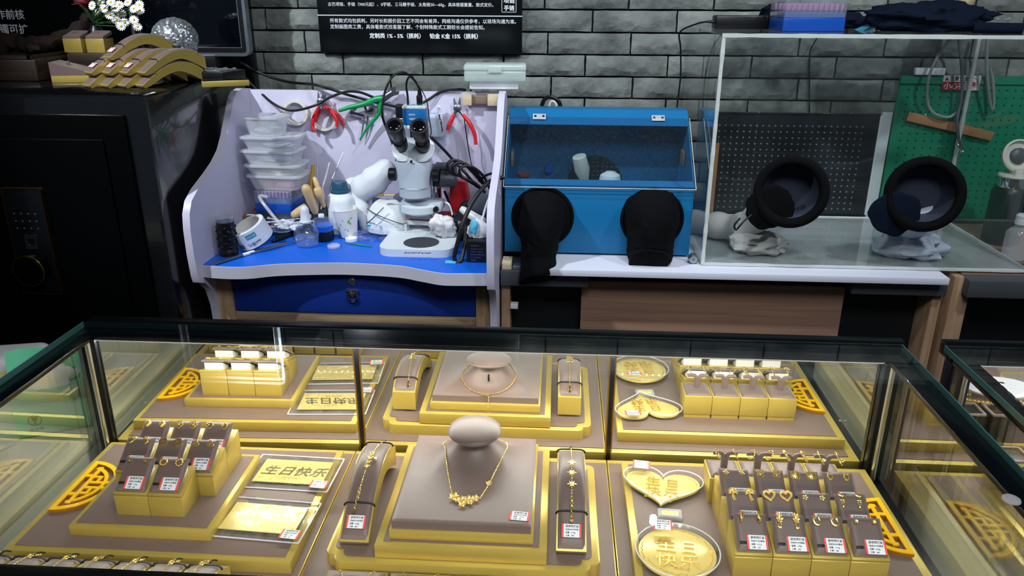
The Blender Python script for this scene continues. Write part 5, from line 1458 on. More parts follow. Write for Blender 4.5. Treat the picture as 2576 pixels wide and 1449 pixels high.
e = .001
for k, (p, q, w_) in enumerate((((AX0 + .004, AY0 - e, AZ0 + .004), (AX0 + .004, AY0 - e, AZ1), .0085), ((AX0, AY0 - e, AZ1 - .003), (AX1, AY0 - e, AZ1 - .003), .0085), ((AX0, AY0 - e, AZ0 + .004), (AX1, AY0 - e, AZ0 + .004), .006),
                                ((AX1 - .003, AY0 - e, AZ0 + .004), (AX1 - .003, AY0 - e, AZ1), .007), ((AX1 - .006, AY1 - .010, AZ0), (AX1 - .006, AY1 - .010, AZ1 - .006), .009), ((AX1 - .006, AY0, AZ0 + .006), (AX1 - .006, AY1 - .008, AZ0 + .006), .007), ((AX0 + .006, AY1 - .008, AZ0 + .006), (AX1, AY1 - .008, AZ0 + .006), .005))):
    part('glue_seam', glue(p, q, w_, k * 3.7), 'acrylic_edge', ab, 0, True)
# cuffs
for k, (c, r) in enumerate(CF):
    lean = math.radians(24 if k == 0 else 28)
    M = T3(c.x + (-.001 if k == 0 else .004), AY0 - .020, c.z + .004) @ R3(PI / 2, 'X') @ R3(math.radians(-8), 'Z') @ R3(math.radians(-16), 'Y') @ R3(math.radians(-8), 'X')
    cf = part('cuff_ring', G().torus((0, 0, 0), r * .96, .0125, M, 44, 12), 'cloth_black', ab, world=True)
    part('cuff_lining', G().lathe([(r * .93, 0), (r * .86, -.020), (r * .74, -.055), (r * .62, -.075), (.001, -.080), (.001, -.077), (r * .58, -.071), (r * .70, -.052), (r * .83, -.018), (r * .90, 0)], M, 40, cap=False), 'cloth_slate' if k else 'cloth_slate', cf, world=True)
    g = G().lump((c.x - .045 - .008 * k, AY0 - .0075, c.z - .040 - .008 * k), (.060, .007, .056), .12, 1.5, 3 + k, 36, 20)
    part('cuff_cloth', g, 'cloth_black' if k == 0 else 'cloth_navy', cf, world=True)
c = CF[0][0]
part('white_patch', G().lump((c.x - .030, AY0 + .040, c.z - .034), (.030, .008, .036), .25, 2, 5, 22, 14), 'cloth_white', ab, world=True)
cable('black_elastic_cord', 'curled black cord under the left cuff of the clear box', [C(1890, 540, AY0 - .02), C(1868, 560, AY0 - .03), C(1852, 578, AY0 - .03), C(1848, 566, AY0 - .03), C(1862, 548, AY0 - .03)], .0025)
z = AZ0 + th
gl = G().tube([(c.x - .02, AY0 + .07, c.z - .05), (c.x - .06, AY0 + .16, z + .055), (c.x - .12, AY0 + .22, z + .040), (c.x - .185, AY0 + .28, z + .034)], .042, 18, sub=7, taper=lambda s: 1.05 - .28 * s + .08 * math.sin(s * 21))
gl.lump((c.x - .03, AY0 + .12, z + .022), (.075, .06, .030), .35, 2.5, 8, 28, 16, flat=z + .001)
single('grey_rubber_glove', gl, 'glove_grey', 'pale grey glove lying on the floor of the clear box, left side', 'glove', smooth=85)
c = CF[1][0]
gl = G().tube([(c.x + .01, AY0 + .05, c.z - .05), (c.x + .06, AY0 + .12, z + .065), (c.x + .13, AY0 + .19, z + .090), (c.x + .20, AY0 + .25, z + .135)], .045, 18, sub=7, taper=lambda s: 1.1 - .72 * s + .07 * math.sin(s * 17))
gl.lump((c.x + .05, AY0 + .10, z + .028), (.085, .06, .036), .35, 2.5, 18, 28, 16, flat=z + .001)
single('pale_blue_glove', gl, 'glove_pale', 'pale bluish glove lying in the right half of the clear box', 'glove', smooth=85)

# things standing on the side desk behind the box
sz = .757
p = onY(2497, 560, 2.23); tx = 1.262
t = thing('thermos_flask', 'black thermos with a silver neck and its round lid flipped open', 'thermos', (tx, 2.23, sz))
h1 = onY(2500, 470, 2.23).z - sz
part('flask_body', G().lathe([(.044, 0), (.048, .004), (.048, h1 - .012), (.040, h1)], None, 32), 'plastic_black', t)
part('neck', G().lathe([(.036, h1), (.037, h1 + .006), (.036, h1 + .028)], None, 28), 'chrome', t)
part('collar', G().lathe([(.038, h1 + .028), (.041, h1 + .032), (.039, h1 + .037), (.030, h1 + .037)], None, 30), 'tape_core', t)
M = T3(.004, .010, h1 + .086) @ R3(math.radians(72), 'X')
ld = part('lid', G().lathe([(.001, -.014), (.034, -.014), (.044, -.004), (.045, .006), (.040, .008), (.036, -.002), (.001, -.006)], M, 32), 'tape_core', t)
part('lid_plug', G().lathe([(.022, -.006), (.021, .006), (.016, .010)], M, 24), 'grey_plastic', ld)
part('hinge_tab', G().b2((-.010, -.022, h1 + .032), (.012, .012, h1 + .052), bev=.003), 'tape_core', t)
p = onY(2553, 600, 2.08)
t = thing('white_spray_bottle', 'frosted white bottle beside the black thermos', 'bottle', (p.x + .008, 2.08, sz))
part('bottle_body', G().lathe([(.028, 0), (.031, .003), (.031, .070), (.022, .082), (.014, .086), (.014, .10)], None, 26), 'milky', t); part('bottle_cap', G().lathe([(.017, .095), (.016, .118), (.012, .122)], None, 20), 'plastic_white', t)
p = onY(2575, 650, 1.985)
t = thing('dark_tape_roll', 'dark brown tape roll with a white inside at the right edge', 'tape', (1.245, 1.985, sz))
part('tape', G().lathe([(.030, 0), (.034, 0), (.034, .042), (.030, .042), (.030, 0)], None, 32, cap=False), 'scope_dark', t); part('core', G().lathe([(.0285, 0), (.0301, 0), (.0301, .0425), (.0285, .0425), (.0285, 0)], None, 32, cap=False), 'paper_white', t)
single('red_small_box', G().b2((1.325, 2.24, sz), (1.365, 2.29, sz + .075), bev=.002), 'red_case', 'small red box behind the frosted bottle', 'box')
single('clear_storage_jar', G().lathe([(.04, 0), (.042, .004), (.042, .10), (.036, .11)], T3(1.43, 2.22, sz), 24), 'milky_green', 'pale translucent jar at the right picture edge', 'jar')

# ---------------------------------------------------------------- on top of the clear box
az = AZ1 + .0005
a, b = onY(1799, 50, 2.22), onY(1929, 50, 2.22)
t = thing('laptop_adapter', 'black power adapter brick lying on the clear box', 'adapter', T3((a.x + b.x) / 2, 2.22, az) @ R3(math.radians(4), 'Z'))
part('adapter_body', G().b2((-.071, -.022, 0), (.071, .022, .034), bev=.004), 'plastic_black', t); part('strain_relief', G().turned((-.071, 0, .018), (-.090, 0, .018), [(0, .005), (1, .003)], 10), 'rubber_black', t)
cable('adapter_cable', 'black adapter cable hanging down the left side of the clear box', [(a.x - .018, 2.22, az + .018), (a.x - .045, 2.23, az + .012), (a.x - .085, 2.25, az - .01), C(1712, 120, 2.30), C(1712, 190, 2.32), C(1702, 278, 2.33)], .0024)
single('navy_cloth_scrap', G().lump((onY(1955, 40, 2.30).x, 2.30, az + .030), (.050, .05, .034), .3, 2.2, 71, 26, 16, flat=az), 'cloth_navy', 'dark navy cloth scrap between the adapter and the burr box', 'cloth')
single('navy_cloth_scrap', G().lump((onY(2130, 55, 2.30).x, 2.30, az + .018), (.06, .045, .022), .35, 2.6, 72, 26, 14, flat=az), 'cloth_navy', 'dark navy cloth scrap at the right of the burr box', 'cloth')
a, b = onY(1962, 72, 2.10), onY(2126, 78, 2.10)
burr_box('blue burr box with pink burrs on top of the clear glove box', T3((a.x + b.x) / 2 - .004, 2.145, az) @ R3(math.radians(7), 'Z'), .158, .095, 11, 4, 'burr_rose', .032, .042)
a, b = onY(2180, 70, 2.15), onY(2545, 70, 2.15)
g = G().lump(((a.x * .55 + b.x * .45), 2.17, az + .030), (.150, .085, .040), .38, 2.3, 61, 44, 26, flat=az)
g.tube([((a.x + b.x) / 2 + .06, 2.10, az + .012), (b.x - .07, 2.09, az + .011), (b.x - .005, 2.10, az + .010)], .013, 10, sub=4)
single('navy_work_cap', g, 'cloth_navy', 'crumpled dark navy cloth lying on the clear box', 'cloth', smooth=85)
single('aqua_folder', G().box((0, 0, 0), (.16, .09, .003), T3(a.x + .075, 2.20, az + .030) @ R3(math.radians(-24), 'Y')), 'aqua', 'light blue sheet sticking out under the navy cloth', 'sheet')
single('white_plastic_bag', G().lump((b.x - .035, 2.25, az + .022), (.085, .05, .026), .5, 3, 77, 36, 20, flat=az), 'clear_film', 'clear crumpled plastic bag behind the navy cloth', 'bag')
single('white_small_carton', G().b2((b.x - .09, 2.32, az), (b.x - .005, 2.38, az + .045), bev=.001), 'paper_white', 'small white carton under the round stone', 'box')
single('round_stone', G().lump((b.x - .045, 2.35, az + .045 + .026), (.034, .03, .026), .12, 1.5, 81, 26, 16), 'stone_beige', 'speckled beige stone on the small white carton', 'stone')


# ================================================================ glass display case
GZ, ZB = .970, .7865            # glass top, base board top
MY = .997                       # mirror face


def display_case(label, x0, x1, y0, y1, seams, lean_first=0.0):
    """x0..x1, y0..y1: outline of the glass top"""
    t = thing('display_case', label, 'display case', ((x0 + x1) / 2, (y0 + y1) / 2, 0))
    W = lambda n, g, m, s=40, p=t: part(n, g, m, p, s, True)
    W('cabinet', G().b2((x0 + .004, y0 + .004, 0), (x1 - .004, y1 + .018, .7655), bev=.003), 'cream_laminate')
    W('cabinet_top', G().b2((x0 + .006, y0 + .006, .7655), (x1 - .006, y1 + .016, .7670)), 'frame_black')
    gt = W('top_glass', G().b2((x0 + .0015, y0 + .0015, GZ - .008), (x1 - .0015, y1 - .0015, GZ)), 'glass', 0)
    for a, b in (((x0, y0, GZ - .008), (x0 + .0014, y1, GZ)), ((x1 - .0014, y0, GZ - .008), (x1, y1, GZ)), ((x0 + .0014, y0, GZ - .008), (x1 - .0014, y0 + .0014, GZ)), ((x0 + .0014, y1 - .0014, GZ - .008), (x1 - .0014, y1, GZ))):
        W('glass_rim', G().b2(a, b), 'glass_edge' if a[1] == y0 and b[1] == y1 else 'glass_edge_dark', 0, gt)
    rb, rt, rw = .9545, GZ - .0082, .029
    W('back_rail', G().b2((x0, y1 - .028, rb), (x1, y1 + .0002, rt), bev=.001), 'frame_gloss')
    W('back_cap', G().b2((x0 + .004, y1 + .0004, rb - .004), (x1 + .006, y1 + .022, GZ + .001), bev=.002), 'frame_black')
    W('front_rail', G().b2((x0, y0, rb), (x1, y0 + .027, rt), bev=.001), 'frame_gloss')
    W('side_rail', G().b2((x0, y0 + .0272, rb), (x0 + rw, y1 - .0282, rt), bev=.001), 'frame_gloss')
    W('side_rail', G().b2((x1 - rw, y0 + .0272, rb), (x1, y1 - .0282, rt), bev=.001), 'frame_gloss')
    for sx, xx in ((1, x0), (-1, x1)):
        W('side_glass', G().b2((xx + sx * .004, y0 + .012, .768), (xx + sx * .010, y1 - .030, rb - .0002)), 'side_glass', 0)
        W('corner_post', G().b2((xx + sx * .002, y1 - .028, .767), (xx + sx * .030, y1 - .002, rb - .0002), bev=.002), 'frame_black')
        W('post_strip', G().cyl((xx + sx * .020, y1 - .030, .767), (xx + sx * .020, y1 - .030, rb - .0002), .004, n=12), 'steel')
        W('corner_post', G().b2((xx + sx * .002, y0 + .002, .767), (xx + sx * .016, y0 + .016, rb - .0002), bev=.002), 'frame_black')
    W('front_glass', G().b2((x0 + .017, y0 + .004, .768), (x1 - .017, y0 + .010, rb - .0002)), 'glass', 0)
    W('back_board', G().b2((x0 + .031, MY + .012, .767), (x1 - .031, y1 + .016, rb - .0002)), 'frame_black')
    xs = [x0 + .031] + seams + [x1 - .031]
    for i in range(len(xs) - 1):
        a, b = xs[i] + (.003 if i else 0), xs[i + 1] - (.003 if i < len(xs) - 2 else 0)
        M = T3(b, MY, 0) @ R3(lean_first if i == 0 else 0, 'Z')
        W('mirror_door', G().b2((a - b, 0, .7675), (0, .003, rb - .001), M), 'mirror', 0)
    for s in seams:
        W('door_seam', G().b2((s - .0032, MY - .003, .7675), (s + .0032, MY + .006, rb - .001), bev=.0006), 'frame_black')
        W('seam_trim', G().b2((s - .0055, MY - .002, .7675), (s - .0033, MY + .005, rb - .001)).b2((s + .0033, MY - .002, .7675), (s + .0050, MY + .005, rb - .001)), 'brass', 0)
    n = int((x1 - x0 - .08) / .0125)
    for nm, yy, dy in (('back', y1 - .024, -.35), ('front', y0 + .020, .35)):
        g = G().b2((x0 + .032, yy - .004, rb - .0016), (x1 - .032, yy + .004, rb - .0002)); W('led_strip', g, 'plastic_white', 0)
        g = G()
        for k in range(n):
            cx_ = x0 + .040 + k * .0125; M = T3(cx_, yy, rb - .0022) @ R3(dy, 'X')
            g.add([(-.0016, -.0016, 0), (.0016, -.0016, 0), (.0016, .0016, 0), (-.0016, .0016, 0)], [(3, 2, 1, 0)], M)
        me = bpy.data.meshes.new('led_lamps'); me.from_pydata(g.v, [], g.f); me.materials.append(MATS['led' if nm == 'back' else 'led_front'])
        o = part('led_lamps', me, None, t); o.matrix_basis = t.matrix_basis.inverted(); o['kind'] = 'stuff'
    return t


CX0, CX1, CY0, CY1 = -.683, .477, .492, 1.0125
display_case('long glass jewellery case with black frame and mirrored back in the foreground', CX0, CX1, CY0, CY1, [-.279, .083], math.radians(1.0))
display_case('second glass jewellery case at the right picture edge', .533, 1.70, CY0, CY1, [.94, 1.32])


def inset_board(name, label, cat, x0, x1, y0, y1, z0, z1, mar, group=None, lip=.0012):
    """gold board with a raised brown inlay; mar = left, right, front, back margins"""
    t = thing(name, label, cat, ((x0 + x1) / 2, (y0 + y1) / 2, z0), group)
    part('gold_body', G().b2((x0, y0, z0), (x1, y1, z1 - lip), bev=.0008), 'gold_leatherette', t, world=True)
    part('inlay', G().b2((x0 + mar[0], y0 + mar[2], z1 - lip), (x1 - mar[1], y1 - mar[3], z1), bev=.0006), 'brown_leatherette', t, world=True)
    return t


gb_ = 'base boards on the case floor'
inset_board('base_board', 'brown base board with gold edge at the left of the case floor', 'base board', -.655, -.2880, .520, .987, .7675, ZB, (.013, .0015, .002, .010), gb_)
inset_board('base_board', 'brown base board with gold edge in the middle of the case floor', 'base board', -.2868, .0800, .520, .987, .7675, ZB, (.0015, .0015, .002, .010), gb_)
inset_board('base_board', 'brown base board with gold edge at the right of the case floor', 'base board', .0812, .4470, .520, .987, .7675, ZB, (.0015, .013, .002, .010), gb_)
Z1 = .804
inset_board('display_tray', 'wide gold rimmed tray carrying the earring blocks and gift cards, left', 'tray', -.641, -.297, .721, .960, ZB, Z1, (.008, .009, .009, .008))
inset_board('display_tray', 'wide gold rimmed tray carrying the heart and round gold plaques, right', 'tray', .0985, .4335, .705, .958, ZB, Z1, (.009, .010, .009, .008))
Z1B = .819
inset_board('small_tray', 'smaller gold rimmed tray under the left group of earring blocks', 'tray', -.577, -.403, .751, .918, Z1, Z1B, (.006, .006, .006, .006))


def stepped(x0, x1, y0, y1, s, r):
    q = []
    for (cx_, cy_, dx, dy) in ((x0, y0, 1, 1), (x1, y0, -1, 1), (x1, y1, -1, -1), (x0, y1, 1, -1)):
        def arc(ox, oy, a0, a1): return [(ox + r * math.cos(a0 + (a1 - a0) * k / 5), oy + r * math.sin(a0 + (a1 - a0) * k / 5)) for k in range(6)]
        # convex lobe on the side edge, small notch, convex lobe on the front edge (described for dx=dy=1)
        l1 = [(cx_ + dx * (r - r * math.cos(t)), cy_ + dy * (s + r - r * math.sin(t))) for t in [PI / 2 * k / 5 for k in range(6)]]
        l2 = [(cx_ + dx * (s + r - r * math.cos(t)), cy_ + dy * (r - r * math.sin(t))) for t in [PI / 2 * k / 5 for k in range(6)]]
        c = l1 + [(cx_ + dx * s, cy_ + dy * s)] + l2
        q += c if dx * dy > 0 else c[::-1]
    return q


t = thing('display_tray', 'gold tray with stepped rounded corners under the necklace bust', 'tray', (-.101, .842, ZB))
part('gold_body', G().prism(stepped(-.262, .060, .727, .958, .012, .010), ZB, Z1 - .0012, None, .0012), 'gold_leatherette', t, world=True)
part('inlay', G().prism(stepped(-.2525, .0505, .7365, .9485, .012, .008), Z1 - .0012, Z1, None, .0005), 'brown_leatherette', t, world=True)

# ---------------------------------------------------------------- necklace bust
Z2 = .8225
inset_board('bust_plinth', 'square gold plinth with brown top under the necklace bust', 'plinth', -.2015, -.0020, .735, .954, Z1, Z2, (.009, .009, .008, .008))
HX, HYc, HZ = -.100, .891, .884
bu = thing('necklace_bust', 'brown necklace bust with round flat head on a gold base', 'bust', (-.102, .845, Z2))
part('base', G().b2((-.186, .746, Z2), (-.018, .944, Z2 + .0125), bev=.001), 'gold_leatherette', bu, world=True)
S0, S1 = Z2 + .0125, Z2 + .0235


def bust_h(x, y):
    r = math.hypot((x - HX) * 1.0, (y - HYc) * (1.0 if y < HYc else 1.15))
    f = 1.0 if r < .017 else math.exp(-((r - .017) / .026) ** 1.15)
    e = max(0.0, min(1.0, min(x + .183, -.021 - x, y - .749, .939 - y) / .003))
    md = max(0.0, min(1.0, min(x + .183, -.021 - x, y - .749, .939 - y) / .042)); f *= md * md * (3 - 2 * md)
    return S1 - .0010 * (1 - math.sqrt(e)) + (HZ - S1 - .004) * f * e


def bs(u, v):
    x = -.183 + .162 * u; y = .749 + .190 * v
    return Vector((x, y, bust_h(x, y)))


part('draped_body', G().sheet(bs, 54, 60, th=lambda p: Vector((p[0], p[1], S0))), 'brown_satin', bu, 32, True)
hm = T3(HX, HYc, HZ) @ R3(math.radians(5), 'X')
part('head', G().lathe([(.001, -.0065), (.018, -.0060), (.029, -.0042), (.0335, -.0018), (.0352, .0002), (.0347, .0018), (.030, .0040), (.020, .0056), (.010, .0062), (.001, .0064)], hm, 48, 1.0, .96), 'brown_satin', bu, 50, True)
part('slot_tab', G().box((HX + .002, HYc + .030, HZ - .016), (.0030, .002, .012), None, .0008), 'elastic_black', bu, world=True)
tp = onZ(1307, 1299, S1); tag_part(bu, bu.matrix_basis.inverted() @ T3(tp.x, tp.y, S1 + .0004) @ R3(math.radians(-5), 'Z'), lines_for('项链', '18.17', '600'))


def flower(g, c, r, M=None, n=5, petal=None, cup=.35, rot=0.0):
    c = Vector(c)
    for k in range(n):
        a = 2 * PI * k / n + rot; m = T3(*c) @ R3(a, 'Z') @ T3(r * .55, 0, r * .12) @ R3(-cup, 'Y')
        g.ball((0, 0, 0), (r * .48, r * (petal or .36), r * .13), m if M is None else M @ m, 8, 5)
    g.ball((c.x, c.y, c.z + r * .16), r * .22, M, 8, 5)
    return g


def chain(g, pts, r, step=.0024, M=None):
    P = curve(pts, 10); L = [0]
    for a, b in zip(P, P[1:]): L.append(L[-1] + (b - a).length)
    n = max(2, int(L[-1] / step)); k = 0
    for i in range(n + 1):
        s = L[-1] * i / n
        while k < len(L) - 2 and L[k + 1] < s: k += 1
        f = (s - L[k]) / max(1e-9, L[k + 1] - L[k]); c = P[k].lerp(P[k + 1], f); d = (P[k + 1] - P[k])
        q = Matrix.Translation(c) @ d.to_track_quat('X', 'Z').to_matrix().to_4x4() @ R3((i % 2) * PI / 2 + .4, 'X')
        g.ball((0, 0, 0), (step * .62, r, r * .62), q if M is None else M @ q, 6, 4)
    return g


def on_bust(px, py, lift=.0016):
    z = S1
    for _ in range(25):
        p = onZ(px, py, z); z = z * .5 + .5 * bust_h(min(max(p.x, -.182), -.022), min(max(p.y, .75), .938))
    p = onZ(px, py, z); p.z = z + lift; return p


nk = thing('gold_necklace', 'gold necklace with a row of blossoms worn by the brown bust', 'necklace', (HX, .80, S1))
LFT = [on_bust(*q) for q in ((1139, 1251), (1131, 1215), (1124, 1170), (1120, 1132))]
RGT = [on_bust(*q) for q in ((1208, 1256), (1229, 1222), (1250, 1180), (1272, 1136))]
back = []
for k in range(0, 9):
    a = math.radians(180 - k * 22.5); x = HX + .0425 * math.cos(a); y = HYc + .002 + .042 * math.sin(a); back.append(Vector((x, y, bust_h(x, y) + .0016)))
g = G(); chain(g, LFT + back + RGT[::-1], .00115, .0022); part('chain', g, 'gold', nk, 60, True)
g = G(); bq_ = back[4]
g.torus((bq_.x - .006, bq_.y + .002, bq_.z + .0006), .0026, .0008, None, 12, 6).torus((bq_.x, bq_.y + .003, bq_.z + .0006), .0026, .0008, None, 12, 6)
chain(g, [bq_ + Vector((.003, .002, 0)), bq_ + Vector((.004, .012, -.006)), bq_ + Vector((.004, .0215, -.0075)), bq_ + Vector((.004, .0235, -.017))], .0011)
part('clasp_tail', g, 'gold', nk, 60, True)
for i, (px, py, r) in enumerate(((1142, 1254, .0068), (1160, 1262, .0056), (1163, 1272, .0056), (1177, 1262, .0066), (1196, 1258, .0054), (1183, 1268, .0042), (1151, 1262, .0040), (1230, 1220, .0042))):
    p = on_bust(px, py, .0022)
    part('blossom', flower(G(), (0, 0, 0), r, Matrix.Translation(p) @ R3(math.radians(18), 'X') @ R3(i * 1.3, 'Z')), 'gold_matte', nk, 50, True)

# ---------------------------------------------------------------- bracelet stands with bracelets
for k, (cx_, lab, pr) in enumerate(((-.2305, 'bracelet stand with a blossom bracelet left of the bust', ('手链', '6.04', '600')), (.0262, 'bracelet stand with a three star bracelet right of the bust', ('手链', '2.10', '400')))):
    y0 = .752; M = T3(cx_, y0, Z1)
    bracelet_rest(lab, M, 'bracelet stands beside the bust', lines_for(*pr))
    bx_ = thing('gold_bracelet', ['gold chain bracelet with four blossoms and a leaf on the left stand', 'gold chain bracelet with three star flowers on the right stand'][k], 'bracelet', M)
    sk = .006 if k == 0 else 0.0     # left one runs slightly aslant
    pos = lambda t_, dx=0.0: Vector((dx + sk * (t_ - .08) / .08, t_, arch_z(t_) + .0062))
    g = G(); chain(g, [pos(t_) for t_ in (.052, .07, .09, .11, .13, .150, .158)], .0010, .0021); part('chain', g, 'gold', bx_, 60)
    g = G()
    for i in range(9):
        c = pos(.028 + i * .0027); g.torus((0, 0, 0), .0016, .00048, Matrix.Translation(c) @ R3((i % 2) * .9, 'Y'), 10, 5)
    part('link_chain', g, 'gold', bx_, 60)
    c = pos(.0265); hpt = []
    for i in range(16):
        a = 2 * PI * i / 16; hpt.append((.0024 * 16 * math.sin(a) ** 3 / 16, .0024 * (13 * math.cos(a) - 5 * math.cos(2 * a) - 2 * math.cos(3 * a) - math.cos(4 * a)) / 16))
    part('heart_charm', G().prism(hpt, 0, .0006, Matrix.Translation(c + Vector((0, -.002, .0005))) @ R3(.55, 'X')), 'brass', bx_)
    if k == 0:
        for i in range(4): part('blossom', flower(G(), (0, 0, .001), .0042, Matrix.Translation(pos(.082 + i * .0074, .0003 * (-1) ** i)) @ R3(.2 * i, 'Z')), 'gold', bx_, 50)
        part('leaf_charm', G().ball((0, 0, 0), (.0022, .0042, .0008), Matrix.Translation(pos(.097, .0058)) @ R3(.2, 'Z')), 'gold', bx_)
    else:
        for i in range(3):
            g = G()
            for j in range(6): g.turned((0, 0, .001), (.0060 * math.cos(j * PI / 3), .0060 * math.sin(j * PI / 3), .0018), [(0, .0014), (.6, .0009), (1, .0003)], 6)
            part('star_flower', g.ball((0, 0, .0016), .0015, None, 8, 5).add([], []), 'gold', bx_, 40).matrix_basis = Matrix.Translation(pos(.066 + i * .0172))
    g = G().torus((0, 0, 0), .0024, .0007, Matrix.Translation(pos(.159)), 12, 6).box((0, 0, 0), (.006, .002, .0016), Matrix.Translation(pos(.162)), .0005); part('clasp', g, 'gold', bx_)
    part('black_tie', G().tube([pos(.156), pos(.163) + Vector((0, 0, .003)), pos(.166)], .0009, 6), 'elastic_black', bx_)

# front row of bracelet stands, only their far ends show
end = ['leftmost', 'second', 'third', 'fourth', 'fifth', 'sixth', 'last']
for k in range(7):
    cx_ = -.6090 + k * .0395; M = T3(cx_, .523, ZB)
    bracelet_rest('bracelet stand in the front row under the case rail, %s from the left' % end[k] if 0 < k < 6 else 'bracelet stand at the %s end of the front row' % ('left' if k == 0 else 'right'), M, 'front row bracelet stands')
    bx_ = thing('gold_bracelet', 'gold bracelet on the front row stand, %s from the left' % end[k] if 0 < k < 6 else 'gold bracelet on the front row stand at the %s end' % ('left' if k == 0 else 'right'), 'bracelet', M, 'front row bracelets')
    j = lambda s: .0035 * math.sin(k * 2.1 + s)
    pos = lambda t_, dx=0.0: Vector((dx, t_, arch_z(t_) + .0064))
    g = G(); chain(g, [pos(t_, j(t_ * 30)) for t_ in (.06, .09, .12, .142, .150)], .0012, .0022); part('chain', g, 'gold', bx_, 60)
    g = G()
    for i in range(4): g.torus((0, 0, 0), .0026 - .0003 * (i % 2), .0008, Matrix.Translation(pos(.150 + i * .0034, j(4.5) + .0012 * (i % 2))) @ R3(.5 * i, 'Z'), 12, 6)
    g.ball(tuple(pos(.158, j(4.5) + .002)), (.0016, .003, .0012), None, 8, 5); part('clasp', g, 'gold', bx_, 50)
    part('black_tie', G().tube([pos(.154, .003), pos(.160, .0045) + Vector((0, 0, .0028)), pos(.166, .0055) + Vector((0, 0, .001))], .0010, 6), 'elastic_black', bx_)

# three pendant cushions in front of the bust
for k, cx_ in enumerate((-.2145, -.1425, -.0690)):
    M = T3(cx_, .672, ZB)
    t = thing('pendant_cushion', 'brown pendant cushion at the front centre, %s of three' % ('left', 'middle', 'right')[k], 'display cushion', M, 'pendant cushions')
    part('body', G().add([(-.034, -.05, 0), (.034, -.05, 0), (.034, .036, 0), (-.034, .036, 0), (-.034, -.05, .008), (.034, -.05, .008), (.034, .036, .020), (-.034, .036, .020)], [(0, 1, 2, 3), (4, 5, 6, 7), (0, 1, 5, 4), (1, 2, 6, 5), (2, 3, 7, 6), (3, 0, 4, 7)]), 'gold_leatherette', t)

    def pc(u, v): return Vector(((u - .5) * .066, -.049 + .084 * v, .0085 + .0118 * v + .0045 * math.sqrt(max(0, min(1, 8 * min(u, 1 - u), 10 * min(v, 1 - v))))))
    part('cushion', G().sheet(pc, 16, 16, th=.003), 'brown_satin', t, 50)
    part('slot_tab', G().box((.0, .021, .0248), (.012, .003, .0016), None, .0006), 'elastic_black', t)
    nk2 = thing('gold_pendant_chain', 'fine gold pendant chain on the %s front cushion' % ('left', 'middle', 'right')[k], 'necklace', M, 'front pendant chains')
    g = G(); chain(g, [(-.020, .034, .0225), (-.016, .026, .0262), (-.008, .008, .0230), (0, -.012, .0205), (.008, .008, .0230), (.016, .026, .0262), (.020, .034, .0225)], .0009, .0019); part('chain', g, 'gold', nk2, 60)

# ---------------------------------------------------------------- lattice ornaments


def lattice(label, cx_, cy_, flip):
    R = .0545; t = thing('lattice_ornament', label, 'ornament', T3(cx_, cy_, Z1) @ (R3(PI, 'Z') if flip else Matrix.Identity(4)))
    for nm, z0_, z1_, mt in (('lattice_core', .0002, .0042, 'ornament_side'), ('lattice_face', .0042, .0054, 'ornament_yellow')):
        g = G(); zs_ = iter([k * .00004 for k in range(40)] if mt == 'ornament_yellow' else [0] * 40)

        def arc(r0, r1, a0, a1, n=18):
            o = [(r1 * math.cos(math.radians(a0 + (a1 - a0) * i / n)), r1 * math.sin(math.radians(a0 + (a1 - a0) * i / n))) for i in range(n + 1)]
            i_ = [(r0 * math.cos(math.radians(a0 + (a1 - a0) * i / n)), r0 * math.sin(math.radians(a0 + (a1 - a0) * i / n))) for i in range(n + 1)]
            zt2 = next(zs_)
            for k in range(n): g.prism([o[k], o[k + 1], i_[k + 1], i_[k]], z0_, z1_ + zt2)
        bar = lambda x0, x1, y0, y1: g.b2((x0, y0, z0_), (x1, y1, z1_ + next(zs_)))
        arc(R - .0062, R, -90, 90, 28); bar(0, .0062, -R + .001, R - .001)
        bar(.0140, .0192, -.0405, .0405); bar(.0062, .0140, .0175, .0230); bar(.0062, .0140, -.0230, -.0175)
        arc(R - .0175, R - .0125, -73, 73, 24)
        bar(.0192, .0370, .0035, .0080); bar(.0192, .0370, -.0080, -.0035)
        bar(.0262, .0306, .0080, .0200); bar(.0262, .0306, -.0200, -.0080); bar(.0192, .0262, .0160, .0200); bar(.0192, .0262, -.0200, -.0160)
        bar(.0415, .0486, .0035, .0085); bar(.0415, .0486, -.0085, -.0035)
        part(nm, g, mt, t, 0)
    return t


lattice('yellow half round lattice ornament at the left edge of the left tray', -.629, .846, False)
lattice('yellow half round lattice ornament at the right edge of the right tray', .4255, .830, True)

# ---------------------------------------------------------------- earring blocks
BW, BD, HF, HB = .0423, .0440, .030, .0440
SLP = math.atan2(HB - HF, BD)
gw = G().add([(-BW / 2 + .0002, 0, 0), (BW / 2 - .0002, 0, 0), (BW / 2 - .0002, BD, 0), (-BW / 2 + .0002, BD, 0), (-BW / 2 + .0002, 0, HF), (BW / 2 - .0002, 0, HF), (BW / 2 - .0002, BD, HB), (-BW / 2 + .0002, BD, HB)],
             [(0, 3, 2, 1), (4, 5, 6, 7), (0, 1, 5, 4), (1, 2, 6, 5), (2, 3, 7, 6), (3, 0, 4, 7)])
gw.v = [(x, y, z - (.0034 if z > .01 else 0)) for x, y, z in gw.v]; gw.bevel(.0007)
M_BODY = mesh('body', gw, 'gold_leatherette', 30)
MTOP = T3(0, 0, HF) @ R3(SLP, 'X')
M_LIP = mesh('lip', G().b2((-BW / 2 + .0016, .0014, -.0036), (BW / 2 - .0016, BD / math.cos(SLP) - .0014, -.0020), MTOP).b2((-BW / 2 + .0002, .0002, -.0024), (BW / 2 - .0002, BD / math.cos(SLP) - .0002, .0010), MTOP, .0006), 'gold_leatherette', 30)
PT = math.radians(33)                                     # pad rises steeper than the block top
PL, PW = .0435, .0360
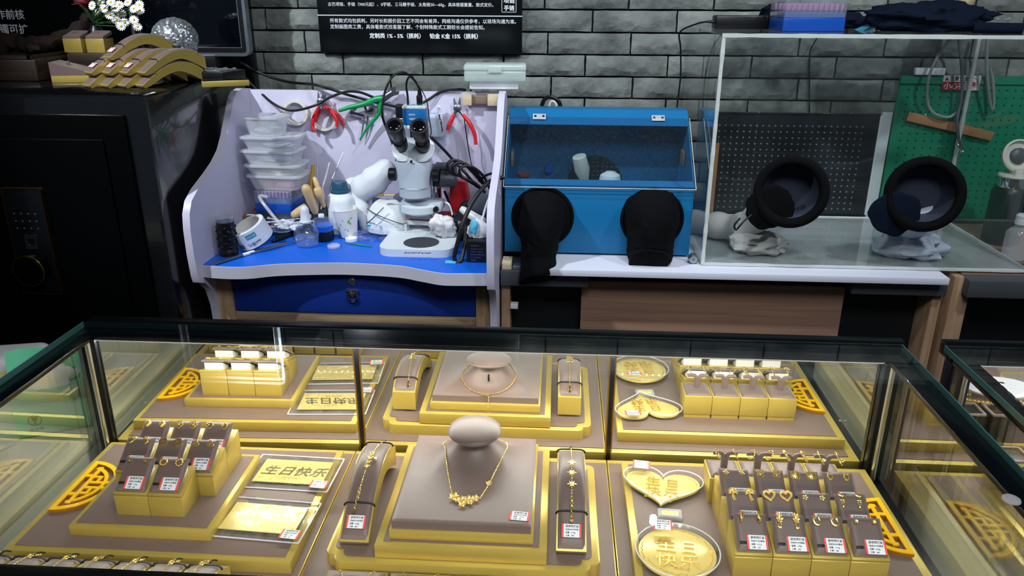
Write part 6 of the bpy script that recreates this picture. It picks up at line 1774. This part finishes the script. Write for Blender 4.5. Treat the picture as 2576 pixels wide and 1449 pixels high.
MP = T3(0, .0020, HF + .0036) @ R3(PT, 'X')               # pad frame: x across, y up the pad, z out


def padf(u, v): return Vector(((u - .5) * PW, v * PL, .0015 + .0026 * math.sqrt(max(0, min(1, 9 * min(u, 1 - u), 11 * min(v, 1 - v))))))


M_PAD = mesh('pad', G().sheet(padf, 14, 16, th=.0022, M=MP), 'brown_satin', 50)
zt_ = HF + .0030 + math.sin(PT) * PL
M_FOAM = mesh('foam_support', G().add([(-.0145, .016, HF + .005), (.0145, .016, HF + .005), (.0145, .0375, HF + .013), (-.0145, .0375, HF + .013), (-.0145, .016, HF + .0105), (.0145, .016, HF + .0105), (.0145, .0370, HF + .0245), (-.0145, .0370, HF + .0245)],
                                      [(0, 3, 2, 1), (4, 5, 6, 7), (0, 1, 5, 4), (1, 2, 6, 5), (2, 3, 7, 6), (3, 0, 4, 7)]), 'white_foam', 0)
M_CLIP = mesh('black_clip', G().box((-.0115, .0085, .0047), (.0075, .0030, .0016), MP, .0006), 'elastic_black')
TAGM = MP @ T3(.0040, .0093, .0044)


def earring_block(label, x, y, z, price, group, tagshift=0.0):
    t = thing('earring_stand', label, 'earring stand', T3(x, y, z), group)
    part('body', M_BODY, None, t); part('lip', M_LIP, None, t); part('pad', M_PAD, None, t); part('foam_support', M_FOAM, None, t)
    if price:
        part('black_clip', M_CLIP, None, t); tag_part(t, TAGM @ T3(tagshift), price)
    return t


# earring shapes: x across, y up, z out of the pad, about 1 cm


def e_puff(g): g.prism(rounded_poly([(-.0055, 0), (0, -.0065), (.0055, 0), (0, .0065)], [.003] * 4, 4), 0, .0030, None, .0024, 4)
def e_flower4(g):
    for k in range(5): a = 2 * PI * k / 5; g.torus((.0030 * math.cos(a), .0030 * math.sin(a), .001), .0021, .00075, None, 12, 6)
    g.ball((0, 0, .0015), .0012)
def e_lotus(g):
    for k in range(5): a = PI * (.1 + .2 * k); g.ball((.0032 * math.cos(a), .0032 * math.sin(a), .001), (.0023, .0016, .0009), None, 8, 5)
    g.torus((0, -.001, .001), .0030, .0008, None, 14, 6, PI, 2 * PI)
def e_lock(g): g.box((0, -.002, .001), (.0062, .0055, .0020), R3(PI / 4, 'Z') @ T3(0, .002, 0), .0008); g.torus((.0015, .0045, .001), .0026, .0008, None, 14, 6)
def e_square(g): g.ring(rrect(.0105, .0100, .003, 4), rrect(.0050, .0048, .0015, 4), 0, .0018, R3(.25, 'Z'))
def e_trio(g):
    for c in ((0, .0020), (-.0026, -.0018), (.0026, -.0018)): g.torus((*c, .001), .0018, .0008, None, 12, 6)
def e_dot(g): g.lathe([(.0014, 0), (.0024, .0010), (.0024, .0026), (.0014, .0024)], None, 14); g.ball((0, 0, .0018), .0012)
def e_wreath(g):
    g.torus((0, 0, .001), .0040, .0009, None, 18, 6)
    for k in range(9): a = 2 * PI * k / 9; g.ball((.0042 * math.cos(a), .0042 * math.sin(a), .0016), (.0014, .0014, .0010), None, 7, 5)
def e_rose(g):
    flower(g, (0, 0, 0), .0040, n=5); flower(g, (0, 0, .0012), .0026, n=4, rot=.5)
def e_butterfly(g):
    for s in (-1, 1):
        g.torus((s * .0030, .0018, .001), .0022, .0007, R3(s * .4, 'Z'), 12, 6, sx=1.25); g.torus((s * .0024, -.0020, .001), .0016, .0006, None, 12, 6)
    g.ball((0, 0, .001), (.0009, .0030, .0009))
def e_sunburst(g):
    g.ring(rrect(.0115, .0100, .002, 3), rrect(.0100, .0085, .002, 3), 0, .0010)
    for k in range(12): a = 2 * PI * k / 12; g.turned((.0012 * math.cos(a), .0012 * math.sin(a), .0016), (.0050 * math.cos(a), .0045 * math.sin(a), .0008), [(0, .0006), (1, .0009)], 6)
    g.ball((0, 0, .0018), .0014)
def e_drop(g): g.torus((0, 0, .001), .0026, .0009, None, 16, 6, sy=1.5); g.ball((0, .0030, .0010), .0010)
def e_palm(g):
    for k in range(11): a = math.radians(-20 + k * 22); g.tube([(0, .002, .001), (.0032 * math.cos(a), .002 + .0032 * math.sin(a), .0024), (.0056 * math.cos(a), .002 + .0056 * math.sin(a), .0012)], .0007, 5, sub=3)
    g.tube([(0, .002, .001), (.0010, -.003, .0012), (.0026, -.0075, .001)], .0010, 6, sub=3); g.tube([(0, .002, .001), (-.0006, -.004, .0012), (.0004, -.008, .001)], .0010, 6, sub=3)
def heart_pts(s, n=30): return [(s * 16 * math.sin(2 * PI * i / n) ** 3 / 16, s * (13 * math.cos(2 * PI * i / n) - 5 * math.cos(4 * PI * i / n) - 2 * math.cos(6 * PI * i / n) - math.cos(8 * PI * i / n)) / 16) for i in range(n)]
def e_heart(g):
    g.tube([(x, y, .0012) for x, y in heart_pts(.0062, 26)], .0016, 7, sub=2, closed=True)
    for x, y in heart_pts(.0063, 26): g.ball((x, y, .0020), (.0012, .0012, .0010), None, 6, 4)
def e_clover(g): flower(g, (0, 0, 0), .0036, n=5, petal=.42, cup=.1)
def e_dangle(g):
    for s in (-1, 1): g.ball((s * .0032, .0020, .0012), (.0036, .0022, .0008), R3(s * .6, 'Z'), 8, 5); g.ball((s * .0020, -.0014, .0012), (.0022, .0015, .0007), R3(-s * .5, 'Z'), 8, 5)
    g.torus((0, -.0055, .001), .0014, .0006, None, 10, 5); g.ball((0, -.0095, .001), (.0018, .0030, .0009), None, 8, 5)
def e_huggie(g): g.torus((0, -.0005, .0030), .0045, .0011, R3(PI / 2, 'Y') @ T3(-.0030, 0, -.0030), 18, 7); g.box((0, .001, .0068), (.0034, .0085, .0012), None, .0005)
def e_branch(g):
    flower(g, (0, .0045, .0006), .0034, n=5); flower(g, (.0006, -.0002, .0010), .0042, n=5, rot=.4)
    g.tube([(.001, -.003, .001), (.003, -.0065, .001)], .0006, 5, sub=1); g.ball((.0048, -.0080, .001), (.0026, .0013, .0006), R3(-.5, 'Z') , 8, 5); g.ball((.0020, -.0088, .001), (.0011, .0020, .0006), None, 8, 5)
def e_shoe(g): g.torus((0, -.0005, .001), .0040, .0012, None, 20, 7, math.radians(115), math.radians(425), sy=1.15); g.torus((0, -.0005, .001), .0030, .0005, None, 18, 5, math.radians(120), math.radians(420), sy=1.15)
def e_hoop(g): g.torus((0, -.006, 0), .0068, .0007, R3(PI / 2 - .5, 'Y'), 24, 6, math.radians(110), math.radians(440))
def e_twist(g): chain(g, [(.0068 * math.sin(a) * .5, -.006 + .0068 * math.cos(a), .0068 * math.sin(a) * .8) for a in [2 * PI * k / 12 for k in range(11)]], .0010, .0017)
def e_wide(g): g.torus((0, -.006, 0), .0068, .0017, R3(PI / 2 - .6, 'Y'), 24, 8, math.radians(90), math.radians(400))
def e_bigdangle(g): g.torus((0, -.008, 0), .0090, .0008, R3(PI / 2 - .5, 'Y'), 26, 6); flower(g, (0, -.0175, .002), .0036, n=5); flower(g, (.002, -.0155, .001), .0028, n=5)


KINDS = dict(puff=e_puff, flower4=e_flower4, lotus=e_lotus, lock=e_lock, square=e_square, trio=e_trio, dot=e_dot, wreath=e_wreath, rose=e_rose, butterfly=e_butterfly, sunburst=e_sunburst, drop=e_drop,
             palm=e_palm, heart=e_heart, clover=e_clover, dangle=e_dangle, huggie=e_huggie, branch=e_branch, shoe=e_shoe, hoop=e_hoop, twist=e_twist, wide=e_wide, bigdangle=e_bigdangle)
EM = {}
for k_, f_ in KINDS.items():
    g = G(); f_(g); EM[k_] = mesh('earring', g, 'gold_matte' if k_ in ('puff', 'branch', 'heart', 'palm') else 'gold', 45)
DESC = dict(puff='gold puffed diamond', flower4='gold openwork blossom', lotus='gold lotus', lock='gold padlock', square='gold hollow square', trio='gold three ring', dot='tiny gold bezel', wreath='gold wreath', rose='gold rose',
            butterfly='gold butterfly', sunburst='gold sunburst', drop='small gold drop', palm='gold palm tree', heart='large gold open heart', clover='small gold five petal', dangle='gold butterfly dangle', huggie='gold huggie hoop',
            branch='matte gold blossom branch', shoe='gold horseshoe', hoop='thin gold hoop', twist='twisted gold hoop', wide='wide gold hoop', bigdangle='large gold hoop with blossom')


def put_earrings(kind, t, where, Mloc=None, dx=.0098, yy=.0368):
    for s in (-1, 1):
        M = t.matrix_basis @ (MP @ T3(s * dx - .0010, yy, .0042) if Mloc is None else Mloc @ T3(s * dx, 0, 0))
        if s > 0 and kind in ('branch', 'dangle', 'lotus', 'trio', 'lock'): M = M @ Matrix.Scale(-1, 4, (1, 0, 0))
        M = M @ R3(random.uniform(-.15, .15), 'Z')
        single('earring', EM[kind], None, '%s earring %s, %s of its pair' % (DESC[kind], where, 'left' if s < 0 else 'right'), 'earring', 'pair of %s earrings %s' % (DESC[kind], where), M=M)


W1 = ('1.14', '0.99', '1.28', '2.61', '1.86', '3.14', '0.70', '1.06')
ordn = ['first', 'second', 'third', 'fourth']
LEFT = [(.774, -.486 - .0214, ['dot', 'wreath'], 'front'), (.8185, -.4875 - .0423, ['lock', 'square', 'trio'], 'middle'), (.863, -.4875 - .0423, ['puff', 'flower4', 'lotus'], 'back')]
n_ = 0
for (y, xf, kinds, rn) in LEFT:
    for i, kd in enumerate(kinds):
        t = earring_block('earring stand with %s earrings in the left group' % DESC[kd], xf + i * .0425, y, Z1B, lines_for('黄金', W1[n_ % 8], '200'), 'earring stands on the small tray', .0012 * (i % 2))
        put_earrings(kd, t, 'on the left group stand'); n_ += 1
RIGHT = [(.7295, ['huggie', 'branch', 'shoe', 'dot']), (.7745, ['palm', 'heart', 'clover', 'dangle']), (.8195, ['rose', 'butterfly', 'sunburst', 'drop'])]
for r_, (y, kinds) in enumerate(RIGHT):
    for i, kd in enumerate(kinds):
        t = earring_block('earring stand with %s earrings in the right group' % DESC[kd], .2280 + i * .0425, y, Z1, lines_for('黄金', W1[(n_ + 3) % 8], '300' if i % 2 else '200'), 'earring stands on the right tray', .0014 * ((i + r_) % 2))
        put_earrings(kd, t, 'on the right group stand'); n_ += 1
# back row: flat cushions with a T shaped holder for hoops


def cu2(u, v): return Vector(((u - .5) * .0385, .002 + .040 * v, .0315 + .0045 * math.sqrt(max(0, min(1, 6 * min(u, 1 - u), 6 * min(v, 1 - v))))))


M_CUSH = mesh('cushion', G().sheet(cu2, 12, 12, th=.004), 'brown_satin', 50)
g = G()
for s in (-1, 1):
    g.tube([(s * .0010, .022, .034), (s * .0016, .022, .046), (s * .0030, .022, .0535), (s * .0070, .022, .0565), (s * .0155, .022, .0560)], .0030, 8, sub=4, taper=lambda q: 1.2 - .3 * q)
M_TBAR = mesh('holder', g, 'brown_satin', 50)
g = G().b2((-BW / 2 + .0002, 0, 0), (BW / 2 - .0002, BD, .0315), bev=.0006); M_CUBE = mesh('body', g, 'gold_leatherette')
for i, kd in enumerate(['hoop', 'twist', 'wide', 'bigdangle']):
    t = thing('earring_stand', 'earring stand with T holder and %s earrings, back row right' % DESC[kd], 'earring stand', T3(.2235 + i * .0425, .8655, Z1 + .006), 'hoop earring stands in the back row')
    part('body', M_CUBE, None, t); part('cushion', M_CUSH, None, t); part('holder', M_TBAR, None, t); part('riser', G().b2((-BW / 2 + .001, .001, -.006), (BW / 2 - .001, BD - .001, 0)), 'gold_leatherette', t)
    put_earrings(kd, t, 'on the T holder', T3(0, .0195, .0605), .0110)

# ---------------------------------------------------------------- gift cards in plastic sleeves


def gift_card(label, cx_, cy_, rot, face, price):
    t = thing('gold_gift_card', label, 'gift card', T3(cx_, cy_, Z1 + .0004) @ R3(math.radians(rot), 'Z'), 'gold gift cards in clear sleeves')

    def sl(u, v):
        x, y = (u - .5) * .120, (v - .5) * .080; e = min(u, 1 - u, v, 1 - v)
        z = .0006 + .0042 * min(1, e * 9) + .0006 * noise.noise(Vector((x * 60 + cx_ * 90, y * 70, 2))) + (.0028 * max(0, v - .9) * 10 * (.5 + .5 * math.sin(u * 9)) if face == 2 else 0)
        return Vector((x, y, z))
    part('sleeve', G().sheet(sl, 30, 22, th=lambda p: Vector((p[0], p[1], 0))), 'clear_film', t, 60)
    part('edge_glint', G().ring(rrect(.120, .080, .002, 2), rrect(.1165, .0765, .002, 2), .0004, .0012), 'milky_glint', t)  # milky border ring stands in for the white glints along the sleeve edge
    part('rigid_case', G().ring(rrect(.106, .064, .002, 2), rrect(.098, .056, .0015, 2), .0004, .0044), 'clear_plastic', t)
    cd = part('gold_card', G().b2((-.0475, -.0265, .0016), (.0475, .0265, .0026)), 'gold_foil', t)
    part('case_window', G().b2((-.049, -.028, .0036), (.049, .028, .0042)), 'clear_plastic', t)
    if face == 1:
        g = G().text('生日快乐', .0222, T3(.001, -.0082, .0027), 'CENTER', bold=.022, shear=.25); part('brush_lettering', g, 'gold_ink', cd, 0)
        g = G().text('Happy', .0075, T3(.001, .0125, .0027), 'CENTER', shear=.35); g.text('Birthday', .0075, T3(.001, -.0175, .0027), 'CENTER', shear=.35)
        for k in range(28):
            a = 2 * PI * k / 28
            if abs(math.cos(a)) > .93: continue
            p, q = (.016 * math.cos(a), .010 * math.sin(a) + .001), (.027 * math.cos(a), .0225 * math.sin(a) + .001)
            g.tube([(p[0] * 1.2, p[1] * 1.6, .0027), (q[0] * 1.1, q[1] * 1.05, .0027)], .00022, 3, sub=1)
        for cx2, cy2 in ((-.038, .018), (.036, .020), (-.040, -.018), (.042, .006), (-.030, .020), (-.024, -.021)): g.torus((cx2, cy2, .0027), .0018, .0002, None, 10, 3)
        part('fine_print', g, 'gold_lines', cd, 0)
    else:
        g = G()
        for k in range(9):
            for j in range(6): g.tube([(-.006 + k * .0042 - .012, .019 - j * .0062, .0027), (-.0042 + k * .0042 - .012, .0176 - j * .0062, .0027), (-.0048 + k * .0042 - .012, .0160 - j * .0062, .0027)], .00022, 3, sub=1)
        for s_ in (1, -1): g.tube([(.042, s_ * .022, .0027), (.036, s_ * .0235, .0027), (.044, s_ * .016, .0027)], .0003, 3, sub=1)
        g.text('师恩', .0125, T3(.0335, .006, .0027), 'CENTER', shear=.2)
        part('faint_print', g, 'gold_lines', cd, 0)
    tag_part(t, T3(.046, -.0305, .0058) @ R3(math.radians(-2), 'Z'), price)


gift_card('gold birthday gift card with brush characters in a clear sleeve', -.350, .897, -2.0, 1, lines_for('金钞', '1.00', '150'))
gift_card('gold gift card with faint verses in a crumpled clear sleeve', -.354, .7955, -3.5, 2, lines_for('金钞', '1.00', '150'))


# ---------------------------------------------------------------- gold plaques


def scaled(pts, k, c=(0, 0)): return [(c[0] + (x - c[0]) * k, c[1] + (y - c[1]) * k) for x, y in pts]


def plaque(label, M, pts, textrows, price, tagM, rays):
    t = thing('gold_plaque', label, 'plaque', M)
    cs = part('clear_case', G().ring(pts, scaled(pts, .955), .0004, .0105).prism(pts, .0002, .0012), 'clear_plastic', t, 30)
    part('lid', G().prism(scaled(pts, .985), .0098, .0106), 'clear_plastic', cs, 30)
    part('case_rim_glint', G().tube([(x, y, .0105) for x, y in pts], .0008, 6, sub=1, closed=True), 'milky_glint', cs)  # milky tube draws the glint along the clear case outline
    gf = part('gold_face', G().prism(scaled(pts, .925), .0030, .0062, None, .0008), 'gold_foil', t, 30)
    g = G()
    for s, x, y, sz in textrows: g.text(s, sz, T3(x, y, .0063), 'CENTER', .0013, .012)
    part('raised_characters', g, 'gold', gf, 0)
    g = G()
    for r_ in rays: chain(g, [(x, y, .0064) for x, y in r_], .0006, .0014)
    part('raised_border', g, 'gold', gf, 60)
    g = G().text('1000mg', .0055, T3(.004, -.031 if len(textrows) > 1 and not rays[0][0][0] > 9 else -.03, .0063), 'CENTER'); g.text('足金999', .005, T3(-.014, -.027, .0063), 'CENTER'); g.text('Happy', .006, T3(.010, .027, .0063), shear=.3)
    part('fine_print', g, 'gold_lines', gf, 0)
    tag_part(t, tagM, price)


ci = [(.0485 * math.cos(2 * PI * k / 48), .0475 * math.sin(2 * PI * k / 48)) for k in range(48)]
arcp_ = lambda r, a0, a1, n=14: [(r * math.cos(math.radians(a0 + (a1 - a0) * k / n)) * (1 + .02 * math.sin(k * 2.7)), r * math.sin(math.radians(a0 + (a1 - a0) * k / n)) * (1 + .02 * math.sin(k * 1.9))) for k in range(n + 1)]
plaque('large round gold birthday plaque in a clear case at the front right', T3(.1495, .7600, Z1) @ R3(math.radians(-6), 'Z'), ci, [('生', -.013, .000, .0255), ('日', .0135, .000, .0235), ('快', -.013, -.0265, .0255), ('乐', .0135, -.0265, .0255)], lines_for('金章', '1.00', '160'), T3(-.017, .034, .0165) @ R3(.05, 'Z') @ R3(.12, 'X'),
       [arcp_(.040, -60, 35), arcp_(.038, -150, -75), arcp_(.041, 165, 205, 8), arcp_(.040, 50, 90, 8)])
hp = [(x, y + .004) for x, y in heart_pts(.0525, 60)]
hp = [(x, y * .86) for x, y in hp]
plaque('heart shaped gold birthday plaque in a clear case', T3(.1475, .8890, Z1) @ R3(math.radians(-9), 'Z'), hp, [('生', -.0125, .002, .0205), ('日', .0125, .002, .0190), ('快', -.0115, -.0195, .0205), ('乐', .0115, -.0195, .0205)], lines_for('金章', '1.00', '160'), T3(-.030, .033, .0150) @ R3(.05, 'Z') @ R3(.1, 'X'),
       [[(x * .84, y * .84) for x, y in hp[22:38]], [(x * .84, y * .84) for x, y in hp[8:16]], [(x * .84, y * .84) for x, y in hp[44:52]]])
t = thing('mini_gold_bar', 'tiny gold bar in a small clear case between the two plaques', 'gold bar', T3(.1510, .8370, Z1) @ R3(math.radians(-4), 'Z'))
part('clear_case', G().prism(rrect(.030, .019, .002, 3), 0, .0032, None, .0006), 'milky', t); part('gold_bar', G().b2((-.0105, -.0045, .0033), (.0105, .0045, .0040)), 'gold_foil', t)
part('case_lid', G().ring(rrect(.027, .0155, .001, 3), rrect(.0225, .0110, .001, 3), .0032, .0044), 'milky', t)
g = G()
for k in range(6): g.tube([(-.008 + k * .003, .0015, .0041), (-.0070 + k * .003, -.0005, .0041), (-.0078 + k * .003, -.0022, .0041)], .00025, 3, sub=1)
part('engraving', g, 'gold_ink', t, 0)

# ---------------------------------------------------------------- second case contents
gb2 = 'base boards of the second case'
for k, (a, b) in enumerate(((.562, .945), (.946, 1.32), (1.321, 1.668))):
    inset_board('base_board', 'brown base board on the floor of the second case, %s' % ('left', 'middle', 'right')[k], 'base board', a, b, .520, .987, .7675, ZB, (.008, .0015, .002, .008), gb2)


def bead_bust(label, x, y, z, s=1.0):
    t = thing('oval_bracelet_bust', label, 'display stand', T3(x, y, z))
    part('foot', G().prism(rrect(.11 * s, .075 * s, .004), 0, .012, None, .001), 'gold_leatherette', t)
    part('oval_body', G().lathe([(.052 * s, .012), (.050 * s, .020), (.038 * s, .034), (.036 * s, .050), (.046 * s, .058)], None, 40, 1.0, .62), 'brown_satin', t)
    part('oval_top', G().lathe([(.047 * s, .058), (.049 * s, .061), (.047 * s, .065), (.001, .067)], None, 40, 1.0, .62), 'board_white', t)
    part('slot', G().box((0, -.004, .0672), (.016, .0045, .0012), None, .0005), 'elastic_black', t)
    b = thing('gold_bead_bracelet', label.replace('bracelet stand', 'gold bead bracelet').replace('oval white topped', 'round'), 'bracelet', T3(x, y, z))
    bm_ = mesh('bead', G().ball((0, 0, 0), .0030, None, 10, 7), 'gold', 60)
    for k in range(44):
        a_ = 2 * PI * k / 44; o = part('bead', bm_, None, b); o.location = (.0462 * s * math.cos(a_), .0462 * s * .68 * math.sin(a_) - .004, .038 - .010 * math.sin(a_) * -1)


p = onZ(2500, 1025, .850)
inset_board('display_tray', 'gold edged brown tray in the second case', 'tray', .575, .93, .71, .94, ZB, Z1, (.008, .008, .008, .008))
bead_bust('oval white topped bracelet stand at the back of the second case', p.x + .022, min(p.y, .895), Z1)
bead_bust('oval white topped bracelet stand nearer the front of the second case', .705, .745, Z1)
for k, (x, y) in enumerate(((.600, .940), (.665, .940), (.730, .940), (.795, .940))):
    t = thing('ring_cube', 'brown ring display cube along the back of the second case, %s' % ('leftmost', 'second from left', 'third from left', 'rightmost')[k], 'display cube', T3(x, y, ZB if y > .94 else Z1), 'ring cubes in the second case')
    part('cube', G().box((0, -.004, .022), (.055, .036, .044), None, .003), 'interior_black', t); part('cube_edge', G().ring(rrect(.056, .037, .002, 2), rrect(.050, .031, .002, 2), .0435, .0465, T3(0, -.004, 0)), 'brown_satin', t)
g = G()
for k in range(5): flower(g, (.010 * math.cos(k * 1.256), .008 * math.sin(k * 1.256), .0), .012, n=6, rot=k)
flower(g, (0, 0, .008), .013, n=7)
single('gold_peony', g, 'gold_matte', 'large gold peony ornament in the second case', 'ornament', M=T3(.735, .930, Z1 + .052) @ R3(.8, 'X'))

# ================================================================ counter and things left of the case
cn = thing('side_counter', 'pale cream counter beside the left end of the jewellery case', 'counter', (-.93, .85, 0))
part('counter_body', G().b2((-1.24, .40, 0), (-.692, 1.28, .775), bev=.004), 'cream_laminate', cn, world=True)
part('counter_top', G().b2((-1.245, .395, .775), (-.690, 1.285, .795), bev=.003), 'cream_laminate', cn, world=True)
cz = .7952


def pillow(w_, d_, h_, amp, seed, nu=26, nv=20):
    def f(u, v):
        e = max(0, min(1, 3.2 * min(u, 1 - u), 3.2 * min(v, 1 - v)))
        return Vector(((u - .5) * w_, (v - .5) * d_, h_ / 2 + h_ / 2 * e ** .45 + amp * noise.noise(Vector((u * 5, v * 4, seed)))))
    return G().sheet(f, nu, nv, th=lambda p: Vector((p[0], p[1], max(0, h_ - p[2] * 1.0) * .5)))


t = thing('green_tissue_pack', 'green plastic wrapped tissue pack left of the jewellery case', 'tissue pack', T3(-.772, 1.015, cz) @ R3(math.radians(28), 'Z'))
part('pack_body', G().box((0, 0, .027), (.135, .080, .054), None, .012, 4), 'green_wrap', t)
part('open_flap', G().sheet(lambda u, v: Vector((-.045 + .10 * u, .030 + .020 * v + .006 * math.sin(u * 7), .050 + .058 * v)), 16, 8, th=.0015), 'green_wrap', t)
part('tissue', G().lump((.005, .022, .062), (.036, .012, .026), .4, 2.6, 91, 26, 16), 'paper_white', t)
g = G().torus((0, 0, 0), .0085, .0006, frame_y(-.010, -.0402, .030), 20, 4).lathe([(.0045, 0), (.0035, -.006), (.001, -.008), (.001, -.012), (.0035, -.0125)], T3(-.010, -.0404, .0365) @ R3(0, 'X') @ Matrix.Scale(.05, 4, (0, 1, 0)), 10)
g.text('食品级', .0065, frame_y(-.010, -.0404, .013), 'CENTER', bold=.01); part('printed_mark', g, 'green_ink', t, 0)
t = thing('white_tissue_bag', 'tall white and cream plastic bag beside the case at the left edge', 'bag', T3(-.900, 1.10, cz) @ R3(math.radians(14), 'Z'))
part('bag_body', G().box((0, 0, .040), (.15, .075, .078), None, .016, 4), 'bag_white', t)
part('cream_panel', G().b2((-.005, -.0385, .004), (.072, -.0370, .060), bev=.0005), 'bag_yellow', t)
g = G(); g.torus((0, 0, 0), .012, .0012, frame_y(.045, -.0388, .022), 20, 5); g.text('抽', .012, frame_y(.045, -.0388, .018), 'CENTER', bold=.01); part('round_mark', g, 'silver_frame', t, 0)
t = thing('kraft_box', 'olive brown box with a dark lower band behind the green tissue pack', 'box', T3(-.745, 1.155, cz) @ R3(math.radians(-6), 'Z'))
part('box_body', G().b2((-.045, -.035, .022), (.045, .035, .075), bev=.002), 'kraft', t); part('dark_band', G().b2((-.046, -.036, 0), (.046, .036, .0218), bev=.001), 'plastic_black', t)
t = thing('clear_pump_bottle', 'clear plastic bottle with a blue neck at the left picture edge', 'bottle', T3(-.815, .955, cz))
part('bottle_body', G().lathe([(.028, 0), (.032, .004), (.032, .052), (.020, .066), (.011, .070)], None, 26), 'milky', t); part('blue_neck', G().lathe([(.011, .068), (.013, .072), (.012, .092), (.008, .096)], None, 20), 'burr_blue', t)
# wall lamp above the picture (its glint shows in the glass top) and a clear bumper on the case
wl = thing('wall_lamp', 'small round wall lamp above the brick, out of frame', 'lamp', (.375, 2.40, 2.30))
part('lamp_body', G().turned((0, .05, .02), (0, 0, 0), [(0, .03), (.3, .045), (1, .045)], 24), 'plastic_black', wl)
part('lamp_disc', G().turned((0, 0, 0), (0, -.001, -.0004), [(0, .014), (1, .014)], 24), 'lamp_glow', wl)
p = onZ(2552, 1258, GZ)
single('clear_bumper', G().lathe([(.0085, 0), (.008, .0015), (.005, .003), (.001, .0034)], T3(p.x - .003, p.y, GZ), 20), 'milky', 'small round clear bumper on the right edge of the case glass', 'bumper')
for c_ in ('transparent_max_bounces', 'max_bounces'):
    if hasattr(sc, 'cycles'): setattr(sc.cycles, c_, 48 if c_[0] == 't' else 14)
